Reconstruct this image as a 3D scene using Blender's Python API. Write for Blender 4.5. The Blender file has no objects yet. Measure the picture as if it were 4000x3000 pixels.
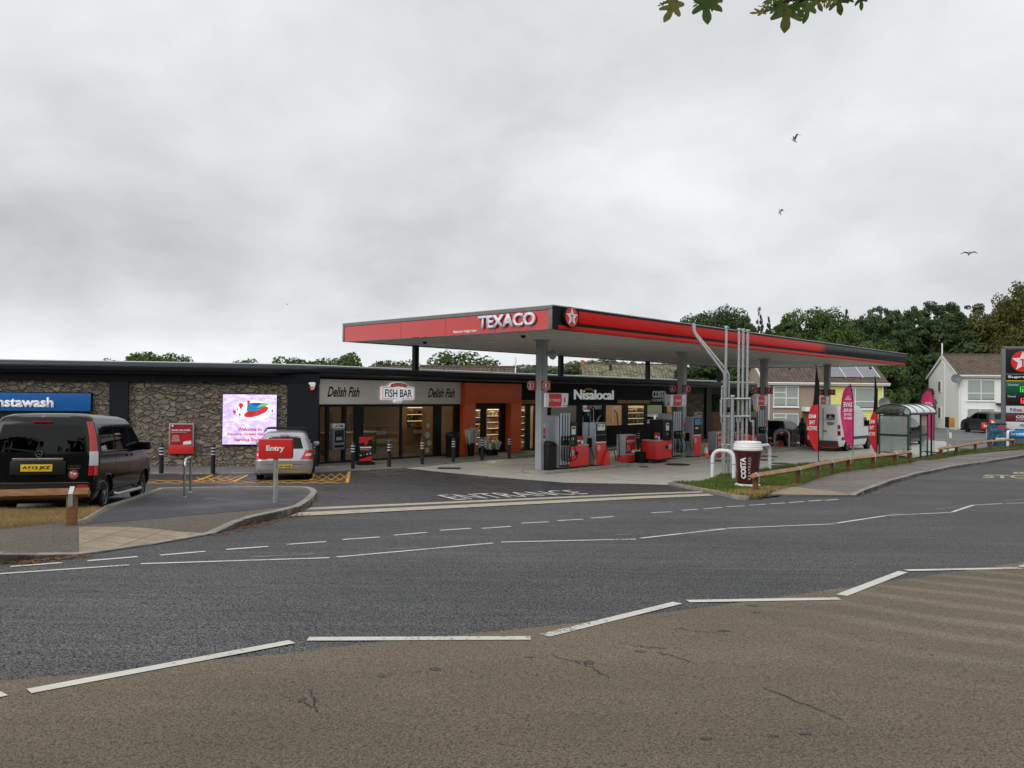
import bpy, bmesh, math, random
import numpy as np
from mathutils import Vector, Matrix
random.seed(7)
R_ = math.radians
SC = bpy.context.scene
# ---------------------------------------------------------------- camera
PITCH, ROLL, FPX, CAMZ = .01254, .01114, 3118.0, 2.79
fw = Vector((0, math.cos(PITCH), math.sin(PITCH))); rt = Vector((1, 0, 0)); up = rt.cross(fw)
CR = math.cos(ROLL)*rt + math.sin(ROLL)*up
CU = -math.sin(ROLL)*rt + math.cos(ROLL)*up
CAM = Vector((0, 0, CAMZ))
cd = bpy.data.cameras.new("camera"); cam = bpy.data.objects.new("camera", cd); SC.collection.objects.link(cam)
cd.sensor_width = 36; cd.lens = 36*FPX/4000; cd.clip_start = .05; cd.clip_end = 3000
cam.matrix_world = Matrix(((CR.x, CU.x, -fw.x, CAM.x), (CR.y, CU.y, -fw.y, CAM.y), (CR.z, CU.z, -fw.z, CAM.z), (0, 0, 0, 1)))
SC.camera = cam
# ---------------------------------------------------------------- sky and sun
SUN_EL, SUN_AZ = R_(34), R_(226)
w = bpy.data.worlds.new("World"); SC.world = w; w.use_nodes = True
nt = w.node_tree; N = nt.nodes; LK = nt.links; N.clear()
def nd(t, **k):
    n = N.new(t)
    for a, b in k.items(): setattr(n, a, b)
    return n
def wm(op, a, b=None, c=None, clamp=False):
    n = N.new('ShaderNodeMath'); n.operation = op; n.use_clamp = clamp
    for i, x in enumerate((a, b, c)):
        if x is None: continue
        if isinstance(x, (int, float)): n.inputs[i].default_value = x
        else: LK.new(x, n.inputs[i])
    return n.outputs[0]
tc = nd('ShaderNodeTexCoord'); sx = nd('ShaderNodeSeparateXYZ'); LK.new(tc.outputs['Generated'], sx.inputs[0])
zz = wm('ADD', wm('MAXIMUM', sx.outputs[2], 0.0), .42)
cx_ = nd('ShaderNodeCombineXYZ'); LK.new(wm('DIVIDE', sx.outputs[0], zz), cx_.inputs[0]); LK.new(wm('DIVIDE', sx.outputs[1], zz), cx_.inputs[1])
n1 = nd('ShaderNodeTexNoise'); n1.inputs['Scale'].default_value = 2.1; n1.inputs['Detail'].default_value = 5; n1.inputs['Roughness'].default_value = .5; n1.inputs['Distortion'].default_value = .35
n2 = nd('ShaderNodeTexNoise'); n2.inputs['Scale'].default_value = 5.6; n2.inputs['Detail'].default_value = 4; n2.inputs['Roughness'].default_value = .55; n2.inputs['Distortion'].default_value = .2
mp = nd('ShaderNodeMapping'); mp.inputs['Location'].default_value = (3.1, 1.7, 0); LK.new(cx_.outputs[0], mp.inputs[0])
LK.new(mp.outputs[0], n1.inputs['Vector']); LK.new(mp.outputs[0], n2.inputs['Vector'])
nn = wm('ADD', wm('MULTIPLY', n1.outputs['Fac'], .7), wm('MULTIPLY', n2.outputs['Fac'], .3))
base = wm('ADD', wm('MULTIPLY', wm('SUBTRACT', nn, .5), .78), .775)
# darker bank low on the left, bright strip under it
def bump(x, c, wd): # gaussian-like
    d = wm('DIVIDE', wm('SUBTRACT', x, c), wd); return wm('POWER', 2.718, wm('MULTIPLY', wm('MULTIPLY', d, d), -1.0))
az = wm('ARCTAN2', sx.outputs[0], sx.outputs[1])
base = wm('SUBTRACT', base, wm('MULTIPLY', wm('MULTIPLY', bump(sx.outputs[2], .17, .075), bump(az, -.42, .40)), .15))
base = wm('ADD', base, wm('MULTIPLY', wm('MULTIPLY', bump(sx.outputs[2], .03, .055), bump(az, -.5, .6)), .20))
base = wm('ADD', base, wm('MULTIPLY', bump(sx.outputs[2], 1.0, .45), .15))
base = wm('ADD', base, wm('MULTIPLY', bump(az, .3, .45), .03))
base = wm('ADD', base, wm('MULTIPLY', wm('MAXIMUM', wm('MULTIPLY', sx.outputs[1], -1.0), 0.0), .45))
base = wm('MINIMUM', wm('MAXIMUM', base, .42), 1.6)
cc = nd('ShaderNodeCombineXYZ')
LK.new(wm('MULTIPLY', base, .975), cc.inputs[0]); LK.new(wm('MULTIPLY', base, 1.0), cc.inputs[1]); LK.new(wm('MULTIPLY', base, 1.025), cc.inputs[2])
sky = nd('ShaderNodeTexSky'); sky.sky_type = 'NISHITA'; sky.sun_disc = False; sky.sun_elevation = SUN_EL; sky.sun_rotation = SUN_AZ
b1 = nd('ShaderNodeBackground'); LK.new(sky.outputs[0], b1.inputs[0]); b1.inputs[1].default_value = .05
b2 = nd('ShaderNodeBackground'); LK.new(cc.outputs[0], b2.inputs[0]); b2.inputs[1].default_value = 1.0
mx = nd('ShaderNodeMixShader'); mx.inputs[0].default_value = .96; LK.new(b1.outputs[0], mx.inputs[1]); LK.new(b2.outputs[0], mx.inputs[2])
wo = nd('ShaderNodeOutputWorld'); LK.new(mx.outputs[0], wo.inputs[0])
sd = bpy.data.lights.new("sun", 'SUN'); sd.energy = 1.35; sd.angle = R_(40); sd.color = (1, .97, .92)
so = bpy.data.objects.new("sun", sd); SC.collection.objects.link(so)
dv = Vector((math.sin(SUN_AZ)*math.cos(SUN_EL), math.cos(SUN_AZ)*math.cos(SUN_EL), math.sin(SUN_EL)))
so.rotation_euler = dv.to_track_quat('Z', 'Y').to_euler()
SC.view_settings.view_transform = 'Standard'; SC.view_settings.look = 'None'; SC.view_settings.gamma = 1; SC.view_settings.exposure = 0
SC.render.engine = 'CYCLES'
# ---------------------------------------------------------------- geometry of the place
KN = [(-80, 1.36), (0, 1.36), (22, .209), (24, .12), (26, .05), (28, .012), (30, 0), (3000, 0)]
KY = [k[0] for k in KN]; KZ = [k[1] for k in KN]
def hh(y): return float(np.interp(y, KY, KZ))
def ray(u, v): return fw + CR*((u-2000)/FPX) - CU*((v-1500)/FPX)
def gp(u, v, off=0.0):
    "point of the ground seen at a place of the photograph"
    d = ray(u, v); a, b = .5, 600.0
    for _ in range(50):
        m = (a+b)/2; P = CAM + d*m
        if P.z > hh(P.y)+off: a = m
        else: b = m
    return CAM + d*a
def pl(u, v, o, ang):
    "(x along a wall, z) of a photograph point lying on the vertical wall through o at angle ang"
    n = Vector((-math.sin(ang), math.cos(ang), 0)); d = ray(u, v)
    s = (Vector((o[0], o[1], 0))-CAM).dot(n)/d.dot(n); P = CAM+d*s
    return (P.x-o[0])*math.cos(ang)+(P.y-o[1])*math.sin(ang), P.z
def ad(u, v, Y):
    d = ray(u, v); return CAM + d*(Y/d.y)
LONG = R_(47.04)                      # direction of the canopy and shop front
CB = (1.152, 23.14); G0 = (-7.4, 30.2); L0 = (-9.33, 29.1); LANG = R_(9.8)
cU = Vector((math.cos(LONG), math.sin(LONG), 0)); cV = Vector((-math.sin(LONG), math.cos(LONG), 0))
def cw(u, v, z=0.0): return Vector((CB[0], CB[1], z)) + cU*u + cV*v       # canopy frame to world
def cu(px, v, y=1700): 
    o = cw(0, v); return pl(px, y, (o.x, o.y), LONG)[0]
def wfr(px, py): return pl(px, py, G0, LONG)
def wfl(px, py): return pl(px, py, L0, LANG)
# ---------------------------------------------------------------- mesh tools
class MB:
    def __init__(s): s.v = []; s.f = []
    def add(s, vs, fs):
        b = len(s.v); s.v += [tuple(p) for p in vs]; s.f += [tuple(i+b for i in q) for q in fs]; return s
    def box(s, x0, x1, y0, y1, z0, z1):
        return s.add([(x0,y0,z0),(x1,y0,z0),(x1,y1,z0),(x0,y1,z0),(x0,y0,z1),(x1,y0,z1),(x1,y1,z1),(x0,y1,z1)],
                     [(0,3,2,1),(4,5,6,7),(0,1,5,4),(1,2,6,5),(2,3,7,6),(3,0,4,7)])
    def prism(s, pts, o, ex, ey, d):
        "polygon pts (a,b) in plane o+a*ex+b*ey, pushed by vector d"
        o, ex, ey, d = Vector(o), Vector(ex), Vector(ey), Vector(d); n = len(pts)
        A = [o+ex*a+ey*b for a, b in pts]; B = [p+d for p in A]
        return s.add(A+B, [tuple(range(n)), tuple(range(2*n-1, n-1, -1))]+[(i, i+n, (i+1) % n+n, (i+1) % n) for i in range(n)])
    def tube(s, pts, r, n=8, cap=True, r2=None):
        pts = [Vector(p) for p in pts]; m = len(pts); rings = []
        prev = None
        for i, p in enumerate(pts):
            t = (pts[min(i+1, m-1)]-pts[max(i-1, 0)]).normalized()
            if prev is None:
                a = Vector((0, 0, 1)) if abs(t.z) < .9 else Vector((1, 0, 0)); x = t.cross(a).normalized()
            else: x = (prev - t*prev.dot(t)).normalized()
            prev = x; y = t.cross(x); rr = r if r2 is None else r+(r2-r)*i/(m-1)
            rings.append([p+(x*math.cos(k*2*math.pi/n)+y*math.sin(k*2*math.pi/n))*rr for k in range(n)])
        vs = [q for rg in rings for q in rg]; fs = []
        for i in range(m-1):
            for k in range(n): fs.append((i*n+k, i*n+(k+1) % n, (i+1)*n+(k+1) % n, (i+1)*n+k))
        if cap: fs += [tuple(range(n-1, -1, -1)), tuple(range((m-1)*n, m*n))]
        return s.add(vs, fs)
    def lathe(s, prof, c=(0,0,0), ax='z', n=24, closed=False):
        "profile (radius, height) round an axis"
        vs = []; m = len(prof); c = Vector(c)
        for r, z in prof:
            for k in range(n):
                a = 2*math.pi*k/n; x, y = r*math.cos(a), r*math.sin(a)
                vs.append(c+Vector({'z': (x, y, z), 'y': (x, z, y), 'x': (z, x, y)}[ax]))
        fs = [(i*n+k, i*n+(k+1) % n, (i+1)*n+(k+1) % n, (i+1)*n+k) for i in range(m-1) for k in range(n)]
        if closed: fs += [((m-1)*n+k, (m-1)*n+(k+1) % n, (k+1) % n, k) for k in range(n)]
        else: fs += [tuple(range(n)), tuple(range((m-1)*n, m*n))]
        return s.add(vs, fs)
    def grid(s, rows):
        m = len(rows); n = len(rows[0])
        return s.add([p for r in rows for p in r], [(i*n+k, i*n+k+1, (i+1)*n+k+1, (i+1)*n+k) for i in range(m-1) for k in range(n-1)])
    def build(s, name, m, parent=None, bevel=0, smooth=False, ang=35, normals=True):
        me = bpy.data.meshes.new(name); bm = bmesh.new()
        vs = [bm.verts.new(p) for p in s.v]
        for q in s.f:
            try: bm.faces.new([vs[i] for i in q])
            except ValueError: pass
        if normals: bmesh.ops.recalc_face_normals(bm, faces=bm.faces)
        if bevel:
            es = [e for e in bm.edges if len(e.link_faces) == 2 and e.calc_face_angle(0) > .5]
            bmesh.ops.bevel(bm, geom=es, offset=bevel, segments=2, profile=.6, affect='EDGES', clamp_overlap=True)
        bm.to_mesh(me); bm.free()
        if smooth or bevel:
            for p in me.polygons: p.use_smooth = True
            me.set_sharp_from_angle(angle=R_(ang))
        if m: me.materials.append(m)
        o = bpy.data.objects.new(name, me); SC.collection.objects.link(o)
        if parent: o.parent = parent
        return o
def thing(name, label, cat, loc=(0,0,0), rotz=0, group=None):
    o = bpy.data.objects.new(name, None); SC.collection.objects.link(o); o.empty_display_size = .2
    o.location = loc; o.rotation_euler = (0, 0, rotz); o['label'] = label; o['category'] = cat
    if group: o['group'] = group
    return o
def tag(o, label, cat, group=None):
    o['label'] = label; o['category'] = cat
    if group: o['group'] = group
    return o
def struct(o, kind='structure'): o['kind'] = kind; return o
def dup(root, loc, rotz, label, group=None, scale=None):
    r = root.copy(); SC.collection.objects.link(r); r.location = loc; r.rotation_euler = (0, 0, rotz); r['label'] = label
    if group: r['group'] = group
    if scale: r.scale = scale
    for ch in list(root.children):
        c = ch.copy(); SC.collection.objects.link(c); c.parent = r
        for g in list(ch.children):
            d = g.copy(); SC.collection.objects.link(d); d.parent = c
    return r
X, Y_, Z = Vector((1,0,0)), Vector((0,1,0)), Vector((0,0,1))
def text(name, s, o, ex, ez, wd, ht, d, m, parent=None, shear=0, bold=.0, mapf=None, lift=.003, res=3, space=1.0):
    "lettering filling the box wd x ht whose lower left corner is o, standing d proud"
    c = bpy.data.curves.new(name, 'FONT'); c.body = s; c.resolution_u = res; c.offset = bold; c.space_character = space; c.align_x = 'CENTER'
    t = bpy.data.objects.new(name, c); SC.collection.objects.link(t)
    me = bpy.data.meshes.new_from_object(t, depsgraph=bpy.context.evaluated_depsgraph_get())
    bpy.data.objects.remove(t); bpy.data.curves.remove(c); me.name = name
    xs = [v.co.x+shear*v.co.y for v in me.vertices]; ys = [v.co.y for v in me.vertices]
    x0, x1, y0, y1 = min(xs), max(xs), min(ys), max(ys)
    if mapf is None:
        o, ex, ez = Vector(o), Vector(ex).normalized(), Vector(ez).normalized(); n = ex.cross(ez)
        mapf = lambda a, b: o+ex*(a*wd)+ez*(b*ht)+n*lift
    else: n = Z
    for v, x in zip(me.vertices, xs): v.co = mapf((x-x0)/(x1-x0), (v.co.y-y0)/(y1-y0))
    if d:
        bm = bmesh.new(); bm.from_mesh(me)
        r = bmesh.ops.extrude_face_region(bm, geom=bm.faces[:])
        bmesh.ops.translate(bm, vec=n*d, verts=[g for g in r['geom'] if isinstance(g, bmesh.types.BMVert)])
        bmesh.ops.recalc_face_normals(bm, faces=bm.faces); bm.to_mesh(me); bm.free()
    me.materials.clear(); me.materials.append(m)
    ob = bpy.data.objects.new(name, me); SC.collection.objects.link(ob)
    if parent: ob.parent = parent
    return ob
# ---------------------------------------------------------------- materials
MC = {}
def mat(name, col, rough=.6, metal=0, var=0, vs=3, bump=0, bs=40, spec=None, coat=0, emis=0, ecol=None, alpha=None, stretch=None, world=False, rv=0):
    if name in MC: return MC[name]
    m = bpy.data.materials.new(name); m.use_nodes = True; t = m.node_tree; b = t.nodes['Principled BSDF']
    b.inputs['Base Color'].default_value = (*col, 1); b.inputs['Roughness'].default_value = rough; b.inputs['Metallic'].default_value = metal
    if spec is not None: b.inputs['Specular IOR Level'].default_value = spec
    if coat: b.inputs['Coat Weight'].default_value = coat; b.inputs['Coat Roughness'].default_value = .05
    if emis: b.inputs['Emission Color'].default_value = (*(ecol or col), 1); b.inputs['Emission Strength'].default_value = emis
    tx = t.nodes.new('ShaderNodeTexCoord'); src = tx.outputs['Object']
    if world:
        g = t.nodes.new('ShaderNodeNewGeometry'); src = g.outputs['Position']
    if stretch:
        k = t.nodes.new('ShaderNodeMapping'); k.inputs['Scale'].default_value = stretch; t.links.new(src, k.inputs[0]); src = k.outputs[0]
    if var:
        n = t.nodes.new('ShaderNodeTexNoise'); n.inputs['Scale'].default_value = vs; n.inputs['Detail'].default_value = 6; n.inputs['Roughness'].default_value = .6
        t.links.new(src, n.inputs['Vector']); r = t.nodes.new('ShaderNodeMapRange')
        r.inputs[1].default_value = .3; r.inputs[2].default_value = .7; r.inputs[3].default_value = 1-var; r.inputs[4].default_value = 1+var
        t.links.new(n.outputs['Fac'], r.inputs[0])
        q = t.nodes.new('ShaderNodeVectorMath'); q.operation = 'SCALE'; q.inputs[0].default_value = col; t.links.new(r.outputs[0], q.inputs['Scale']); t.links.new(q.outputs[0], b.inputs['Base Color'])
        if rv:
            r2 = t.nodes.new('ShaderNodeMapRange'); r2.inputs[1].default_value = .35; r2.inputs[2].default_value = .65; r2.inputs[3].default_value = rough-rv; r2.inputs[4].default_value = rough+rv
            t.links.new(n.outputs['Fac'], r2.inputs[0]); t.links.new(r2.outputs[0], b.inputs['Roughness'])
    if bump:
        n = t.nodes.new('ShaderNodeTexNoise'); n.inputs['Scale'].default_value = bs; n.inputs['Detail'].default_value = 4
        t.links.new(src, n.inputs['Vector']); k = t.nodes.new('ShaderNodeBump'); k.inputs['Strength'].default_value = bump; k.inputs['Distance'].default_value = .02
        t.links.new(n.outputs['Fac'], k.inputs['Height']); t.links.new(k.outputs[0], b.inputs['Normal'])
    MC[name] = m; return m
class NT:
    "short hand for building a node material"
    def __init__(s, name, rough=.7):
        s.m = bpy.data.materials.new(name); s.m.use_nodes = True; s.t = s.m.node_tree; s.b = s.t.nodes['Principled BSDF']; s.b.inputs['Roughness'].default_value = rough
        MC[name] = s.m
        s.geo = s.t.nodes.new('ShaderNodeNewGeometry').outputs['Position']; s.obj = s.t.nodes.new('ShaderNodeTexCoord').outputs['Object']
    def n(s, t, ins=None, **k):
        x = s.t.nodes.new(t)
        for a, b in k.items(): setattr(x, a, b)
        for a, b in (ins or {}).items():
            if hasattr(b, 'is_output'): s.t.links.new(b, x.inputs[a])
            else: x.inputs[a].default_value = b
        return x
    def map(s, src, scale=(1,1,1), rot=(0,0,0), loc=(0,0,0)): return s.n('ShaderNodeMapping', {0: src, 'Scale': scale, 'Rotation': rot, 'Location': loc}).outputs[0]
    def noise(s, src, sc, det=5, rough=.6, dist=0): return s.n('ShaderNodeTexNoise', {'Vector': src, 'Scale': sc, 'Detail': det, 'Roughness': rough, 'Distortion': dist}).outputs['Fac']
    def vor(s, src, sc, feat='F1', out='Distance', rnd=1): return s.n('ShaderNodeTexVoronoi', {'Vector': src, 'Scale': sc, 'Randomness': rnd}, feature=feat).outputs[out]
    def rng(s, f, a, b, c=0, d=1): return s.n('ShaderNodeMapRange', {0: f, 1: a, 2: b, 3: c, 4: d}).outputs[0]
    def ma(s, op, a, b=0, clamp=False): 
        x = s.n('ShaderNodeMath', {0: a, 1: b}, operation=op); x.use_clamp = clamp; return x.outputs[0]
    def mix(s, f, a, b, bt='MIX'):
        x = s.t.nodes.new('ShaderNodeMix'); x.data_type = 'RGBA'; x.blend_type = bt
        for i, q in ((0, f), (6, a), (7, b)):
            if hasattr(q, 'is_output'): s.t.links.new(q, x.inputs[i])
            else: x.inputs[i].default_value = q if i == 0 else (*q[:3], 1)
        return x.outputs[2]
    def ramp(s, f, stops):
        x = s.n('ShaderNodeValToRGB', {0: f}); e = x.color_ramp.elements
        while len(e) < len(stops): e.new(.5)
        for k, (p, c) in zip(e, stops): k.position = p; k.color = (*c, 1)
        return x.outputs[0]
    def bump(s, hgt, st=.5, d=.02): s.t.links.new(s.n('ShaderNodeBump', {'Height': hgt, 'Strength': st, 'Distance': d}).outputs[0], s.b.inputs['Normal'])
    def col(s, c): s.t.links.new(c, s.b.inputs['Base Color'])
    def rough(s, c): s.t.links.new(c, s.b.inputs['Roughness'])

anth = mat('anthracite_panel', (.008,.011,.014), .5, var=.12, vs=1.2, spec=.25)
anth_m = mat('anthracite_matt', (.005,.006,.008), .6, var=.1, spec=.2)
eave = mat('dark_grey_metal_eave', (.014,.018,.023), .32, metal=0, spec=.5, var=.1, vs=.8)
black = mat('black_plastic', (.006,.006,.007), .5, var=.15, spec=.3)
blackg = mat('black_gloss', (.005,.005,.006), .15, spec=.35)
rubber = mat('rubber', (.010,.010,.010), .85, var=.2, vs=20, spec=.2)
white = mat('white_paint', (.78,.78,.76), .45, var=.05, vs=2)
whiteg = mat('white_gloss', (.8,.8,.8), .25)
red = mat('signal_red', (.62,.022,.018), .35, var=.06, vs=1)
redg = mat('gloss_red_panel', (.56,.012,.010), .10, var=.04, vs=.7, coat=1, spec=.8)
pinkred = mat('flag_pink', (.62,.03,.16), .7, var=.1, vs=3, bump=.3, bs=5)
flagred = mat('flag_red', (.6,.012,.02), .7, var=.12, vs=3, bump=.3, bs=5)
grey = mat('column_grey', (.32,.34,.36), .45, var=.14, vs=1.8)
lgrey = mat('pump_silver', (.36,.39,.42), .35, metal=.25, var=.05)
galv = mat('galvanised_steel', (.50,.52,.53), .38, metal=.7, var=.22, vs=14)
yellow = mat('plate_yellow', (.75,.5,.03), .4)
orange = mat('cone_orange', (.75,.13,.02), .5)
wood = mat('treated_timber', (.24,.105,.034), .7, var=.35, vs=5, bump=.4, bs=30, stretch=(1,6,6))
woodtop = mat('worn_timber', (.33,.18,.075), .65, var=.45, vs=4, bump=.4, bs=30)
wooddk = mat('dark_timber_post', (.16,.07,.03), .8, var=.3, vs=9, bump=.4, bs=30)
concr = None
def _kerbmat():
    k = NT('precast_kerb', .85); i_ = k.n('ShaderNodeNewGeometry').outputs['Random Per Island']; a = k.noise(k.geo, 5, 6, .7)
    c = k.mix(i_, (.36,.335,.285), (.24,.225,.195)); c = k.mix(k.rng(a, .4, .7, 0, .7), c, (.13,.12,.095)); k.col(c); k.bump(k.noise(k.geo, 60), .35, .02); return k.m
concr = 0
soffit = mat('canopy_soffit', (.66,.65,.61), .5, var=.04, vs=.6)
burg = mat('burgundy_paint', (.06,.010,.014), .28, var=.1)
green = mat('dark_green_metal', (.008,.045,.032), .35, var=.12)
cream = mat('cream_sign_panel', (.82,.80,.72), .45, var=.04, vs=.8)
portal = mat('orange_red_cladding', (.88,.135,.03), .4, var=.06, vs=.6)
blue = mat('blue_sign', (.01,.13,.42), .3, var=.05)
navy = mat('navy_lettering', (.012,.012,.09), .4)
gold = mat('gold_strip', (.42,.26,.03), .45)
def glassmat(name, tint=(.75,.82,.8), refl=.5, trans=1.0):
    if name in MC: return MC[name]
    m = bpy.data.materials.new(name); m.use_nodes = True; t = m.node_tree; t.nodes.clear()
    o = t.nodes.new('ShaderNodeOutputMaterial'); mixn = t.nodes.new('ShaderNodeMixShader'); tr = t.nodes.new('ShaderNodeBsdfTransparent'); g = t.nodes.new('ShaderNodeBsdfGlossy'); g.inputs['Roughness'].default_value = .02
    lw = t.nodes.new('ShaderNodeFresnel'); lw.inputs[0].default_value = 1.5
    tr.inputs[0].default_value = (*tint, 1)
    r = t.nodes.new('ShaderNodeMath'); r.operation = 'MULTIPLY_ADD'; r.inputs[1].default_value = 1.4; r.inputs[2].default_value = refl*.1
    t.links.new(lw.outputs[0], r.inputs[0]); t.links.new(r.outputs[0], mixn.inputs[0]); t.links.new(tr.outputs[0], mixn.inputs[1]); t.links.new(g.outputs[0], mixn.inputs[2]); t.links.new(mixn.outputs[0], o.inputs[0])
    MC[name] = m; return m
glass = glassmat('shop_glass', (.82,.86,.84)); tglass = glassmat('tinted_glass', (.10,.11,.11)); sglass = glassmat('shelter_glazing', (.66,.76,.72), .9)
_o = [n for n in sglass.node_tree.nodes if n.type == 'OUTPUT_MATERIAL'][0]; _s = _o.inputs[0].links[0].from_socket; _d = sglass.node_tree.nodes.new('ShaderNodeBsdfDiffuse'); _d.inputs[0].default_value = (.55,.62,.58,1); _m = sglass.node_tree.nodes.new('ShaderNodeMixShader'); _m.inputs[0].default_value = .32
sglass.node_tree.links.new(_s, _m.inputs[1]); sglass.node_tree.links.new(_d.outputs[0], _m.inputs[2]); sglass.node_tree.links.new(_m.outputs[0], _o.inputs[0])
concr = _kerbmat()
cglass = glassmat('car_glass', (.05,.055,.055), -.3)

# stone cladding
k = NT('rubble_stone', .85)
p = k.map(k.obj, (1, 1, 1.8)); ds = k.n('ShaderNodeTexNoise', {'Vector': p, 'Scale': 2.2, 'Detail': 3}).outputs['Color']
pv = k.n('ShaderNodeVectorMath', {0: p, 1: k.n('ShaderNodeVectorMath', {0: ds, 'Scale': .22}, operation='SCALE').outputs[0]}, operation='ADD').outputs[0]
big = k.n('ShaderNodeTexVoronoi', {'Vector': pv, 'Scale': 3.4}); bigd = k.vor(pv, 3.4, 'DISTANCE_TO_EDGE')
sm = k.n('ShaderNodeTexVoronoi', {'Vector': k.map(pv, (1,1,1.9)), 'Scale': 6.5}); smd = k.vor(k.map(pv, (1,1,1.9)), 6.5, 'DISTANCE_TO_EDGE')
pick = k.rng(k.n('ShaderNodeSeparateColor', {0: big.outputs['Color']}).outputs[0], .56, .58)
hue = k.mix(pick, sm.outputs['Color'], big.outputs['Color']); ed = k.n('ShaderNodeMix', {0: pick, 2: smd, 3: bigd}).outputs[0]
hv = k.n('ShaderNodeSeparateColor', {0: hue}).outputs[1]
c = k.ramp(hv, [(0, (.10,.08,.05)), (.3, (.19,.155,.105)), (.5, (.25,.215,.155)), (.68, (.28,.20,.115)), (.85, (.33,.31,.27)), (1, (.38,.35,.30))])
c = k.mix(.35, c, k.ramp(k.noise(k.obj, 14), [(.3, (.08,.07,.05)), (.7, (.42,.38,.31))]))
c = k.mix(k.rng(ed, .0, .04, 1, 0), c, (.07,.058,.042)); k.col(c)
k.bump(k.ma('ADD', k.rng(ed, 0, .12), k.ma('ADD', k.ma('MULTIPLY', k.noise(k.obj, 30), .35), k.ma('MULTIPLY', hv, .6))), 1.0, .09)
stone = k.m
# asphalt road, worn
def asphalt(name, colr, tint, rough=.85, speck=.55, roughv=.0, streak=None, sc=1.0, vary=.16, swirl=False):
    k = NT(name, rough)
    f = k.vor(k.geo, 75*sc); f2 = k.noise(k.geo, 48*sc, 3, .7); big = k.noise(k.geo, .35, 4); mid = k.noise(k.map(k.geo, (.5, 2.2, 1), (0,0,-.12)), 1.1, 4)
    v = k.ma('ADD', k.rng(f, .1, .75, 1+speck, 1-speck), k.rng(f2, .3, .7, -speck*.75, speck*.75))
    c = k.mix(k.rng(big, .35, .65), colr, tint)
    c = k.mix(k.rng(mid, .3, .75, 0, .35), c, [q*1.45 for q in tint])
    if streak:
        st = k.noise(k.map(k.geo, (.16, 5, 1), (0,0,streak[0])), 1.0, 4, .65); c = k.mix(k.rng(st, .52, .68, 0, streak[1]), c, streak[2])
    wide = k.noise(k.map(k.geo, (.35, .8, 1), (0,0,-.14), (3,1,0)), .55, 5, .6); v = k.ma('MULTIPLY', v, k.rng(wide, .3, .7, 1-vary, 1+vary))
    if swirl:
        sp_ = k.n('ShaderNodeSeparateXYZ', {0: k.geo}); wx = k.map(k.geo, (1,1,1), (0,0,R_(38)), (0,0,0)); q = k.n('ShaderNodeTexWave', {'Vector': wx, 'Scale': .55, 'Distortion': 9.0, 'Detail': 4, 'Detail Scale': .5}, bands_direction='Y').outputs['Fac']
        msk = k.ma('MULTIPLY', k.rng(sp_.outputs[0], 1.6, 3.4), k.rng(sp_.outputs[1], 4.2, 5.4)); c = k.mix(k.ma('MULTIPLY', msk, k.rng(q, .5, .95, 0, .36)), c, (.30,.255,.19))
    vv = k.n('ShaderNodeVectorMath', {0: c, 'Scale': v}, operation='SCALE').outputs[0]
    k.col(vv); k.bump(k.ma('ADD', f, f2), .5, .012)
    if roughv: k.rough(k.rng(k.noise(k.geo, .9, 4, .6, .6), .35, .62, rough-roughv, rough+roughv))
    return k.m
road_m = asphalt('road_asphalt', (.066,.068,.068), (.090,.087,.085), .8, .95, vary=.26, streak=(-.16, .35, (.17,.165,.155)))
near_m = asphalt('brown_worn_asphalt', (.172,.134,.088), (.138,.110,.075), .88, .46, streak=(.35, .10, (.2,.17,.13)), vary=.22, swirl=True, sc=1.15)
new_m = asphalt('new_dark_tarmac', (.028,.027,.030), (.037,.036,.040), .34, .16, roughv=.15, sc=1.3, streak=(.5, .25, (.06,.055,.05)))
path_m = asphalt('footpath_asphalt', (.155,.128,.090), (.120,.105,.080), .85, .6)
pathr_m = asphalt('wet_footpath', (.17,.145,.125), (.12,.105,.095), .5, .18, roughv=.2, streak=(.3, .4, (.22,.16,.11)))
for nm, a, b, rg in (('forecourt_concrete', (.54,.53,.46), (.41,.40,.345), .5),):
    k = NT(nm, rg); g = k.noise(k.geo, .5, 6, .65, .8); f = k.noise(k.geo, 60, 3, .7)
    c = k.mix(k.rng(g, .35, .65), a, b); st = k.noise(k.map(k.geo, (.3, 3, 1), (0,0,R_(35))), 1, 4); c = k.mix(k.rng(st, .55, .7, 0, .5), c, (.22,.205,.175))
    jt = k.n('ShaderNodeTexBrick', {'Vector': k.map(k.geo, (1,1,1), (0,0,-LONG)), 'Color1': (1,1,1,1), 'Color2': (1,1,1,1), 'Mortar': (.45,.45,.45,1), 'Scale': .2, 'Mortar Size': .003, 'Brick Width': 1, 'Row Height': 1}, offset=0).outputs['Color']
    c = k.mix(1, c, jt, 'MULTIPLY'); k.col(c); k.rough(k.rng(g, .35, .65, .35, .62)); k.bump(f, .15, .01)
conc_m = MC['forecourt_concrete']
k = NT('tactile_paving', .8); br = k.n('ShaderNodeTexBrick', {'Vector': k.geo, 'Color1': (.46,.37,.26,1), 'Color2': (.38,.30,.20,1), 'Mortar': (.10,.08,.06,1), 'Scale': 2.5, 'Mortar Size': .02, 'Brick Width': 1, 'Row Height': 1}, offset=0).outputs['Color']
dots = k.vor(k.geo, 15, rnd=0); c = k.mix(k.rng(dots, .3, .5, 0, .55), br, (.2,.14,.09)); c = k.mix(k.rng(k.noise(k.geo, 4), .4, .75, 0, .5), c, (.17,.13,.09)); k.col(c); k.bump(k.rng(dots, .25, .4, 1, 0), .8, .012)
tact_m = k.m
k = NT('soil_and_grass', .9); c = k.ramp(k.noise(k.geo, 1.7, 7, .7), [(.3, (.035,.055,.015)), (.5, (.07,.085,.025)), (.7, (.13,.11,.045))]); k.col(c); k.bump(k.noise(k.geo, 25), .8, .05); soil_m = k.m
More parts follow.
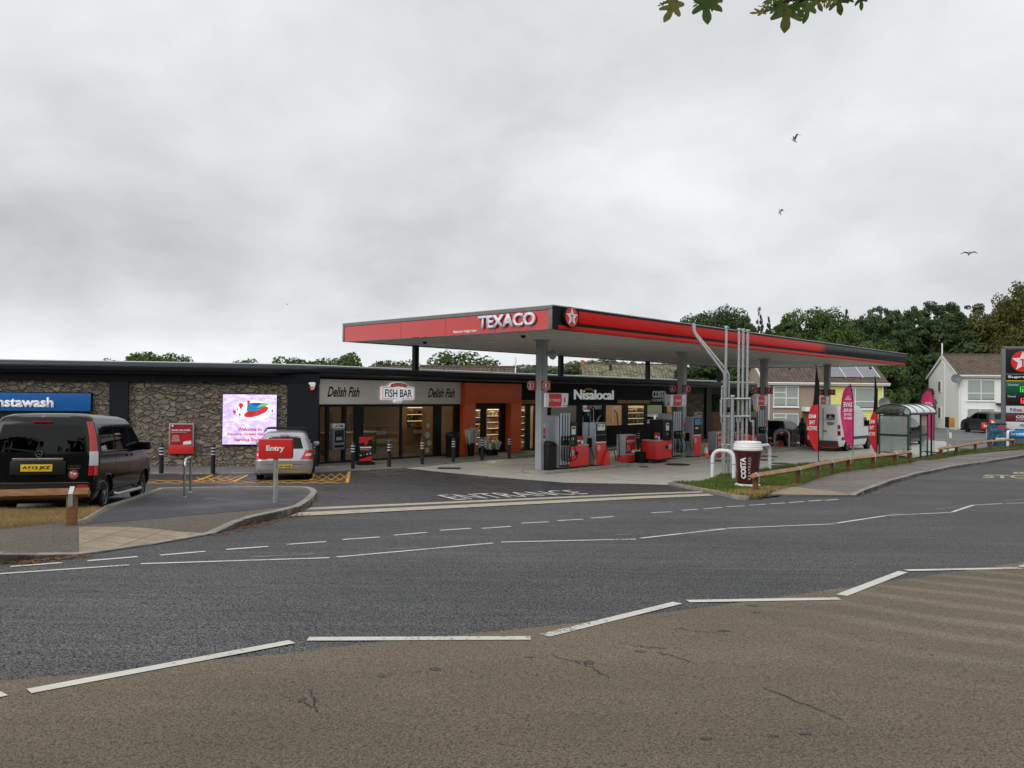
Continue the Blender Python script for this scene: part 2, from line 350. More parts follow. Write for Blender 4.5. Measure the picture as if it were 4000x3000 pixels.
k = NT('straw_ground', .9); c = k.ramp(k.noise(k.geo, 9, 7, .75), [(.3, (.13,.085,.035)), (.55, (.3,.2,.085)), (.75, (.42,.30,.14))]); k.col(c); k.bump(k.noise(k.geo, 40), .8, .05); straw_m = k.m
def roofmat(name, c1, c2, sc):
    k = NT(name, .85); uv = k.obj
    br = k.n('ShaderNodeTexBrick', {'Vector': uv, 'Color1': (*c1, 1), 'Color2': (*c2, 1), 'Mortar': (.02,.017,.014,1), 'Scale': sc, 'Mortar Size': .09, 'Mortar Smooth': .3, 'Brick Width': .8, 'Row Height': .85, 'Bias': .0}, offset=0).outputs
    c = k.mix(k.rng(k.noise(uv, 1.2, 6, .7), .4, .75, 0, .55), br['Color'], [x*1.5 for x in c2]); c = k.mix(k.rng(k.noise(uv, 7, 4, .7), .5, .75, 0, .6), c, (.05,.045,.035)); k.col(c)
    k.bump(br['Fac'], -.9, .05); return k.m
tile_br = roofmat('brown_roof_tiles', (.075,.052,.036), (.125,.088,.06), 2.6)
tile_mot = roofmat('mottled_roof_tiles', (.07,.062,.035), (.22,.20,.13), 2.4)
tile_or = roofmat('lichened_orange_tiles', (.20,.12,.06), (.13,.07,.04), 3.4)
tile_dk = roofmat('dark_roof_tiles', (.09,.085,.08), (.12,.11,.10), 3.2)
def render_wall(name, col, dirt=.35):
    k = NT(name, .85); s = k.noise(k.map(k.obj, (4, 4, .5)), 1.4, 6, .7); c = k.mix(k.rng(s, .5, .75, 0, dirt), col, [x*.6 for x in col]); k.col(c); k.bump(k.noise(k.obj, 40), .3, .02); return k.m
rend_w = render_wall('white_render', (.80,.80,.77), .2); rend_b = render_wall('brown_pebbledash', (.33,.25,.195), .3); rend_y = render_wall('yellow_render', (.78,.74,.24), .15)
def leafmat(name, a, b, c3):
    m = NT(name, .6); f = m.noise(m.geo, .45, 3); f2 = m.n('ShaderNodeNewGeometry').outputs['Random Per Island']
    c = m.mix(m.rng(f, .35, .65), a, b); c = m.mix(m.rng(f2, .55, 1, 0, .75), c, c3); m.col(c)
    m.b.inputs['Specular IOR Level'].default_value = .25
    t = m.t; tr = t.nodes.new('ShaderNodeBsdfTranslucent'); t.links.new(c, tr.inputs[0]); mx = t.nodes.new('ShaderNodeMixShader'); mx.inputs[0].default_value = .3
    out = t.nodes['Material Output']; t.links.new(m.b.outputs[0], mx.inputs[1]); t.links.new(tr.outputs[0], mx.inputs[2]); t.links.new(mx.outputs[0], out.inputs[0]); return m.m
lf_dark = leafmat('dark_evergreen_leaves', (.036,.066,.024), (.062,.100,.034), (.11,.155,.052))
lf_mid = leafmat('mid_green_leaves', (.048,.092,.022), (.080,.13,.032), (.15,.20,.06))
lf_lite = leafmat('light_green_leaves', (.09,.16,.03), (.13,.22,.04), (.2,.3,.07))
lf_gold = leafmat('yellowing_leaves', (.065,.080,.018), (.105,.095,.02), (.15,.15,.035))
lf_haze = leafmat('haze_paled_leaves', (.09,.125,.065), (.11,.15,.075), (.15,.19,.10))  # distance haze put into a paler leaf colour
bark = mat('bark', (.09,.075,.055), .9, var=.3, vs=6, bump=.6, bs=20)
grass_m = leafmat('grass_blades', (.06,.13,.02), (.12,.17,.03), (.27,.25,.08))
dry_m = leafmat('dry_grass_blades', (.36,.25,.10), (.50,.36,.16), (.22,.16,.07))
# ---------------------------------------------------------------- ground and road surfaces
def drape(name, pts, off, m, step=None, solid=None, parent=None):
    "a sheet over the polygon pts (world xy) lying off above the ground; solid closes it down to the ground"
    bm = bmesh.new(); vs = [bm.verts.new((p[0], p[1], 0)) for p in pts]; bm.faces.new(vs)
    ys = [p[1] for p in pts]; xs = [p[0] for p in pts]
    cuts = [(0, y) for y in KY if min(ys) < y < max(ys)]
    if step:
        a = math.floor(min(ys)/step)*step
        while a < max(ys): cuts.append((0, a)); a += step
        a = math.floor(min(xs)/step)*step
        while a < max(xs): cuts.append((1, a)); a += step
    for ax, c in cuts:
        bmesh.ops.bisect_plane(bm, geom=bm.verts[:]+bm.edges[:]+bm.faces[:], plane_co=((0, c, 0) if ax == 0 else (c, 0, 0)), plane_no=((0, 1, 0) if ax == 0 else (1, 0, 0)))
    bmesh.ops.triangulate(bm, faces=[f for f in bm.faces if len(f.verts) > 4])
    for v in bm.verts: v.co.z = hh(v.co.y)+(off(v.co.x, v.co.y) if callable(off) else off)
    for f in bm.faces:
        if f.normal.z < 0 or f.calc_area() == 0: pass
    bmesh.ops.recalc_face_normals(bm, faces=bm.faces)
    if sum(f.normal.z for f in bm.faces) < 0: bmesh.ops.reverse_faces(bm, faces=bm.faces)
    if solid:
        be = [e for e in bm.edges if len(e.link_faces) == 1]
        r = bmesh.ops.extrude_edge_only(bm, edges=be)
        for g in r['geom']:
            if isinstance(g, bmesh.types.BMVert): g.co.z = hh(g.co.y)-.05
    me = bpy.data.meshes.new(name); bm.to_mesh(me); bm.free(); me.materials.append(m)
    o = bpy.data.objects.new(name, me); SC.collection.objects.link(o)
    if parent: o.parent = parent
    return o
def P2(l, off=0): return [gp(u, v, off).xy for u, v in l]
def dd(a): return Vector((a[0], a[1]))
struct(drape('ground', [(-700, -80), (700, -80), (700, 1500), (-700, 1500)], -.004, soil_m))
near_edge = P2([(-600, 2690), (0, 2663), (362, 2635), (814, 2581), (1130, 2554), (1447, 2513), (2000, 2462), (2362, 2423), (2723, 2378), (3085, 2328), (3492, 2269), (4000, 2197), (4700, 2110), (5600, 2030)])
struct(drape('lay_by', [(60, -40), (-40, -40), (-40, near_edge[0].y)]+near_edge+[(60, near_edge[-1].y+9)], .004, near_m))
farr = P2([(-700, 2230), (0, 2205), (300, 2172), (840, 2087), (1100, 2026), (1500, 1990), (2000, 1962), (2760, 1934), (3341, 1943), (3483, 1889), (3578, 1862), (3720, 1831), (3856, 1811), (4000, 1787), (4600, 1735)])
struct(drape('road', [near_edge[0]-Vector((30, 6))]+near_edge+[(75, 60), (60, 62)]+farr[::-1]+[farr[0]-Vector((30, 4))], .001, road_m))
# far road beyond the forecourt, in front of the houses
struct(drape('far_road', [cw(24, -14).xy, cw(90, -30).xy, cw(120, 16).xy, cw(40, 30).xy, cw(36, 1).xy], .001, asphalt('far_road_asphalt', (.115,.115,.115), (.14,.14,.135), .6, .3, roughv=.15)))
dra = P2([(1214, 1985), (2500, 1929), (2735, 1921)]); drb = P2([(1124, 2021), (2500, 1950), (2790, 1938)])
slab_tip = P2([(1236, 1932)], .0)[0]
wl = lambda x, y=0: Vector((L0[0]+x*math.cos(LANG)-y*math.sin(LANG), L0[1]+x*math.sin(LANG)+y*math.cos(LANG)))
wr = lambda x, y=0: Vector((G0[0]+x*math.cos(LONG)-y*math.sin(LONG), G0[1]+x*math.sin(LONG)+y*math.cos(LONG)))
kerb_px = [(-500, 1858), (600, 1852), (1000, 1852), (1215, 1846), (1400, 1838), (1570, 1829), (1900, 1797), (2096, 1787)]
kb = P2(kerb_px)
struct(drape('entrance_tarmac', [(-34, 13.2)]+P2([(-400, 2004), (0, 2004), (400, 2000), (623, 1925), (1000, 1918), (1236, 1935)])+dra+P2([(2735, 1910), (2640, 1899), (2500, 1892), (2212, 1887), (1570, 1829)])+kb[::-1][3:]+[(-34, kb[0].y)], .008, new_m))
struct(drape('forecourt', P2([(1570, 1829), (2212, 1887), (2500, 1892), (2640, 1897)])+[cw(7, -1.75).xy, cw(12, -2.6).xy, cw(22, -3.2).xy, cw(31, -3).xy, cw(40, 0).xy, cw(40, 22).xy, cw(30, 22).xy, cw(30, 9.6).xy]+kb[::-1][:3], .012, conc_m))
# drainage channel across the entrance
def between(A, B, f): return [a+(b-a)*f for a, b in zip(A, B)]
dm1, dm2 = between(dra, drb, .30), between(dra, drb, .56)
dk = mat('drain_surround_concrete', (.42,.37,.28), .8, var=.25, vs=6, world=True, bump=.2, bs=50)
struct(drape('drain_surround', dra+drb[::-1], .014, dk))
k = NT('drain_grating', .6); wv = k.n('ShaderNodeTexWave', {'Vector': k.map(k.geo, (1,1,1), (0,0,.1)), 'Scale': 12, 'Distortion': 0}).outputs['Fac']; k.col(k.mix(k.rng(wv, .4, .6), (.012,.012,.012), (.10,.10,.10)))
struct(drape('drain_channel', dm1+dm2[::-1], .019, k.m))
# ---- raised footpath on the left with a dropped crossing
da, db = gp(330, 2170).xy, gp(830, 2088).xy
def offL(x, y):
    p = Vector((x, y)); t = max(0, min(1, (p-da).dot(db-da)/(db-da).length_squared)); d = (p-(da+(db-da)*t)).length
    s = min(1, d/1.1); return .012+.10*s*s*(3-2*s)
slab = P2([(-700, 2215), (0, 2205), (160, 2187), (307, 2172), (600, 2130), (840, 2087), (1000, 2045), (1100, 2022), (1175, 2001), (1215, 1972), (1237, 1946), (1236, 1934), (1219, 1923), (1190, 1919), (1000, 1918), (623, 1925), (405, 2003), (320, 2058), (265, 2068), (0, 2104), (-700, 2200)])
struct(drape('footpath', slab, offL, path_m, step=.35, solid=True))
def P2h(l): return [gp(u, v, .1).xy for u, v in l]
newp = P2h([(335, 2050), (505, 2038), (764, 2014), (1000, 1995), (1117, 1981), (1185, 1957), (1213, 1930), (1205, 1921), (1180, 1916), (1000, 1915), (630, 1921), (410, 2000)])
struct(drape('footpath_new_tarmac', newp, lambda x, y: offL(x, y)+.004, asphalt('footpath_new_tarmac', (.040,.038,.045), (.05,.048,.055), .6, .18, roughv=.15), step=.35))
tac = P2([(307, 2088), (840, 2087), (307, 2166)])
tac = [gp(307, 2077, .05).xy, gp(835, 2083, .02).xy, gp(309, 2166, .012).xy]
struct(drape('tactile_paving', tac, lambda x, y: offL(x, y)+.006, tact_m, step=.35))
straw = P2([(-700, 2190), (0, 2097), (265, 2062), (322, 2052), (405, 2003), (0, 2005), (-700, 2008)])
struct(drape('verge_soil', straw, .07, straw_m, solid=True))
def kerb(name, pts, wd=.13, ht=.12, m=concr, hf=None, gap=.9):
    "a row of kerb stones along pts (world xy), with fine joints"
    mb = MB(); pts = [Vector(p) for p in pts]
    for a, b in zip(pts, pts[1:]):
        L = (b-a).length; n = max(1, round(L/gap)); d = (b-a)/L; q = Vector((-d.y, d.x))*wd
        for i in range(n):
            s = a+d*(L*i/n+(.006 if i else -.0)); e = a+d*(L*(i+1)/n-.006 if i < n-1 else L)
            z = [hh(p.y)+(hf(p.x, p.y) if hf else ht) for p in (s, e)]
            mb.add([(s.x, s.y, hh(s.y)-.03), (e.x, e.y, hh(e.y)-.03), (e.x+q.x, e.y+q.y, hh(e.y)-.03), (s.x+q.x, s.y+q.y, hh(s.y)-.03),
                    (s.x, s.y, z[0]), (e.x, e.y, z[1]), (e.x+q.x, e.y+q.y, z[1]), (s.x+q.x, s.y+q.y, z[0])],
                   [(0,3,2,1), (4,5,6,7), (0,1,5,4), (1,2,6,5), (2,3,7,6), (3,0,4,7)])
    return struct(mb.build(name, m, bevel=.012))
kf = lambda x, y: offL(x, y)+.012
kerb('footpath_kerb', slab[:6]+slab[6:14]+slab[14:17], .14, hf=kf)
kerb('footpath_edging', slab[14:19], .06, hf=lambda x, y: offL(x, y)+.006)
kerb('shop_kerb', kb, -.14, .055)
pavf = [p for p in kb[:7]]
struct(drape('shop_pavement', kb[:7]+[cw(34, 9.4).xy, cw(34, 12).xy, wr(0, 1), wl(-16, 1), wl(-16, -1)], .05, mat('shop_pavement', (.15,.145,.14), .7, var=.18, vs=1.5, world=True, bump=.1, bs=50), solid=True))
# ---- verge and footpath on the right
vf = [gp(u, v, .08).xy for u, v in [(2621, 1886), (2700, 1901), (2798, 1920), (2880, 1937), (2960, 1940), (3010, 1924), (3130, 1897), (3200, 1869), (3300, 1844), (3420, 1831), (3560, 1809), (3600, 1800)]]
vb = [cw(22.5, -2.6).xy, cw(17.5, -1.75).xy, cw(14.4, -1.45).xy, cw(10, -1.25).xy, cw(7, -1.6).xy, cw(4.5, -2.4).xy]
struct(drape('verge', vf+vb, .075, soil_m, solid=True))
kerb('verge_kerb', [vf[0]+Vector((-.10, -.02)), vf[1]+Vector((-.04,-.09)), vf[2]+Vector((-.02, -.1)), vf[3]+Vector((-.02, -.1)), vf[4]+Vector((-.3, -.12))], .12, .10)
rk = P2([(2990, 1941), (3341, 1943), (3429, 1911), (3483, 1889), (3578, 1862), (3720, 1831), (3856, 1811), (4000, 1787), (4600, 1735)])
def offR(x, y):
    s = max(0, min(1, (y-18.8)/2.2)); return .012+.09*s
fpr = rk+[gp(4700, 1716).xy, gp(4000, 1757, .08).xy, gp(3870, 1768, .08).xy, gp(3740, 1782, .08).xy, gp(3660, 1797, .08).xy]+[v for v in vf[::-1][:8]]
struct(drape('footpath_right', fpr, offR, pathr_m, step=1.0, solid=True))
kerb('road_kerb', rk[1:], .14, hf=lambda x, y: offR(x, y)+.012)
tr_ = [gp(u, v, .02).xy for u, v in [(2975, 1936), (3000, 1925), (3090, 1913), (3310, 1936), (3330, 1940)]]
struct(drape('tactile_paving', tr_, lambda x, y: offR(x, y)+.005, tact_m, step=1.0))
v2 = [gp(u, v, .08).xy for u, v in [(3618, 1790), (3680, 1793), (3740, 1780), (3860, 1764), (3960, 1753), (4200, 1735), (4200, 1715), (3960, 1738), (3860, 1748), (3740, 1764), (3640, 1776)]]
struct(drape('verge', v2, .09, soil_m, solid=True))
# ---- paint on the ground
def wornpaint(name, c1, c2, amt):
    k = NT(name, .65); a = k.noise(k.geo, 26, 5, .75); b = k.noise(k.geo, 1.6, 4, .6); m_ = k.ma('ADD', a, k.ma('MULTIPLY', k.ma('SUBTRACT', b, .5), .6))
    c = k.mix(k.rng(b, .3, .7), c1, [x*.82 for x in c1]); k.col(k.mix(k.rng(m_, amt, amt+.07), c, c2)); k.bump(a, .3, .01); return k.m
paint = wornpaint('road_marking_white', (.66,.65,.57), (.12,.115,.105), .60)
paint2 = wornpaint('worn_marking_white', (.58,.58,.54), (.20,.19,.17), .60)
ypaint = mat('marking_yellow', (.72,.36,.02), .55, var=.2, vs=5, world=True)
ypale = mat('faded_yellow_marking', (.38,.33,.16), .7, var=.35, vs=5, world=True)
def strip(mb, a, b, wd, off):
    a, b = Vector(a), Vector(b); d = (b-a).normalized(); q = Vector((-d.y, d.x))*wd/2; n = max(1, int((b-a).length/1.0))
    cutsy = sorted({0, 1} | {(y-a.y)/(b.y-a.y) for y in KY if min(a.y, b.y) < y < max(a.y, b.y)})
    for s, e in zip(cutsy, cutsy[1:]):
        p, r = a+(b-a)*s, a+(b-a)*e
        mb.add([(t.x, t.y, hh(t.y)+off) for t in (p-q, r-q, r+q, p+q)], [(0, 1, 2, 3)])
def lines(name, m, segs, wd, off):
    mb = MB()
    for (a, b) in segs: strip(mb, gp(*a).xy, gp(*b).xy, wd, off)
    return struct(mb.build(name, m))
def zl(l, x0=0, y0=1980, s=1.106): return [((a/s+x0, b/s+y0), (c/s+x0, d/s+y0)) for a, b, c, d in l]
rowA = zl([(45,260,268,243),(378,235,595,217),(692,211,887,194),(977,186,1158,173),(1238,164,1408,152),(1480,143,1640,132),(1702,124,1845,112),(1901,103,2035,94)])+zl([(-130,94.5,-5,86),(40,72,157,66),(197,61,305,55),(342,50,440,43)], 2000)+zl([(-105,386,20,378),(65,375,185,369),(240,361,333,355),(367,352,472,344),(500,340,602,335),(630,331,724,325),(748,323,838,318),(860,316,945,310),(970,308,1048,302),(1065,303,1142,297)], 2500, 1750, 1.4747)[1:]
lines('lane_dashes', paint, rowA, .085, .007)
rowB = zl([(-300,312,558,253),(608,248,1423,222),(1455,219,2130,158),(2165,154,2748,141)])+zl([(555,137,925,96),(930,94,1393,75)], 2000)+zl([(1130,435,1415,392),(1423,390,1797,373),(1800,370,1920,330),(1925,330,2090,322),(2110,320,2500,312)], 2500, 1750, 1.4747)
lines('zigzag_far', paint, rowB, .07, .007)
rowC = zl([(-400,905,20,812),(125,802,1262,587),(1330,575,2292,571)])+zl([(142,560,716,418),(760,411,1415,400),(1424,385,1690,283),(1703,277,2195,267),(2205,262,2500,180)], 2000)
lines('zigzag_near', paint, rowC, .10, .009)
lines('old_marking_traces', mat('ghost_marking', (.20,.20,.195), .8, var=.4, vs=5, world=True), zl([(1080,218,1360,205),(1665,184,1815,177)])+zl([(800,102,920,94),(440,123,520,119)], 2000)+zl([(1705,353,1830,343),(2095,306,2212,296),(1430,384,1520,376)], 2500, 1750, 1.4747), .05, .005)
S2 = 2.37
def z2(l): return [((a/S2+600, b/S2+1350), (c/S2+600, d/S2+1350)) for a, b, c, d in l]
ysegs = z2([(-1400,1252,-20,1248),(-20,1248,370,1262),(-1400,1284,1790,1272),(545,1200,372,1262),(870,1200,745,1260),(372,1262,745,1256),(1000,1256,1458,1250),(1485,1190,1455,1250),(1812,1170,1790,1272),(1455,1250,1800,1250),
   (520,1222,830,1222),(460,1238,780,1240)])
lines('bay_markings', ypaint, ysegs, .09, .014)
hat = z2([(x, 1196-(x-1480)*.04, x+90, 1250) for x in (1480,1560,1640,1720)]+[(x+90, 1196-(x+90-1480)*.05, x, 1250) for x in (1480,1560,1640,1720)]+[(x,1252,x+160,1282) for x in range(-1300,1650,150)]+[(x+160,1252,x,1282) for x in range(-1300,1650,150)]+[(x,1222,x+80,1260) for x in range(400,760,90)]+[(x+80,1205,x-40,1250) for x in range(460,800,90)])
lines('bay_hatching', mat('worn_yellow', (.55,.29,.03), .6, var=.3, vs=5, world=True), hat, .05, .0135)
def gtext(name, s, q, m, off=.012, bold=.03):
    a, b, c, d = [gp(*p) for p in q]   # lower left, lower right, upper right, upper left as read
    def f(x, y):
        p = (a*(1-x)+b*x)*(1-y)+(d*(1-x)+c*x)*y; return Vector((p.x, p.y, hh(p.y)+off))
    return struct(text(name, s, 0, 0, 0, 1, 1, 0, m, mapf=f, bold=bold))
gtext('entrance_lettering', 'ENTRANCE', [(1782, 1955), (2303, 1931), (2225, 1916), (1705, 1936)], paint, .014, -.006)
gtext('keep_clear_lettering', 'CLEAR', [(2540, 1874), (2690, 1870), (2660, 1864), (2475, 1864)], paint2, .018)
gtext('keep_clear_lettering', 'KEEP', [(2560, 1862), (2710, 1866), (2690, 1856), (2555, 1852)], paint2, .018)
gtext('bus_stop_lettering', 'STOP', [(3838, 1868), (4090, 1872), (4060, 1858), (3845, 1855)], ypale, .012)
gtext('bus_stop_lettering', 'BUS', [(3960, 1852), (4120, 1852), (4100, 1843), (3958, 1845)], ypale, .012)
lines('forecourt_lines', paint2, [((2430,1859),(2662,1836)),((2365,1871),(2570,1886)),((2765,1823),(2820,1817)),((2975,1823),(3010,1818)),((3000,1799),(3170,1783)),((3230,1772),(3330,1763)),((3350,1776),(3450,1767))], .10, .018)
lines('forecourt_lines', paint2, [((3010,1798),(3130,1796)),((3060,1802),(3180,1797))], .25, .018)
def cover(u, v, r, square=False):
    p = gp(u, v); mb = MB()
    if square: mb.box(p.x-r, p.x+r, p.y-r*.8, p.y+r*.8, hh(p.y)+.016, hh(p.y)+.022)
    else: mb.lathe([(r, hh(p.y)+.014), (r*.98, hh(p.y)+.024)], (p.x, p.y, 0))
    return mb.build('manhole_cover', mat('cast_iron', (.03,.03,.028), .6, var=.3, vs=20))
for i, (u, v, r, sq, lb) in enumerate([(2646,1816,.52,0,'large round black tank cover left of the steel pipes'),(1755,1831,.42,1,'square dark drain cover near the shop kerb'),(3000,1784,.45,0,'round black tank cover behind the white hoop, farthest'),(2990,1798,.4,0,'round black tank cover beside the right white hoop, second in line'),(3055,1813,.45,0,'round black tank cover right of the right white hoop'),(3040,1822,.4,0,'round black tank cover nearest the verge behind the rail'),(2822,1802,.45,0,'round black tank cover behind the pipe rack'),(2515,1825,.2,0,'small round cover before the black bins')]):
    tag(cover(u, v, r, sq), lb, 'manhole cover', 'covers set in the forecourt')
# cracks in the near surface
mb = MB()
random.seed(3)
for (u0, v0, u1, v1) in [(2985,2690,3280,2815),(2560,2550,2700,2585),(2410,2515,2600,2540),(2160,2560,2270,2600),(2640,2460,2850,2480),(2250,2580,2380,2650),(1210,2700,1240,2790),(1170,2740,1215,2765)]:
    n = 9; pr = None
    for i in range(n+1):
        p = gp(u0+(u1-u0)*i/n+random.uniform(-8, 8), v0+(v1-v0)*i/n+random.uniform(-6, 6)).xy
        if pr is not None: strip(mb, pr, p, random.uniform(.003, .009), .0075)
        pr = p
struct(mb.build('surface_cracks', mat('crack_black', (.02,.018,.015), .9)))
def patch(name, u, v, rx, ry, m, n=14, off=.0068):
    p = gp(u, v).xy; pts = [(p.x+rx*math.cos(a)*(1+random.uniform(-.65, .45)), p.y+ry*math.sin(a)*(1+random.uniform(-.65, .45))) for a in [2*math.pi*i/n for i in range(n)]]
    return struct(drape(name, pts, off, m))
pm = asphalt('bare_patch', (.085,.085,.082), (.07,.07,.068), .85, .5)
for u, v, a, b in [(2065,2570,.05,.02),(2300,2590,.05,.08),(2500,2548,.06,.04),(2820,2468,.08,.05),(2940,2368,.09,.06),(3640,2560,.03,.02),(1180,2735,.035,.06),(2950,2395,.05,.03),(1700,2618,.06,.05),(1490,2645,.05,.04),(2760,2890,.05,.03),(3140,2870,.05,.03),(3020,2880,.04,.03),(2500,2380,.04,.03)]: patch('worn_patch', u, v, a*.6, b*.6, pm)
# leaf litter in the gutters, gravel edge of the straw verge
mb = MB()
for (a, b, n, sp) in [((60,2200),(330,2170),260,.10),((840,2092),(1180,2010),330,.10),((3360,1945),(3600,1868),130,.2),((3600,1868),(3900,1812),90,.2)]:
    A_, B_ = gp(*a).xy, gp(*b).xy
    for i in range(n):
        q = A_+(B_-A_)*random.random(); x, y = q.x+random.gauss(.03, sp), q.y-abs(random.gauss(0.02, sp)); s = random.uniform(.012, .03); t = random.uniform(0, 6.3)
        z = hh(y)+.012
        mb.add([(x+s*math.cos(t+k*1.57), y+s*math.sin(t+k*1.57)*.7, z+random.uniform(0, .012)) for k in range(4)], [(0, 1, 2, 3)])
struct(mb.build('leaf_litter', leafmat('brown_leaf_litter', (.14,.06,.025), (.22,.10,.04), (.3,.18,.08)), normals=False), 'stuff')
mb = MB(); A_, B_, C_ = straw[1], straw[2], straw[3]
for i in range(900):
    q = A_+(B_-A_)*random.uniform(-.3, 1); x, y = q.x+random.gauss(0, .03), q.y+random.uniform(-.02, .14); s = random.uniform(.008, .02)
    z = hh(y)+.08; mb.add([(x-s, y-s, z), (x+s, y-s, z), (x+s*.6, y+s, z), (x-s*.8, y+s, z), (x, y, z+s*1.3)], [(0,1,4), (1,2,4), (2,3,4), (3,0,4)])
struct(mb.build('slate_gravel', mat('slate_chips', (.12,.12,.13), .8, var=.4, vs=20), normals=False), 'stuff')
def inpoly(x, y, P):
    c = False; n = len(P)
    for i in range(n):
        a, b = P[i], P[(i+1) % n]
        if (a[1] > y) != (b[1] > y) and x < (b[0]-a[0])*(y-a[1])/(b[1]-a[1])+a[0]: c = not c
    return c
def grass(name, poly, n, m, zoff, ln, wd, seed):
    rnd = random.Random(seed); xs = [p[0] for p in poly]; ys = [p[1] for p in poly]; mb = MB(); vs = []; fs = []
    while len(fs) < n:
        x, y = rnd.uniform(min(xs), max(xs)), rnd.uniform(min(ys), max(ys))
        if not inpoly(x, y, poly): continue
        dn = .5+.5*math.sin(x*1.3+1.7*math.sin(y*.9))*math.sin(y*1.1+x*.4)
        z = hh(y)+zoff
        for k in range(3):
            t = rnd.uniform(0, 6.28); L = ln*rnd.uniform(.5, 1.25)*(.7+.6*dn); q = rnd.uniform(0, .9); X0, Y0 = x+rnd.gauss(0, .02), y+rnd.gauss(0, .02)
            b = len(vs); c, s = math.cos(t)*wd, math.sin(t)*wd
            vs += [(X0-c, Y0-s, z-.01), (X0+c, Y0+s, z-.01), (X0+L*q*math.sin(t), Y0-L*q*math.cos(t), z+L)]; fs.append((b, b+1, b+2))
    mb.v = vs; mb.f = fs; return struct(mb.build(name, m, normals=False), 'stuff')
strawv = [p for p in straw if True]
strawclip = P2([(-60, 2104), (0, 2094), (265, 2060), (320, 2050), (400, 2005), (0, 2007), (-60, 2007)])
grass('dry_grass', strawclip, 16000, dry_m, .07, .075, .006, 1)
grass('grass', vf+vb, 34000, grass_m, .07, .085, .011, 2)
grass('grass', v2, 5000, grass_m, .085, .09, .02, 4)
grass('dry_grass', [vf[2], vf[3], vf[4], vf[5], vf[6], vf[5]+Vector((-.3, .5)), vf[3]+Vector((0, .45))], 2600, dry_m, .07, .11, .012, 5)
# ---------------------------------------------------------------- shop building
shop = thing('shop_building', 'long single storey forecourt shop with rubble stone walls, dark fascia and glass front', 'building')
def place(o, m): o.matrix_basis = m; return o
ML = Matrix.Translation((L0[0], L0[1], 0)) @ Matrix.Rotation(LANG, 4, 'Z')
MR = Matrix.Translation((G0[0], G0[1], 0)) @ Matrix.Rotation(LONG, 4, 'Z')
def L_(mb, name, m, par=None, **k): return place(mb.build(name, m, par or shop, **k), ML if (par or shop) == shop else Matrix())
def Rr(mb, name, m, par=None, **k): return place(mb.build(name, m, par or shop, **k), MR if (par or shop) == shop else Matrix())
# local frames: x along the wall to the right, y into the building, z up
L_(MB().box(-17, -4.93, 0, .3, 0, 3.4).box(-4.35, 1.14, 0, .3, 0, 3.4), 'stone_wall', stone)
L_(MB().box(-4.95, -4.33, -.12, .35, 0, 3.12), 'pillar', anth)
L_(MB().box(1.12, 2.22, -.14, .55, 0, 3.12), 'pillar', anth)
L_(MB().box(-17, 2.26, -.16, .2, 3.10, 3.44), 'soffit_band', anth_m)
# eave with a rounded nose, swept round the corner of the two fronts
prof = [(-.25, 3.78), (-.45, 3.775)]+[(-.45-.20*math.sin(a), 3.60+.175*math.cos(a)) for a in [i*math.pi/10 for i in range(1, 9)]]+[(-.42, 3.43), (-.30, 3.42), (-.30, 3.36), (.0, 3.36), (.2, 3.36), (.2, 3.74)]
pA = wl(-17); pC = Vector((-6.9, 29.98)); pB = wr(35.2)
dA = (wl(1)-wl(0)); dB = (wr(1)-wr(0)); nA = Vector((-dA.y, dA.x)); nB = Vector((-dB.y, dB.x))
ci = None
# corner: intersection of both wall lines
M2 = np.array([[dA.x, -dB.x], [dA.y, -dB.y]]); s_, t_ = np.linalg.solve(M2, np.array([G0[0]-L0[0], G0[1]-L0[1]])); cor = wl(s_)
mit = (nA+nB).normalized(); mit = mit/mit.dot(nA)
rows = []
arc = [cor+(wl(1)-wl(0))*(-1.5), cor, cor+(wr(1)-wr(0))*1.5]
def qb(t): return arc[0]*(1-t)**2+arc[1]*2*t*(1-t)+arc[2]*t*t
path = [(pA, nA)]+[(qb(t), nA.lerp(nB, t).normalized()) for t in [i/8 for i in range(9)]]+[(pB, nB)]
for p, n in path: rows.append([(p.x+n.x*a, p.y+n.y*a, z) for a, z in prof])
mb = MB(); mb.grid(rows); b = len(mb.v); mb.add(rows[0], [tuple(range(len(prof)))]); mb.add(rows[-1], [tuple(range(len(prof)))])
mb.build('eave', eave, shop, smooth=True, ang=30)
mb = MB(); 
for (p, n), (p2, n2) in zip(path, path[1:]):
    mb.add([(p.x+n.x*-.44, p.y+n.y*-.44, 3.777), (p2.x+n2.x*-.44, p2.y+n2.y*-.44, 3.777), (p2.x+n2.x*-.36, p2.y+n2.y*-.36, 3.800), (p.x+n.x*-.36, p.y+n.y*-.36, 3.800)], [(0,1,2,3)])
mb.build('eave_trim', mat('pale_roof_trim', (.55,.56,.56), .35), shop)
k_ = [wl(-17, .1), qb(.0), qb(.5), qb(1), wr(35, .1), wr(35, 9), wr(4, 12), wl(-17, 12)]
MB().prism([(p.x, p.y) for p in k_], (0, 0, 3.70), X, Y_, (0, 0, .06)).build('roof', mat('flat_roof_membrane', (.12,.12,.12), .8), shop)
# right front
Rr(MB().box(.0, 29.9, -.03, .3, 3.28, 3.44).box(7.5, 26.2, .05, .3, 2.3, 3.40), 'sign_band', anth_m)
fb = Rr(MB().box(.08, 7.42, -.10, .0, 2.32, 3.28), 'sign_panel', cream, bevel=.01)
x1796 = 7.45
pts_o = dict()
xo = lambda px, y=1700: wfr(px, y)[0]
xa, xb, xc, xd = 7.46, xo(1836), xo(1975), xo(2015)
Rr(MB().box(xa, xb, -.35, .25, 0.02, 2.36).box(xc, xd, -.35, .25, .02, 2.36).box(xa, xd, -.35, .25, 2.36, 3.27), 'entrance_portal', portal, bevel=.012)
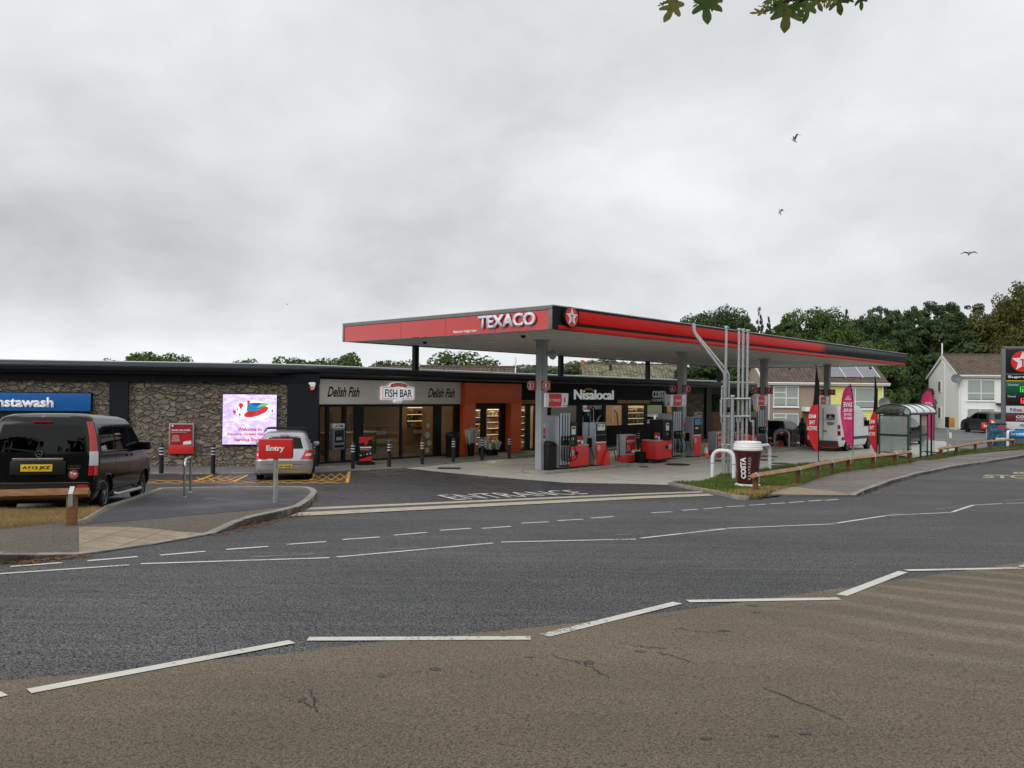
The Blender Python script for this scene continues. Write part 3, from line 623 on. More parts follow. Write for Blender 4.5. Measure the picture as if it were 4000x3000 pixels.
# glazing: frames, doors and panes
mb = MB(); fz0, fz1 = .05, 2.30
posts = [(1243,1250),(1275,1285),(1339,1351),(1387,1420),(1566,1571),(1697,1724),(1775,1796)]
for a, b in posts: mb.box(xo(a), xo(b), 0, .12, fz0, fz1)
mb.box(.05, 7.45, 0.002, .10, 2.22, 2.33).box(.05, 7.45, .002, .10, .03, .12)
Rr(mb, 'window_frame', anth)
mb = MB().box(xb, xc, .02, .12, 2.08, 2.36).box(xo(1883), xo(1901), .02, .14, .04, 2.1).box(xo(1955), xc, .02, .14, .04, 2.1).box(xb, xc, .03, .1, .03, .10)
Rr(mb, 'door_frame', black)
mb = MB()
for a, b in [(2055,2071),(2088,2100),(2140,2152),(2257,2275),(2356,2366),(2434,2453),(2520,2528),(2591,2604)]: mb.box(xo(a), xo(b), .0, .12, .05, 2.3)
mb.box(xd, 26.1, .002, .10, 2.22, 2.32).box(xd, 26.1, .002, .10, .03, .12)
Rr(mb, 'window_frame', anth)
Rr(MB().box(xo(2262), 26.2, -.02, .10, .04, 1.12), 'lower_panel', anth_m)
def pane(x0, x1, z0, z1, y=.06): return Rr(MB().add([(x0, y, z0), (x1, y, z0), (x1, y, z1), (x0, y, z1)], [(0,1,2,3)]), 'glass_pane', glass)
for (a, b), (c, d) in zip(posts, posts[1:]): pane(xo(b), xo(c), .1, 2.24)
pane(xb, xo(1883), .1, 2.1, .07); pane(xo(1901), xo(1955), .1, 2.1, .07)
for a, b, z in [(2015,2055,.1),(2071,2088,.1),(2100,2140,.1),(2152,2257,.1),(2275,2356,1.1),(2366,2434,1.1),(2453,2520,1.1),(2528,2591,1.1)]: pane(xo(a), xo(b), z, 2.24)
# stone pier and pillars at the far end, open bay beyond
Rr(MB().box(26.2, 29.15, 0, .35, 0, 3.0), 'stone_wall', stone)
Rr(MB().box(25.8, 26.22, -.1, .4, 0, 3.3), 'pillar', anth)
Rr(MB().box(29.1, 29.75, -.14, .5, 0, 3.3), 'pillar', anth)
Rr(MB().box(26.1, 35.0, -.05, .3, 2.95, 3.44), 'sign_band', anth_m)
# inner room
roomw = mat('shop_inside_wall', (.34,.22,.13), .8, var=.2, vs=1)
Rr(MB().box(.1, 26.2, 7.4, 7.5, 0, 3.3).box(.05, .15, .3, 7.4, 0, 3.3).box(26.1, 26.2, .4, 7.4, 0, 3.3).box(7.5, 7.6, .3, 7.4, 0, 3.3), 'inner_wall', roomw)
Rr(MB().box(.1, 26.2, .15, 7.4, .0, .04), 'inner_floor', mat('shop_inside_floor', (.12,.11,.10), .35, var=.1))
Rr(MB().box(.1, 26.2, .15, 7.4, 3.2, 3.25), 'inner_ceiling', mat('shop_inside_ceiling', (.3,.3,.3), .8))
Rr(MB().box(-.02, .1, .5, 8, 0, 3.3).box(29.2, 29.3, .5, 9, 0, 3.3).box(0, 29.3, 8.2, 8.3, 0, 3.3), 'rear_wall', anth_m)
lampm = mat('warm_lamp', (1,.85,.6), .5, emis=48, ecol=(1,.76,.45)); lampw = mat('cool_lamp', (1,.95,.85), .5, emis=44, ecol=(1,.86,.64))
for x in (8.5, 10.5, 12.5, 14.5, 16.8, 19, 21.2, 23.4):
    for y in (2.0, 4.6): Rr(MB().box(x, x+1.2, y, y+.25, 3.15, 3.19), 'ceiling_lamp', lampw)
for x in (1.0, 3.2, 5.4): Rr(MB().box(x, x+.5, 2.2, 2.4, 3.15, 3.19), 'ceiling_lamp', lampm)
# goods shelves behind the glass
goodc = [(.65,.40,.12),(.6,.14,.05),(.7,.55,.3),(.12,.2,.3),(.7,.68,.6),(.35,.1,.06),(.14,.3,.12),(.75,.45,.08),(.06,.06,.08)]
k = NT('packaged_goods', .5); f = k.n('ShaderNodeNewGeometry').outputs['Random Per Island']
k.t.nodes[-1]
rp = k.n('ShaderNodeValToRGB', {0: f}); rp.color_ramp.interpolation = 'CONSTANT'; e = rp.color_ramp.elements
while len(e) < len(goodc): e.new(.5)
for i, q in enumerate(e): q.position = i/len(goodc); q.color = (*goodc[i], 1)
k.col(rp.outputs[0]); goods = k.m
shw = mat('shelf_oak', (.3,.18,.09), .6, var=.2); shl = mat('shelf_strip_light', (1,.8,.5), .5, emis=1.7, ecol=(1,.68,.36))
def shelf(px0, px1, y, ht, n, rz, lb, seed, zb=.04):
    o_ = wr(0, y); x = pl(px0, 1680, o_, LONG)[0]; wd = pl(px1, 1680, o_, LONG)[0]-x
    rnd = random.Random(seed); p = wr(x, y); t = thing('goods_shelf', lb, 'shelf', (p.x, p.y, zb), LONG+rz, 'lit goods shelves behind the glass')
    mb = MB().box(0, wd, .38, .42, 0, ht).box(-.04, 0, 0, .42, 0, ht+.1).box(wd, wd+.04, 0, .42, 0, ht+.1)
    for i in range(n): mb.box(0, wd, 0, .38, i*ht/n+.05, i*ht/n+.08)
    mb.build('rack', shw, t)
    mb = MB()
    for i in range(n):
        a = .02
        while a < wd-.1:
            b = rnd.uniform(.05, .13); hgt = rnd.uniform(.45, .85)*(ht/n-.06); mb.box(a, min(a+b, wd-.01), .03+rnd.uniform(0, .05), .3, i*ht/n+.082, i*ht/n+.082+hgt); a += b+rnd.uniform(.005, .04)
    o = mb.build('goods', goods, t); o['kind'] = 'stuff'
    mb = MB()
    for i in range(1, n): mb.box(.02, wd-.02, .01, .025, i*ht/n+.028, i*ht/n+.045)
    mb.box(.02, wd-.02, .01, .03, ht+.04, ht+.07); mb.build('strip_light', shl, t)
    return t
shelf(1832, 1884, 1.0, 1.9, 6, 0, 'tall goods shelf just inside the left door of the red portal', 1)
shelf(1903, 1956, 2.4, 1.9, 6, 0, 'goods shelf seen through the right door of the red portal', 2)
shelf(2018, 2056, .8, 1.9, 6, 0, 'lit goods shelf right of the red portal', 3)
shelf(2098, 2150, 1.0, 1.9, 6, 0, 'goods shelf behind the nearest canopy column', 4)
shelf(2155, 2256, 1.6, 2.0, 6, 0, 'goods shelf behind the first fuel pump', 5)
shelf(2300, 2356, 3.0, 2.0, 6, 0, 'dim goods shelf behind the window over the narrow grey pump', 6)
shelf(2450, 2521, 1.2, 2.0, 6, 0, 'bright drinks shelf behind the window under the gold strip', 7)
shelf(2527, 2592, 1.2, 2.0, 6, 0, 'bright goods shelf at the right end of the windows', 8)
shelf(1590, 1690, 2.6, .9, 3, 0, 'warm lit food display deep inside the fish bar', 9, 1.15)
p = wr(2.6, 3.2); t = thing('serving_counter', 'wooden serving counter inside the fish bar', 'counter', (p.x, p.y, .04), LONG)
MB().box(0, 2.6, 0, .6, 0, .95).build('base', mat('counter_timber', (.22,.12,.06), .5, var=.3), t, bevel=.01); MB().box(-.05, 2.65, -.05, .65, .95, 1.0).build('top', mat('counter_top', (.5,.48,.44), .3), t)
p = wr(1.9, 1.0)
def cafe_chair(x, y, rz, lb):
    p = wr(x, y); t = thing('cafe_chair', lb, 'chair', (p.x, p.y, .04), LONG+rz, 'metal chairs inside the fish bar'); m = mat('bronze_chair_metal', (.3,.26,.18), .4, metal=.5)
    MB().box(-.2, .2, -.2, .2, .44, .46).build('seat', m, t, bevel=.01)
    MB().tube([(-.19, .19, .46), (-.19, .24, .85), (.19, .24, .85), (.19, .19, .46)], .012).box(-.08, .08, .21, .23, .46, .85).build('backrest', m, t)
    for a in (-1, 1):
        for b in (-1, 1): MB().tube([(a*.17, b*.17, .45), (a*.23, b*.23, 0)], .014).build('leg', m, t)
    return t
cafe_chair(2.0, .9, .4, 'metal cafe chair behind the glass right of the cash machine')
cafe_chair(1.35, 1.5, 2.2, 'metal cafe chair behind the glass, half hidden by the cash machine')
p = wr(.35, 1.1); tag(MB().box(p.x-.3, p.x+.35, p.y, p.y+.3, .04, .62).build('cardboard_box', mat('cardboard', (.36,.22,.11), .8), None), 'brown cardboard box on the floor behind the left window', 'box')
# writing on the front
def wtext(nm, s, x0, x1, z0, z1, y, m, par=shop, fr=MR, d=.0, **k):
    o = text(nm, s, (x0, y, z0), X, Z, x1-x0, z1-z0, d, m, par, **k); o.matrix_basis = fr if par == shop else Matrix(); return o
blk = mat('black_lettering', (.01,.01,.01), .4)
wtext('lettering', 'Delish Fish', .42, 1.92, 2.60, 3.00, -.105, blk, shear=.35, bold=.028)
wtext('lettering', 'Delish Fish', 5.48, 7.05, 2.60, 3.00, -.105, blk, shear=.35, bold=.028)
# fish bar badge
fbx0, fbx1 = wfr(1480, 1540)[0], wfr(1607, 1540)[0]; fbc = (fbx0+fbx1)/2; hw = (fbx1-fbx0)/2
def badge(ex, mm, y0, y1):
    a = hw-ex; r = .02
    pts = [(-a, 2.50+ex), (-.18, 2.50+ex), (-.12, 2.46+ex), (-.20, 2.41+ex), (-.16, 2.38+ex), (0, 2.40+ex), (.16, 2.38+ex), (.20, 2.41+ex), (.12, 2.46+ex), (.18, 2.50+ex), (a, 2.50+ex), (a, 3.02-ex), (.52*a, 3.06-ex), (.48*a, 3.16-ex), (.25*a, 3.21-ex), (0, 3.225-ex), (-.25*a, 3.21-ex), (-.48*a, 3.16-ex), (-.52*a, 3.06-ex), (-a, 3.02-ex)]
    return Rr(MB().prism([(fbc+p, q) for p, q in pts], (0, y0, 0), X, Z, (0, y1-y0, 0)), 'badge', mm)
litw = mat('lit_sign_white', (.8,.8,.8), .3, emis=.42, ecol=(.95,.97,1)); badge(0, litw, -.20, -.10); badge(.028, mat('lit_sign_red', (.6,.02,.02), .3, emis=.25), -.206, -.199); badge(.052, litw, -.211, -.205)
Rr(MB().prism([(fbc+a*hw, z) for a, z in [(-.44,3.0),(-.52,3.06),(-.44,3.15),(-.2,3.195),(0,3.205),(.2,3.195),(.44,3.15),(.52,3.06),(.44,3.0),(.2,3.035),(0,3.045),(-.2,3.035)]], (0, -.218, 0), X, Z, (0, .008, 0)), 'badge_ribbon', MC['lit_sign_red'])
wtext('lettering', 'ASCONA', fbc-.40*hw, fbc+.40*hw, 3.06, 3.155, -.219, whiteg, bold=.02)
wtext('lettering', 'FISH BAR', fbc-.83*hw, fbc+.83*hw, 2.60, 2.93, -.212, navy, bold=.02)
# right side lettering
z0, z1 = wfr(2245, 1568)[1], wfr(2245, 1525)[1]
wtext('lettering', 'Nisalocal', wfr(2240, 1550)[0], wfr(2393, 1550)[0], 2.54, 3.06, -.02, mat('pale_lettering', (.74,.8,.78), .4, emis=.32), d=.06, bold=.01)
mb = MB(); a0, a1 = wfr(2271, 1530)[0], wfr(2314, 1530)[0]; mid = (a0+a1)/2; rr = (a1-a0)/2
arcp = [(mid+rr*math.cos(t), 2.98+.17*math.sin(t)) for t in [math.pi*i/12 for i in range(13)]]; arci = [(mid+rr*.9*math.cos(t), 2.97+.08*math.sin(t)) for t in [math.pi*i/12 for i in range(12, -1, -1)]]
Rr(MB().prism(arcp+arci, (0, -.12, 0), X, Z, (0, .06, 0)), 'lettering_arc', mat('amber', (.7,.35,.02), .4))
wtext('lettering', 'COSTA', wfr(2549, 1540)[0], wfr(2604, 1540)[0], 2.66, 3.08, .03, mat('dim_white_lettering', (.7,.7,.7), .5, emis=.08), d=.04, bold=.03)
wtext('lettering', 'EXPRESS', wfr(2558, 1565)[0], wfr(2618, 1565)[0], 2.44, 2.60, .03, MC['dim_white_lettering'], d=.02)
Rr(MB().box(wfr(2548, 1565)[0], wfr(2555, 1565)[0], .02, .045, 2.45, 2.47).box(wfr(2548, 1565)[0], wfr(2555, 1565)[0], .02, .045, 2.51, 2.53).box(wfr(2548, 1565)[0], wfr(2555, 1565)[0], .02, .045, 2.57, 2.59), 'lettering_bars', MC['dim_white_lettering'])
Rr(MB().box(xd, wfr(2140, 1570)[0], .01, .045, 2.33, 2.50).box(wfr(2413, 1570)[0], wfr(2541, 1570)[0], .01, .045, 2.34, 2.52), 'gold_strip', gold)
wtext('lettering', 'GREEN GARAGE', xd+.05, wfr(2132, 1570)[0], 2.355, 2.475, .005, blk, bold=.02)
gl = mat('faint_grey_lettering', (.16,.16,.16), .5)
x0 = wfr(2017, 1530)[0]; x1 = wfr(2038, 1530)[0]
tri = [(0,0),(1,0),(.5,1),(0,0)]
mb = MB()
for q in (1, .5):
    c = (x0+x1)/2; w2 = (x1-x0)/2*q; pts = [(c-w2, 0, 2.83), (c+w2, 0, 2.83), (c, 0, 2.83+.36*q), (c-w2, 0, 2.83)]; mb.tube([(a, .04, z) for a, b, z in pts], .012, 4)
Rr(mb, 'triangle_emblem', gl)
wtext('lettering', 'ASCONA', x0-.1, x1+.12, 2.70, 2.77, .045, gl); wtext('lettering', 'GROUP', x0-.02, x1+.05, 2.60, 2.66, .045, gl)
# window stickers
stk = mat('frosted_sticker', (.42,.47,.43), .6); 
for u, v, r in [(1675,1663,.10),(1672,1699,.14),(1680,1731,.12),(1672,1759,.12)]:
    x, z = wfr(u, v); Rr(MB().lathe([(r, .045), (r, .05)], (x, 0, z), 'y', 20), 'window_sticker', stk)
for u, v in [(1492, 1691), (1637, 1686)]:
    x, z = wfr(u, v); wtext('window_lettering', 'FISH BAR', x-.24, x+.24, z-.08, z+.08, .05, mat('window_grey_lettering', (.3,.3,.28), .6), bold=.02)
# ---- things on the walls
x0, z0 = wfr(1291, 1756); x1, z1 = wfr(1337, 1654)
p = wr(x0, -.02); t = thing('cash_machine', 'grey cash machine set in the window under an ATM sign', 'cash machine', (p.x, p.y, 0), LONG); W_ = x1-x0
atg = mat('cash_machine_grey', (.22,.24,.26), .45)
MB().box(0, W_, -.16, .1, z0, z1-.20).build('casing', atg, t, bevel=.02); MB().box(.06, W_-.06, -.18, -.15, z0+.28, z1-.25).build('recess', black, t)
MB().box(.10, W_-.12, -.185, -.178, z0+.58, z1-.30).build('screen', mat('dark_screen', (.03,.04,.06), .15), t); MB().box(.12, W_-.15, -.19, -.18, z0+.36, z0+.48).build('keypad', galv, t); MB().box(.05, W_-.05, -.18, -.158, z0+.08, z0+.17).build('cash_slot', black, t)
MB().box(0, W_, -.14, .05, z1-.18, z1).build('sign_box', whiteg, t, bevel=.01); text('lettering', 'ATM', (.07, -.14, z1-.145), X, Z, W_-.14, .11, 0, navy, t, bold=.03)
a0, a1 = wfr(1208, 1524)[0], 0
x, z = wfl(1221, 1508); p = wl(x, -.14); t = thing('alarm_box', 'white and red alarm box high on the corner pillar', 'alarm box', (p.x, p.y, z), LANG)
MB().prism([(-.14, .10), (-.07, .14), (.07, .14), (.13, .10), (.07, -.12), (-.03, -.12), (-.07, .03)], (0, -.09, 0), X, Z, (0, .08, 0)).build('cover', white, t, bevel=.006)
MB().prism([(-.10, .08), (.08, .08), (.04, -.17), (-.07, -.17)], (0, -.06, 0), X, Z, (0, .06, 0)).build('strobe', red, t, bevel=.01); MB().box(-.04, .05, -.095, -.09, -.07, -.04).build('printed_mark', navy, t); 
# large lit screen
sx0, sz1 = wfl(874, 1540); sx1, sz0 = wfl(1080, 1735); p = wl(sx0, -.12); t = thing('led_screen', 'large lit advertising screen on the stone wall saying Welcome', 'screen', (p.x, p.y, 0), LANG); W_ = sx1-sx0; H_ = sz1-sz0
MB().box(-.02, W_+.02, 0, .12, sz0-.02, sz1+.02).build('housing', black, t)
k = NT('lit_screen_face', .3); s = k.n('ShaderNodeSeparateXYZ', {0: k.obj}); ln = k.ma('SINE', k.ma('MULTIPLY', s.outputs[2], 170.0)); cl = k.mix(k.rng(k.noise(k.map(k.obj, (1,1,2.2)), 3.2, 5, .7), .42, .62), (.62,.45,.85), (.86,.84,.98))
cl = k.mix(k.rng(ln, -.2, 1, 0, .25), cl, (.45,.35,.6)); k.t.links.new(cl, k.b.inputs['Emission Color']); k.b.inputs['Emission Strength'].default_value = 1.25; k.b.inputs['Base Color'].default_value = (.02,.02,.02,1)
MB().box(0, W_, -.012, 0, sz0, sz1).build('display', k.m, t)
def em(n, c, s=1.0): return mat('lit_'+n, (.02,.02,.02), .4, emis=s, ecol=c)
er = em('red', (.75,.02,.05)); 
def blob(nm, pts, m, y=-.014): return MB().prism([(a*W_, sz0+b*H_) for a, b in pts], (0, y, 0), X, Z, (0, -.002, 0)).build(nm, m, t)
def ell(cx, cy, rx, ry, rot=0, n=20): return [(cx+rx*math.cos(a)*math.cos(rot)-ry*math.sin(a)*math.sin(rot), cy+rx*math.cos(a)*math.sin(rot)+ry*math.sin(a)*math.cos(rot)) for a in [2*math.pi*i/n for i in range(n)]]
blob('picture_shape', ell(.58, .68, .34, .20), em('pale', (.95,.95,1.0), 1.2)); blob('picture_shape', ell(.62, .655, .24, .085, .35), er, -.017)
blob('picture_shape', [(.45,.60),(.52,.56),(.66,.70),(.55,.74)], em('dark_red', (.5,.02,.02)), -.02); blob('picture_shape', [(.44,.67),(.62,.67),(.80,.78),(.80,.83),(.46,.83)], em('teal', (.0,.25,.5)), -.022)
blob('picture_shape', [(.55,.78),(.70,.79),(.70,.835),(.55,.835)], em('deep_blue', (.02,.05,.6)), -.024); blob('picture_shape', [(.62,.73),(.85,.79),(.84,.82),(.70,.81)], em('green', (.15,.7,.1)), -.025); blob('picture_shape', [(.45,.80),(.50,.80),(.50,.88),(.45,.88)], er, -.025)
for a, b, r in [(.335,.78,.045),(.215,.65,.032),(.27,.70,.016),(.315,.60,.022),(.92,.68,.02)]: blob('map_pin', ell(a, b, r, r*1.05)[10:]+ell(a, b, r, r)[:10]+[] if 0 else [(a-r, b), (a-r*.7, b+r*.8), (a, b+r*1.1), (a+r*.7, b+r*.8), (a+r, b), (a, b-r*1.9)], er, -.02)
for i, (s_t, a, b) in enumerate([('Welcome to', .28, .73), ('Ascona Green Garage', .08, .92), ('Service Station', .22, .80)]):
    zc = sz0+H_*(.27-.105*i); text('lettering', s_t, (W_*a, -.014, zc), X, Z, W_*(b-a), H_*.07, 0, em('letter_red', (.66,.02,.09), .9), t, bold=.03)
# save on fuel posters
posterred = mat('poster_red', (.33,.015,.02), .35, var=.15, vs=3)
def poster(t, x0, x1, z0, z1, y, words=True):
    W2, H2 = x1-x0, z1-z0
    MB().box(x0, x1, y, y+.01, z0, z1).build('poster', posterred, t)
    text('lettering', 'SAVE ON FUEL', (x0+W2*.06, y, z0+H2*.68), X, Z, W2*.86, H2*.085, 0, white, t, bold=.03)
    if words:
        text('lettering', 'WITH THE TEXACO APP', (x0+W2*.06, y, z0+H2*.60), X, Z, W2*.66, H2*.04, 0, white, t)
        text('lettering', '100 POINTS\nWHEN YOU\nDOWNLOAD\nAND REGISTER', (x0+W2*.06, y, z0+H2*.18), X, Z, W2*.38, H2*.30, 0, white, t)
    MB().prism([(x0+W2*.60, z0+H2*.10), (x0+W2*.92, z0+H2*.16), (x0+W2*.86, z0+H2*.52), (x0+W2*.54, z0+H2*.46)], (0, y, 0), X, Z, (0, -.003, 0)).build('phone_picture', mat('phone_red', (.5,.01,.015), .3), t)
    MB().prism([(x0+W2*.58, z0+H2*.02), (x0+W2*.96, z0+H2*.05), (x0+W2*.95, z0+H2*.22), (x0+W2*.60, z0+H2*.17)], (0, y-.004, 0), X, Z, (0, -.002, 0)).build('card_picture', white, t)
    MB().lathe([(W2*.045, y-.004), (W2*.045, y)], (x0+W2*.10, 0, z1-H2*.06), 'y', 14).build('round_emblem', white, t)
x0, z1 = wfl(664, 1653); x1, z0 = wfl(759, 1772); zb = wfl(700, 1741)[1]; p = wl(x0, -.01); t = thing('poster_case', 'red Save on Fuel poster case fixed to the stone wall', 'poster case', (p.x, p.y, 0), LANG); W_ = x1-x0
MB().box(0, W_, -.12, 0, zb, z1).build('frame', lgrey, t, bevel=.012); poster(t, .045, W_-.045, zb+.03, z1-.04, -.132)
MB().box(-.01, W_+.01, -.15, .0, z0, zb-.004).build('lower_box', red, t, bevel=.02)
# car wash sign
x1, z1 = wfl(361, 1537); _, z0 = wfl(355, 1606); p = wl(-11.2, -.02); t = thing('car_wash_sign', 'long blue Instawash sign over the car wash office', 'sign', (p.x, p.y, 0), LANG); W_ = x1+11.2
MB().box(0, W_, -.14, 0, z0, z1).build('panel', blue, t, bevel=.01); MB().box(-.02, W_+.02, -.12, .01, z0-.03, z1+.03).build('frame', anth_m, t)
tx1 = wfl(217, 1570)[0]+11.2; tx0 = wfl(-16, 1570)[0]+11.2
text('lettering', 'instawash', (tx0, -.14, wfl(200, 1591)[1]), X, Z, tx1-tx0, wfl(200, 1552)[1]-wfl(200, 1591)[1], .03, mat('sign_letter_white', (.8,.8,.8), .3, emis=.25), t, bold=.03)
x0, x1 = -11.2, wfl(285, 1620)[0]
L_(MB().box(-10.9, x1, -.04, .02, .1, 2.25), 'window', mat('dark_office_glass', (.02,.022,.025), .08)); L_(MB().box(-11, x1+.06, -.06, -.03, 2.2, 2.32).box(x1, x1+.06, -.06, .0, .05, 2.3), 'window_frame', anth)
# ---------------------------------------------------------------- canopy
LC, WC, ZS, ZT = 32.0, 10.35, 4.69, 5.375
can = thing('fuel_canopy', 'flat forecourt canopy with red and black fascia on grey columns', 'canopy', (CB[0], CB[1], 0), LONG)
MB().box(.12, LC-.12, .12, WC-.12, ZS+.03, ZT-.1).build('deck', soffit, can)
for i in range(1, 27): pass
sj = MB()
for i in range(1, 40): sj.box(i*.8-.004, i*.8+.004, .15, WC-.15, ZS+.026, ZS+.031)
sj.build('soffit_joint', mat('soffit_joint_grey', (.25,.25,.24), .6), can)
# short side facing the entrance
frm = mat('fascia_frame_grey', (.17,.17,.165), .35, var=.1)
MB().box(-.02, .12, -.0, WC, ZT-.11, ZT).box(-.02, .12, 0, .14, ZS, ZT-.11).box(-.02, .12, WC-.10, WC, ZS, ZT-.11).build('fascia_frame', frm, can, bevel=.006)
MB().box(.0, .11, .14, WC-.10, ZS, ZT-.12).build('fascia_red', redg, can)
for yy in (2.3, 4.6, 6.9): MB().box(-.004, .0, yy, yy+.008, ZS, ZT-.12).build('panel_joint', mat('joint_dark_red', (.2,.01,.01), .5), can)
# long side facing the road, printed fade from red to black
def fade(name, glossy):
    k = NT(name, glossy); s = k.n('ShaderNodeSeparateXYZ', {0: k.obj}).outputs[0]; k.col(k.mix(k.rng(s, FX-.3, FX+.6), (.60,.008,.006), (.005,.007,.006))); k.b.inputs['Specular IOR Level'].default_value = .15; return k.m
FX = cu(3208, 0, 1400)
MB().box(.0, LC, -.02, .11, ZT-.07, ZT).box(.0, 1.2, -.012, .1, ZS, ZT-.07).box(1.2, LC, .02, .1, ZS+.12, ZS+.24).box(LC-.1, LC, 0, WC, ZS, ZT).box(0, LC, WC-.1, WC, ZS, ZT).build('fascia_black', mat('fascia_black_gloss', (.004,.004,.005), .4, spec=.15), can)
MB().box(1.2, LC-.05, -.03, .1, ZS+.235, ZT-.075).build('fascia_band', fade('fascia_fade', .3), can, bevel=.01)
MB().box(.25, LC-.15, -.015, .1, ZS, ZS+.145).build('fascia_lower_strip', mat('fascia_strip_red', (.52,.010,.008), .35, spec=.2), can, bevel=.02)
MB().box(0, LC, -.035, .05, ZT, ZT+.025).box(-.03, .05, 0, WC, ZT, ZT+.02).build('fascia_cap', mat('cap_light_metal', (.45,.46,.46), .3), can)
# lettering on the short side: the face looks towards -x, so it reads from +y to -y
def cyz(u, v):
    P = cw(0, 0); n = cU; d = ray(u, v); s = (Vector((CB[0], CB[1], 0))-CAM).dot(n)/d.dot(n); q = CAM+d*s; return (q-Vector((CB[0], CB[1], 0))).dot(cV), q.z
y0, _ = cyz(1873, 1250); y1, _ = cyz(2096, 1250); _, zb = cyz(2090, 1280)
text('lettering', 'TEXACO', (-.03, y0, ZS+.13), -Y_, Z, y0-y1, .41, .05, mat('fascia_letter_white', (.72,.75,.83), .35), can, bold=.035)
ya, _ = cyz(1771, 1300); yb_, _ = cyz(1861, 1300); text('lettering', 'Maximum Height 4.6m', (.0, ya, ZS+.04), -Y_, Z, ya-yb_, .11, 0, white, can, bold=.03)
def star_logo(par, c, r, ex, ez, m_red=red, m_w=whiteg, thick=.02):
    "round red badge, white star, red T"
    c, ex, ez = Vector(c), Vector(ex), Vector(ez); n = ex.cross(ez); A = [(r*math.cos(a), r*math.sin(a)) for a in [2*math.pi*i/28 for i in range(28)]]
    MB().prism(A, c, ex, ez, n*thick).build('round_badge', m_red, par)
    st = []
    for i in range(10):
        a = math.pi/2+i*math.pi/5; q = r*.97 if i % 2 == 0 else r*.42; st.append((q*math.cos(a), q*math.sin(a)))
    o = c+n*(thick+.002); mb = MB(); mb.prism([(0, 0)]+[st[0], st[1]], o, ex, ez, n*.003)
    for i in range(1, 10): mb.prism([(0, 0), st[i], st[(i+1) % 10]], o, ex, ez, n*.003)
    mb.build('star', m_w, par)
    MB().prism([(r*a, r*b) for a, b in [(-.25, .22), (.25, .22), (.25, .10), (.08, .10), (.08, -.62), (-.08, -.62), (-.08, .10), (-.25, .10)]], o+n*.004, ex, ez, n*.003).build('letter_t', m_red, par)
xs = cu(2222, 0, 1238); 
MB().lathe([(.30, -.10), (.31, -.02)], (xs, 0, ZS+.40), 'y', 28).build('badge_rim', black, can); star_logo(can, (xs, -.10, ZS+.40), .285, X, Z)
cols = [(3.6, 3.5), (12.85, 3.4), (20.7, 3.35), (28.9, 3.35)]
nums = [('2', '1'), ('6', '5'), ('8', '7'), ('10', '9')]
dkred = mat('sign_deep_red', (.33,.012,.016), .4)
for i, (a, b) in enumerate(cols):
    MB().box(a-.15, a+.15, b-.02, b+.0, .1, ZS).box(a-.15, a-.13, b-.15, b+.15, .1, ZS).box(a+.13, a+.15, b-.15, b+.15, .1, ZS).box(a-.15, a+.15, b-.15, b-.13, .1, ZS).box(a-.15, a+.15, b+.13, b+.15, .1, ZS).build('column', grey, can, bevel=.004)
    MB().box(a-.2, a+.2, b-.2, b+.2, ZS-.02, ZS+.03).box(a-.2, a+.2, b-.2, b+.2, .09, .12).build('column_plate', grey, can)
    for s, tx in ((1, nums[i][0]), (-1, nums[i][1])):
        y = b+s*.36; zc = 3.10
        MB().box(a-.17, a-.13, min(b+s*.12, y+s*.17), max(b+s*.12, y+s*.10), zc-.17, zc+.17).build('number_plate', dkred, can)
        for rr2, mm, dx in ((.172, dkred, -.178), (.150, white, -.182), (.134, dkred, -.186)): MB().lathe([(rr2, dx), (rr2, -.165)], (a, y, zc), 'x', 24).build('number_disc', mm, can)
        text('number', tx, (a-.191, y+((.035 if tx == '1' else .05) if len(tx) == 1 else .08), zc-.08), -Y_, Z, ((.07 if tx == '1' else .10) if len(tx) == 1 else .16), .16, 0, white, can, bold=.03)
    # pay at pump notices on the column
    for z, mm, hh2 in ((1.62, galv, .16), (1.40, red, .20), (1.24, blue, .13), (1.16, yellow, .07)): MB().box(a-.06, a+.06, b-.160, b-.151, z, z+hh2).build('column_notice', mm, can)
for a in (3.4, 12.7, 20.4, 28.6): MB().box(a-.1, a+.1, WC-.32, WC-.12, 3.7, ZS).build('roof_post', anth, can)
mb = MB()
for a in (3.2, 9.5, 15.5, 21.5, 27.5):
    for b in (1.6, 5.6, 8.6): MB().box(a, a+.55, b, b+.35, ZS+.005, ZS+.03).build('soffit_light', mat('unlit_lamp_lens', (.7,.72,.72), .2), can)
def dome(px, py, lb):
    d = ray(px, py); s = (4.66-CAM.z)/d.z; p = CAM+d*s; t = thing('dome_camera', lb, 'security camera', (p.x, p.y, ZS+.03), LONG, 'small cameras under the canopy')
    MB().lathe([(.0, -.2), (.07, -.17), (.085, -.10), (.085, -.09)], n=14).build('lens_dome', blackg, t, smooth=True); MB().lathe([(.09, -.10), (.10, 0)], n=14).build('mount', white, t)
dome(1660, 1330, 'small dome camera under the left end of the canopy'); dome(2044, 1305, 'small dome camera under the canopy near its front corner'); dome(3084, 1436, 'small dome camera under the canopy over the brown house roof'); dome(3400, 1434, 'small dome camera under the far right end of the canopy')
p = cw(3.82, 3.35, 4.2); t = thing('floodlight_speaker', 'grey horn speaker on the nearest column below the canopy', 'loudspeaker', p, LONG)
MB().lathe([(.05, -.12), (.07, 0), (.17, .18), (.175, .2)], ax='x', n=16).build('horn', grey, t, smooth=True); MB().box(-.08, 0, -.03, .03, -.02, .1).build('bracket', grey, t)
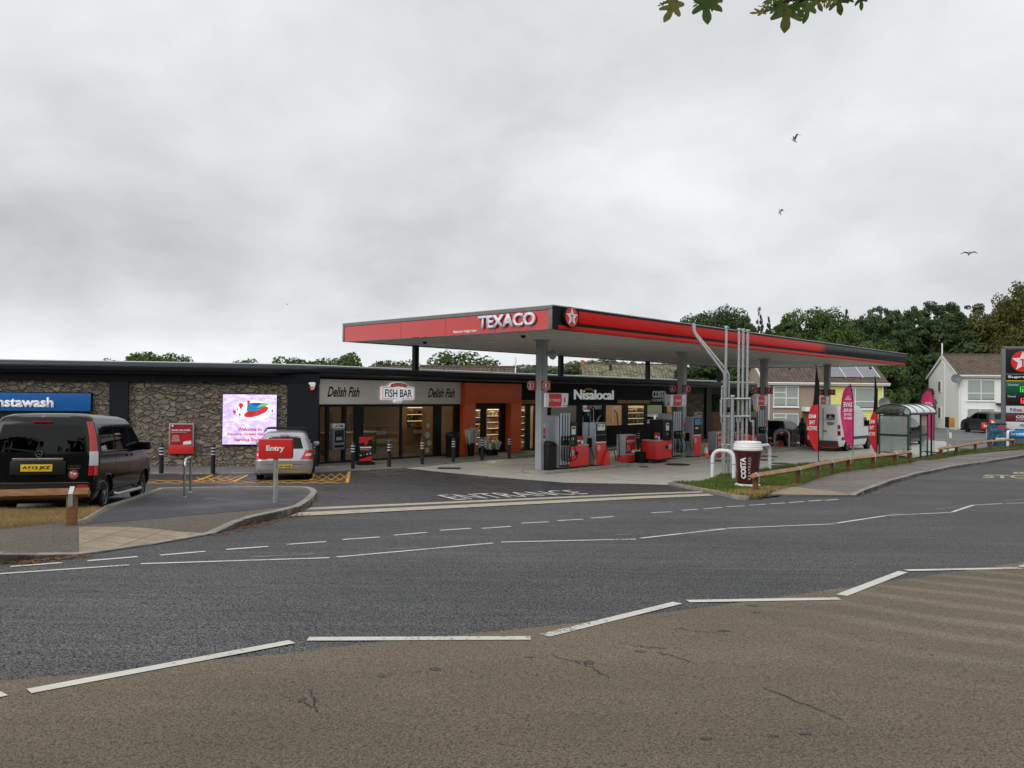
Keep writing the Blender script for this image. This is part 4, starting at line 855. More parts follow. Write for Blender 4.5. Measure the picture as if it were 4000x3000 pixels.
# ---------------------------------------------------------------- pump islands and fuel pumps
def island(u0, u1, v0, v1, lb):
    n = 8; pts = []
    r = (v1-v0)/2; c = (v0+v1)/2
    for i in range(n+1): a = math.pi/2+math.pi*i/n; pts.append((u0+r*.5+r*.5*math.cos(a), c+r*math.sin(a)))
    for i in range(n+1): a = -math.pi/2+math.pi*i/n; pts.append((u1-r*.5+r*.5*math.cos(a), c+r*math.sin(a)))
    o = cw(0, 0); t = MB().prism(pts, (0, 0, .0), X, Y_, (0, 0, .13)).build('pump_island', concr, None, bevel=.02); t.location = (CB[0], CB[1], 0); t.rotation_euler = (0, 0, LONG)
    return tag(t, lb, 'pump island', 'raised kerbs under the pumps')
island(3.0, 8.6, 2.95, 4.15, 'concrete island carrying the first column and two pumps'); island(11.0, 15.2, 2.8, 3.95, 'concrete island under the second column')
island(18.9, 23.6, 2.75, 3.95, 'concrete island under the third column behind the steel pipes'); island(27.1, 31.8, 2.75, 3.95, 'concrete island under the farthest column')
logo_w = mat('logo_white', (.7,.7,.7), .4)
def small_logo(t, x, z, y, r=.11):
    MB().lathe([(r, y-.012), (r, y)], (x, 0, z), 'y', 20).build('round_logo', logo_w, t); star_logo(t, (x, y-.012, z), r*.82, X, Z, mat('logo_navy_red', (.25,.03,.07), .4), logo_w, .003)
def hoses(t, x0, x1, y, n=4, green_i=(2, 3)):
    w_ = (x1-x0)/n
    for i in range(n):
        c = x0+w_*(i+.5); MB().box(c-w_*.30, c+w_*.30, y-.035, y, .16, 2.0).build('hose_panel', lgrey, t, bevel=.008)
        MB().prism([(-.035, -.16), (.045, -.10), (.03, .14), (-.02, .17)], (c, y-.15, 1.02), X, Z, (0, .10, 0)).build('nozzle_holder', black, t, bevel=.008)
        gm = mat('nozzle_green', (.01,.16,.06), .4) if i in green_i else black
        MB().tube([(c+.02, y-.12, 1.12), (c-.03, y-.19, 1.02), (c+.03, y-.21, .88)], .022, 8).build('nozzle', gm, t); MB().tube([(c+.01, y-.13, 1.15), (c-.03, y-.18, 1.05)], .012, 6).build('spout', galv, t)
        sag = .30+.05*random.random(); pts = []
        for q in range(13):
            a = q/12; xx = c+.03+(.16*math.sin(a*math.pi))*(1 if i % 2 else -.7); pts.append((xx, y-.20-.05*math.sin(a*math.pi), .88-(.88-sag)*math.sin(a*math.pi*.5) if a < .999 else sag))
        pts += [(c+.06, y-.15, sag-.04), (c-.02, y-.06, sag+.05), (c-.0, y-.03, .8)]; MB().tube(pts, .016, 6).build('hose', rubber, t)
def pump(u, v, lw, hw_, cw_, dp, flip, lb, poster_=True):
    "hose tower + display head + low red cabinet; flip puts the cabinet to the left"
    t = thing('fuel_pump', lb, 'fuel pump', cw(u, v, .13), LONG, 'multi hose fuel pumps')
    W2 = lw+hw_+cw_
    def fx(a, b): return (W2-b, W2-a) if flip else (a, b)
    a, b = fx(0, lw); MB().box(a, b, 0, dp, .06, 1.90).build('hose_tower', lgrey, t, bevel=.015); MB().box(a+.01, b-.01, -.012, .01, .08, 1.92).build('tower_face', blackg, t)
    hoses(t, a, b, -.012, 4, (2, 3))
    a, b = fx(lw+.005, lw+hw_); MB().box(a, b, .02, dp-.02, .82, 1.66).build('display_head', black, t, bevel=.012)
    m = (a+b)/2; MB().box(m-.11, m+.11, .005, .02, 1.22, 1.52).build('display', logo_w, t); MB().box(m-.07, m+.07, -.001, .005, 1.42, 1.49).build('digits', black, t); MB().box(m-.03, m+.02, .0, .02, 1.02, 1.12).build('card_reader', galv, t)
    a, b = fx(lw+.0, W2); MB().box(a+.004, b, .0, dp, .06, .80).build('cabinet', red, t, bevel=.012); MB().box(a, b, .02, dp-.02, 0, .06).build('plinth', black, t)
    a2, b2 = fx(lw+hw_+.02, W2); MB().box(a2, b2, -.01, dp+.01, .80, .84).build('cabinet_top', lgrey, t, bevel=.006)
    if poster_: MB().box(a2+.05, a2+.45, .1, .13, .84, 1.14).build('poster', posterred, t); MB().box(a2+.08, a2+.25, .094, .1, .95, 1.0).box(a2+.32, a2+.42, .094, .1, .86, .98).build('poster_print', white, t)
    small_logo(t, fx(lw+.16, lw+.17)[0], .55, -.0); MB().box(*fx(lw+.28, lw+.52), -.008, .004, .47, .60).build('dark_label', black, t)
    return t
pu = lambda px, v: cu(px, v, 1740)
v1 = 3.1
a, b, c, d = pu(2183, v1), pu(2224, v1), pu(2257, v1), pu(2300, v1)
pump(a, v1, b-a, c-b, d-c, .62, False, 'first fuel pump from the entrance with its red cabinet on the right')
v2_ = 2.95
a, b, c, d = pu(2568, v2_), pu(2595, v2_), pu(2630, v2_), pu(2661, v2_)
pump(pu(2563, v2_), v2_, d-c, c-b, b-a, .7, True, 'fuel pump with its red cabinet left of the second column')
pump(pu(2896, 2.95), 2.95, .72, .75, .85, .7, True, 'fuel pump left of the third column, partly behind the pipes')
pump(pu(3190, 2.95), 2.95, .6, .6, .8, .7, True, 'fuel pump at the farthest column, mostly hidden by the white van')
def single(px0, px1, v, ht, lb, blue_top=False):
    a, b = pu(px0, v), pu(px1, v); W2 = b-a; t = thing('single_pump', lb, 'fuel pump', cw(a, v, .13), LONG, 'narrow single hose pumps')
    MB().box(0, W2, 0, .62, .04, ht).build('casing', lgrey, t, bevel=.025); MB().box(.02, W2-.02, .02, .6, 0, .04).build('plinth', black, t)
    MB().box(.04, W2-.03, -.012, .02, ht*.72, ht-.03).build('display_head', black, t, bevel=.01); MB().box(.04, W2-.03, -.008, .02, ht*.56, ht*.72-.01).build('dark_panel', blackg if not blue_top else black, t)
    MB().box(.04, W2-.03, -.016, .02, ht*.535, ht*.555).build('trim_strip', white, t); MB().box(.04, W2-.03, -.012, .02, .05, ht*.53).build('door_panel', red, t, bevel=.008)
    if blue_top: MB().box(.14, W2-.12, -.018, -.01, ht*.80, ht-.08).build('display', mat('display_blue', (.05,.25,.5), .3), t); MB().box(.2, .42, -.018, -.01, ht*.70, ht*.75).build('label', yellow, t)
    else: MB().box(.12, W2-.11, -.018, -.01, ht*.82, ht-.06).build('display', logo_w, t); MB().box(.17, .28, -.022, -.016, ht*.91, ht*.94).box(W2-.30, W2-.18, -.022, -.016, ht*.91, ht*.94).build('digits', black, t)
    small_logo(t, W2*.27, ht*.42, -.012, .10); MB().box(-.05, -.01, .15, .35, .7, 1.05).build('nozzle_holder', black, t, bevel=.01)
    MB().tube([(-.06, .22, .95), (-.09, .15, .8), (-.07, .08, .5), (-.05, .0, .25), (-.02, -.05, .3), (.0, -.03, .8)], .015, 6).build('hose', rubber, t)
    return t
t = single(2325, 2368, 3.1, 1.62, 'narrow grey and red pump beside the first fuel pump')
t2 = thing('air_hose', 'looped black hose on tall posts over the narrow grey pump', 'hose', cw(pu(2318, 3.5), 3.4, .13), LONG)
MB().tube([(-.42, 0, 1.1), (-.40, 0, 1.8), (-.32, 0, 2.12), (-.18, 0, 2.22), (-.06, 0, 2.12), (0, 0, 1.8), (0, 0, 1.6)], .022, 8).build('hose', rubber, t2); MB().tube([(-.12, .02, 1.62), (-.12, .02, 2.15)], .016).build('post', galv, t2)
MB().tube([(1.05, -.05, 1.62), (1.05, -.05, 2.2)], .016).build('post', galv, t2); MB().tube([(1.06, -.1, 2.1), (1.18, -.15, 1.9), (1.24, -.2, 1.0), (1.20, -.25, .3), (1.05, -.2, .12), (1.0, -.15, .5)], .018, 8).build('hose', rubber, t2)
single(2706, 2739, 2.9, 1.75, 'narrow pump with a blue display right of the second column', True)
t = single(2868, 2891, 3.2, 1.75, 'dark dispenser with a pale panel behind the steel pipes', False)
t.scale = (1.2, 1, 1)
# branded spreader signs over the pumps
def spreader(a, b, v, num, lb, left):
    t = thing('pump_sign', lb, 'sign', cw(a, v, 0), LONG, 'curved fuel signs over the pumps'); W2 = b-a; z0, z1 = 2.34, 2.84
    crv = lambda x: (.06*(x/W2-.5)**2)
    outl = [(0, z0), (W2*.94, z0), (W2*.98, (z0+z1)/2-.12), (W2, (z0+z1)/2+.05), (W2, z1), (0, z1)]
    MB().prism(outl, (0, -.05, 0), X, Z, (0, .10, 0)).build('panel', mat('sign_silver_white', (.62,.63,.68), .4, emis=.10), t, bevel=.008)  # faint glow added to the panel to lift it under the canopy
    MB().prism([(W2*.10, z0+.02), (W2*.66, z0+.02), (W2*.70, (z0+z1)/2), (W2*.68, z1-.02), (W2*.12, z1-.02), (W2*.15, (z0+z1)/2)], (0, -.052, 0), X, Z, (0, -.006, 0)).build('red_field', red, t)
    text('lettering', 'TEXACO', (W2*.27, -.058, (z0+z1)/2-.05), X, Z, W2*.36, .09, 0, white, t, bold=.03); star_logo(t, (W2*.20, -.056, (z0+z1)/2), .05, X, Z, mat('logo_ring_white', (.6,.6,.6), .4), dkred, .004)
    text('number', num, (W2*.80, -.052, (z0+z1)/2-.08), X, Z, W2*.06, .17, 0, dkred, t, bold=.03); MB().box(W2*.74, W2*.92, -.054, -.05, z0+.05, z0+.075).build('small_print', frm, t)
    if left: MB().prism([(-.5, z1), (-.5, (z0+z1)/2+.05), (-.36, z0), (-.20, z0+.15), (-.02, z1)], (0, -.045, 0), X, Z, (0, .09, 0)).build('curved_wing', mat('sign_grey', (.36,.37,.40), .4), t)
    return t
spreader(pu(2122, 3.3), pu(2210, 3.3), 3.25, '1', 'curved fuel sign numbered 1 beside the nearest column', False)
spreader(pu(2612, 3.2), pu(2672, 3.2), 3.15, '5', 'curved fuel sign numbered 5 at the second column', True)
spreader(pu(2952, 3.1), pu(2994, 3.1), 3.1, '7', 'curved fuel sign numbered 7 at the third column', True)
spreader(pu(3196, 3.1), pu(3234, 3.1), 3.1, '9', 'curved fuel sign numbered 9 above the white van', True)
# poster stands, bins, fire buckets
def stand(px0, px1, v, lb, zb=0.0):
    a, b = pu(px0, v), pu(px1, v); W2 = b-a; t = thing('poster_stand', lb, 'poster stand', cw(a, v, zb), LONG, 'red Save on Fuel stands on the forecourt')
    MB().box(0, W2, 0, .42, .33, 1.18).build('frame', lgrey, t, bevel=.02); MB().box(.01, W2-.01, .01, .41, .06, .325).build('base', red, t, bevel=.02); MB().box(.03, W2-.03, .04, .38, 0, .06).build('foot', black, t); poster(t, .06, W2-.06, .40, 1.13, -.012); return t
stand(2441, 2485, 3.85, 'Save on Fuel stand between the first island and the black bins'); stand(2798, 2845, 2.9, 'Save on Fuel stand behind the left edge of the steel pipes', .0)
t = stand(2718, 2745, 10.2, 'small red poster board against the far stone pier', .75); t.scale = (.9, .3, .9)
def bin_(px, py, wd, ht, lb, z=0.0, v=None, grp='black plastic bins on the forecourt'):
    p = gp(px, py, z) if v is None else cw(pu(px, v), v, z); t = thing('waste_bin', lb, 'bin', (p.x, p.y, z), LONG, grp)
    MB().box(-wd/2, wd/2, -wd/2, wd/2, 0, ht*.80).build('body', black, t, bevel=.03); MB().prism([(-wd/2-.01, 0), (wd/2+.01, 0), (wd/2+.01, ht*.10), (wd*.1, ht*.2), (-wd*.35, ht*.2), (-wd/2-.01, ht*.08)], (0, -wd/2-.01, ht*.80), X, Z, (0, wd+.02, 0)).build('lid', black, t, bevel=.015)
    MB().box(-wd*.2, wd*.2, -wd/2-.02, -wd/2-.005, ht*.84, ht*.92).build('slot', blackg, t); return t
bin_(2140, 0, .42, 1.02, 'tall black bin between the nearest column and first pump', .13, v=3.35); bin_(2506, 1808, .42, .46, 'low black bin in front of the taller one'); bin_(2527, 1797, .42, .68, 'taller dark bin left of the second pump')
MBk = MB().lathe([(.13, 0), (.16, .3), (.165, .31), (.15, .31), (.12, .02)], n=16)
def bucket(px, py, lb):
    p = gp(px, py); t = thing('fire_bucket', lb, 'bucket', p, 0, 'red fire buckets'); MB().lathe([(.13, 0), (.17, .30), (.18, .31), (.16, .31), (.12, .03)], n=16).build('pail', red, t, smooth=True); MB().tube([(-.16, 0, .3), (-.1, 0, .42), (.1, 0, .42), (.16, 0, .3)], .008).build('handle', galv, t)
bucket(3048, 1754, 'red bucket under the grey hoops before the parked hatchback'); bucket(3000, 1750, 'red bucket at the foot of the third column')
p = cw(pu(2380, 2.9), 3.0, .13); t = thing('fire_bucket', 'tall red hose box at the right end of the first island', 'bucket', p, LONG); MB().prism([(-.2, 0), (.2, 0), (.18, .5), (.05, .58), (-.12, .3)], (0, 0, 0), X, Z, (0, .25, 0)).build('body', red, t, bevel=.02)
p = cw(pu(2757, 2.9), 2.9, .1); t = thing('traffic_cone', 'orange traffic cone beside the second island', 'cone', p)
MB().box(-.17, .17, -.17, .17, 0, .03).build('base', orange, t, bevel=.01); MB().lathe([(.12, .03), (.025, .62)], n=16).build('body', orange, t, smooth=True); MB().lathe([(.104, .17), (.062, .42)], n=16).build('white_band', white, t, smooth=True)
# ---------------------------------------------------------------- bollards, stands and small things by the shop
def bollard(px, py, lb, ht=.95, proto=None):
    p = gp(px, py, .05); p.z = hh(p.y)+.05
    if proto: return dup(proto, p, 0, lb)
    t = thing('bollard', lb, 'bollard', p, 0, 'black bollards along the shop kerb')
    MB().lathe([(.072, 0), (.072, ht-.1), (.07, ht-.03), (.05, ht)], n=16).build('post', mat('bollard_black', (.012,.013,.015), .35), t, smooth=True)
    for z in (.60, .70, .80): MB().lathe([(.0745, ht*z/.95), (.0745, ht*(z+.035)/.95)], n=16).build('reflective_band', mat('band_white', (.6,.62,.65), .35), t, smooth=True)
    return t
bl = [(630,1849,'bollard left of the red poster case'),(832,1848,'bollard between the poster case and the lit screen'),(1222,1841,'bollard just right of the silver hatchback'),(1378,1831,'bollard in front of the cash machine window, left of the pavement sign'),(1520,1823,'bollard right of the red and black pavement sign'),(1649,1813,'bollard between the window stickers and the round litter bin'),(1771,1804,'bollard beside the flower buckets'),(1883,1796,'bollard in front of the door in the red portal'),(1989,1790,'bollard at the right leg of the red portal'),(2420,1763,'bollard behind the poster stand, on its left'),(2493,1757,'bollard behind the poster stand, on its right')]
b0 = bollard(*bl[0])
for q in bl[1:]: bollard(*q, proto=b0)
p = gp(1427, 1815, .05); t = thing('pavement_sign', 'red and black swinging pavement sign by the fish bar window', 'sign', p, LONG-.35)
MB().box(-.32, .32, -.18, .18, 0, .09).build('base', rubber, t, bevel=.03); MB().box(-.27, .27, -.02, .02, .10, 1.08).build('board', black, t, bevel=.015)
MB().prism([(-.25,.14),(.25,.14),(.25,.34),(-.25,.20)], (0,-.022,0), X, Z, (0,-.003,0)).build('red_flash', red, t); MB().prism([(-.25,1.05),(.25,1.05),(.25,.97),(-.25,.80)], (0,-.022,0), X, Z, (0,-.003,0)).build('red_flash', red, t)
MB().prism([(-.09,.98),(-.04,.93),(.04,.93),(.09,.98),(.09,.86),(.03,.74),(-.03,.74),(-.09,.86)], (0,-.026,0), X, Z, (0,-.003,0)).build('emblem', mat('emblem_red', (.5,.03,.02), .4), t)
MB().box(-.22, .22, -.026, -.022, .63, .68).build('white_print', white, t); text('lettering', 'PRODUCTS', (-.2,-.024,.55), X, Z, .40, .05, 0, white, t); text('lettering', 'SOLD HERE', (-.2,-.024,.47), X, Z, .40, .055, 0, red, t, bold=.02)
for i, cc2 in enumerate([(.7,.25,.1), (.05,.05,.05), (.15,.5,.2), (.1,.4,.65)]): MB().lathe([(.04, -.03), (.04, -.022)], (-.19+.125*i, 0, .36+.02*i), 'y', 14).build('round_print', mat('print_%d' % i, cc2, .5), t)
x, _ = wfr(1723, 1700); p = wr(x, -.75); t = thing('litter_bin', 'round black litter bin outside the fish bar door', 'bin', (p.x, p.y, .05))
MB().lathe([(.26, 0), (.29, .1), (.30, .75), (.32, .80), (.32, .95), (.28, 1.05), (.05, 1.10)], n=24).build('body', black, t, smooth=True); MB().box(-.14, .14, -.335, -.28, .82, .93).build('opening', blackg, t)
# flowers in buckets
petal = NT('flower_petals', .6); f = petal.n('ShaderNodeNewGeometry').outputs['Random Per Island']; rp = petal.ramp(f, [(0, (.6,.6,.55)), (.3, (.62,.2,.28)), (.5, (.5,.06,.12)), (.65, (.6,.45,.08)), (.8, (.1,.25,.05)), (1, (.55,.3,.45))]); petal.col(rp)
wrapm = mat('cellophane_wrap', (.50,.55,.52), .3)
def flowers(x, y, ht, lb, seed, r=.17):
    rnd = random.Random(seed); p = wr(x, y); t = thing('flower_bucket', lb, 'flower bucket', (p.x, p.y, .05), 0, 'cut flowers in black buckets')
    MB().lathe([(.13, 0), (.17, ht*.45)], n=14).build('bucket', black, t, smooth=True)
    mb = MB(); mf = MB()
    for i in range(7):
        a = rnd.uniform(0, 6.28); q = rnd.uniform(.05, r); c, s = math.cos(a)*q, math.sin(a)*q; h0 = ht*.4; hz = ht*rnd.uniform(.85, 1.0)
        mb.lathe([(.02, h0), (.10, hz-.05), (.11, hz)], (c, s, 0), 'z', 7)
        for k in range(14):
            ox, oy, oz = rnd.gauss(0, .05), rnd.gauss(0, .05), hz+rnd.uniform(-.04, .05); w2 = .022
            mf.add([(c+ox-w2, s+oy, oz-w2), (c+ox+w2, s+oy-w2, oz-w2), (c+ox+w2, s+oy, oz+w2), (c+ox-w2, s+oy+w2, oz+w2)], [(0,1,2,3)])
    o = mb.build('wrapping', wrapm, t, smooth=True); mf.build('blooms', petal.m, t, normals=False)
flowers(7.35, -.85, 1.25, 'tall flower bucket with white wrapped bunches, left of the group', 1, .26); flowers(7.9, -1.0, .8, 'pink flower bucket in the middle of the group', 2); flowers(8.2, -1.15, .62, 'low flower bucket with white bunches left of the door', 3); flowers(8.62, -1.1, .6, 'lowest flower bucket nearest the door of the portal', 4)
# ---------------------------------------------------------------- entry sign, cycle stand, timber rails
hs = lambda x, y: hh(y)+offL(x, y)
def board_sign(px, py, wd, ht, z0, lb, word, rz, base=0.0, dp=.16):
    p = gp(px, py, base); p.z = hh(p.y)+base; t = thing('lane_sign', lb, 'sign', p, rz)
    MB().lathe([(.045, 0), (.045, z0+.1)], n=16).build('post', galv, t, smooth=True); MB().lathe([(.09, 0), (.08, .01)], n=16).build('post_foot', black, t)
    MB().box(-wd/2, wd/2, -dp/2, dp/2, z0, z0+ht).build('sign_box', red, t, bevel=.02); MB().box(wd/2-.02, wd/2+.003, -dp/2+.02, dp/2-.02, z0+.02, z0+ht-.03).build('end_cap', mat('cap_dark_red', (.35,.01,.01), .3), t)
    text('lettering', word, (-wd*.27, -dp/2, z0+ht*.33), X, Z, wd*.54, ht*.36, 0, white, t, bold=.035); return t
board_sign(1075, 1967, .62, .37, .85, 'red Entry sign box on a galvanised post at the kerb', 'Entry', .12, .1)
board_sign(3853, 1718, .62, .42, .75, 'small red Exit sign box on a post beside the parked car', 'Exit', -.5, 0)
pa, pb = gp(720, 1942, .11), gp(743, 1930, .11); t = thing('cycle_stand', 'steel hoop cycle stand on the dark footpath', 'cycle stand', (pa.x, pa.y, hs(pa.x, pa.y)), math.atan2(pb.y-pa.y, pb.x-pa.x)); Lh = (pb-pa).length
Lh = max(Lh, .7)
def hoop(L, H, r, rr, n=8):
    pts = [(0, 0, 0), (0, 0, H-r)]+[(r-r*math.cos(a), 0, H-r+r*math.sin(a)) for a in [math.pi/2*i/n for i in range(1, n+1)]]+[(L-r+r*math.sin(a), 0, H-r+r*math.cos(a)) for a in [math.pi/2*i/n for i in range(1, n+1)]]+[(L, 0, 0)]
    return MB().tube(pts, rr, 12)
hoop(Lh, .76, .16, .024).build('hoop', mat('stainless_tube', (.55,.55,.55), .22, metal=.9), t, smooth=True)
for q in (0, Lh): MB().lathe([(.05, 0), (.045, .008)], (q, 0, 0), n=12).build('foot_plate', galv, t)
def rail(pts, lb, hts, m_top, post_m, braced=True, ext=(.0, .0), drop=None, sz=.06):
    p0 = pts[0]; t = thing('timber_rail', lb, 'knee rail', (p0.x, p0.y, p0.z), 0)
    loc = [p-p0 for p in pts]
    for i, (q, h_) in enumerate(zip(loc, hts)):
        d = (loc[min(i+1, len(loc)-1)]-loc[max(i-1, 0)]).normalized(); d.z = 0; d.normalize(); n = Vector((-d.y, d.x, 0))
        o = q-d*.075-n*.06; MB().prism([(.015, 0), (.135, 0), (.135, h_), (.015, h_)], o-Z*.05, d, Z, n*.12).build('post', post_m, t, bevel=.008)
        if braced:
            zt = h_+.075; o2 = q-d*.03; mb = MB().prism([(-.085, zt-.105), (0, zt+.004), (.085, zt-.105)][:3] if 0 else [(-.09, zt-.10), (-.09, zt-.085), (0, zt+.012), (.09, zt-.085), (.09, zt-.10), (0, zt-.006)], o2-Z*.05, n, Z, d*.06)
            mb.prism([(-.004, zt-.26), (0, zt-.26), (0, zt-.09), (-.004, zt-.09)], o2-Z*.05-n*.086, -n*0+n, Z, d*.06); mb.build('steel_strap', galv, t)
    for i in range(len(loc)-1):
        a, b = loc[i]+Z*(hts[i]-.05), loc[i+1]+Z*(hts[i+1]-.05); d = (b-a).normalized()
        if i == 0: a = a-d*ext[0]
        if i == len(loc)-2: b = b+d*ext[1]
        n = Vector((-d.y, d.x, 0)).normalized(); u_ = n.cross(d) if n.cross(d).z > 0 else d.cross(n)
        MB().prism([(-.082, -.02), (0, -.07), (.082, -.02), (.0, .065)], a+d*.004, n, u_, (b-a)-d*.008).build('rail', m_top, t, bevel=.006)
    return t
def rp_(l, z=.08):
    out = []
    for u, v in l: p = gp(u, v, z); out.append(p)
    return out
r1 = [(2951,1926),(3117,1896),(3192,1871),(3249,1852),(3314,1843),(3411,1831),(3497,1820),(3554,1811)]; t1 = [1845,1821,1804,1796,1784,1774,1765,1758]
def hts(l, tops): 
    o = []
    for (u, v), tv in zip(l, tops):
        p = gp(u, v, .08); o.append(max(.3, (v-tv)*p.y/FPX-.03))
    return o
H1 = hts(r1, t1); rail(rp_(r1), 'long low timber rail along the verge behind the bus shelter path', H1, woodtop, wooddk, ext=(.25, .05))
r2 = [(3675,1790),(3736,1778),(3809,1760),(3870,1758),(3956,1749)]; rail(rp_(r2), 'shorter timber rail right of the bus shelter', hts(r2, [1745,1737,1725,1717,1712]), woodtop, wooddk, ext=(.3, .0))
p = gp(280, 2058, .09); q = gp(-140, 2110, .09); q = Vector((p.x-2.3, p.y-.55, hh(p.y-.55)+.09))
rail([q, p], 'timber knee rail in the dry grass behind the black people carrier', [.48, .53], wood, wood, ext=(1.2, .22))
# ---------------------------------------------------------------- pipes, white hoops, paper cup
def wp(px, z, o): return None
pb0 = gp(2860, 1860); OY = pb0.y
vt = thing('vent_pipes', 'rack of tall galvanised vent pipes standing on the verge', 'vent pipes', (pb0.x, pb0.y, 0), 0)
def vp(px, py, dy=0): 
    q = ad(px, py, OY+dy); return Vector((q.x-pb0.x, q.y-pb0.y, q.z))
def pipe(pxs, r=.035, nm='pipe', dy=0, n=10): return MB().tube([vp(a, b, dy) for a, b in pxs], r, n).build(nm, galv, vt, smooth=True)
for x0_, x1_, yt, dy in [(2837.5,2829,1281,0),(2887,2881,1290,.1),(2903.5,2898,1292,.1),(2921,2914,1295,.1)]:
    pipe([(x0_, yt), (x1_, 1862)], .046, dy=dy); c = vp(x0_, yt, dy); MB().lathe([(.05, 0), (.075, .02), (.075, .07), (.05, .09)], c-Z*.02, n=12).build('vent_cap', galv, vt, smooth=True)
pipe([(2709, 1266), (2709, 1290), (2714, 1305), (2824, 1452), (2829, 1465), (2829, 1862)], .042, dy=-.05); pipe([(2713, 1268), (2713, 1292), (2719, 1304), (2840, 1450), (2846.5, 1466), (2844, 1862)], .042, dy=.2); pipe([(2709, 1262), (2709, 1280)], .06)
pipe([(2861, 1552), (2858, 1862)], .058, dy=-.1); MB().lathe([(.06, 0), (.085, .01), (.085, .05), (.05, .08)], vp(2861, 1552, -.1), n=12).build('vent_cap', galv, vt, smooth=True)
for yy in (1557, 1626, 1739): pipe([(2816, yy+(1 if yy < 1700 else -2)), (2932, yy)], .032, 'cross_bar', dy=-.02)
pipe([(2826, 1508), (2821, 1508), (2820, 1512), (2818, 1640), (2817, 1650), (2822, 1652), (2821, 1862)], .03); pipe([(2929, 1559), (2929, 1640), (2932, 1646), (2941, 1647), (2943, 1652), (2942, 1737)], .03); pipe([(2817,1560),(2817,1625)], .045)
for px, py in [(2821,1790),(2834,1790),(2845,1792),(2821,1852),(2834,1854),(2846,1852),(2858,1820),(2829,1800)]: c = vp(px, py, -.0); MB().lathe([(.065, 0), (.065, .025)], c, n=12).build('pipe_flange', galv, vt)
MB().tube([vp(2828, 1600, .1), vp(2850, 1600, .1)], .09, 10).build('valve', black, vt, smooth=True)
hoopw = mat('hoop_white', (.72,.73,.75), .35, var=.06, vs=3)
def guard(a, b, ht, r, rr, lb, m, base=.06, grp='white steel hoops guarding the pipes', zb=None):
    A_, B_ = gp(*a, base), gp(*b, base); t = thing('guard_hoop', lb, 'guard hoop', (A_.x, A_.y, hh(A_.y)), math.atan2(B_.y-A_.y, B_.x-A_.x), grp); L = (B_-A_).length
    hoop(L, ht, r, rr).build('hoop', m, t, smooth=True)
    for q in (0, L): MB().lathe([(rr+.006, ht*.55), (rr+.006, ht*.58)], (q, 0, 0), n=14).build('joint_band', grey, t)
    return t
guard((2783,1868),(2866,1872), .98, .26, .062, 'white hoop on the left of the paper cup', hoopw)
g2 = guard((2940,1848),(3006,1837), .98, .28, .066, 'white hoop on the right behind the paper cup', hoopw, .02)
guard((3868,1722),(3905,1722), .95, .25, .07, 'white hoop left of the blue cabinet', hoopw, .02, 'white hoops by the price sign'); guard((3936,1750),(3968,1744), .98, .22, .07, 'white hoop right of the blue cabinet', hoopw, .02, 'white hoops by the price sign')
hg = mat('hoop_grey', (.34,.35,.36), .4, metal=.2)
for (a, b, lb) in [((3026,1752),(3082,1756),'grey hoop nearest, before the dark hatchback'),((3036,1744),(3096,1744),'grey hoop second, behind the nearest one'),((3108,1744),(3152,1744),'grey hoop by the person, against the white van')]: guard(a, b, .98, .25, .06, lb, hg, .0, 'grey hoops at the far island')
cp = gp(2920, 1897, .09); t = thing('paper_cup_bin', 'giant coffee cup shaped sign with white lid in the grass', 'cup sign', cp, 0); CM = cp.y/FPX
MB().lathe([(.27, .06), (.275, .03), (.33, .70), (.385, 1.02)], n=40).build('cup', burg, t, smooth=True, ang=60)
MB().lathe([(.395, 1.00), (.415, 1.02), (.415, 1.07), (.395, 1.08), (.40, 1.12), (.385, 1.14), (.385, 1.18), (.37, 1.19), (.37, 1.235), (.35, 1.25), (.31, 1.25), (.30, 1.215), (.0, 1.21)], n=40).build('lid', whiteg, t, smooth=True, ang=40)
MB().lathe([(.36, -.0), (.34, .05), (.24, .07)], n=30).build('foot', white, t, smooth=True)
def cupmap(h0, h1, a0, a1):
    def f(x, y):   # text runs upward, so x -> height, y -> angle (towards the left)
        z = h0+(h1-h0)*x; r = .27+.115*(z-.03)/.99+.004; a = a0+(a1-a0)*y
        return Vector((r*math.sin(a), -r*math.cos(a), z))
    return f
text('lettering', 'COSTA', 0,0,0,1,1,0, whiteg, t, mapf=cupmap(.22, .82, R_(-24), R_(-52)), bold=.05, shear=0, res=3)
text('lettering', 'EXPRESS', 0,0,0,1,1,0, mat('cup_pale_lettering', (.6,.55,.52), .5), t, mapf=cupmap(.28, .82, R_(-2), R_(-14)), space=1.25)
mb = MB()
for i in range(3): a = R_(-2-5*i); f = cupmap(.19, .25, a, a-R_(2.2)); mb.add([f(0,0), f(1,0), f(1,1), f(0,1)], [(0,1,2,3)])
mb.build('lettering_bars', MC['cup_pale_lettering'], t)
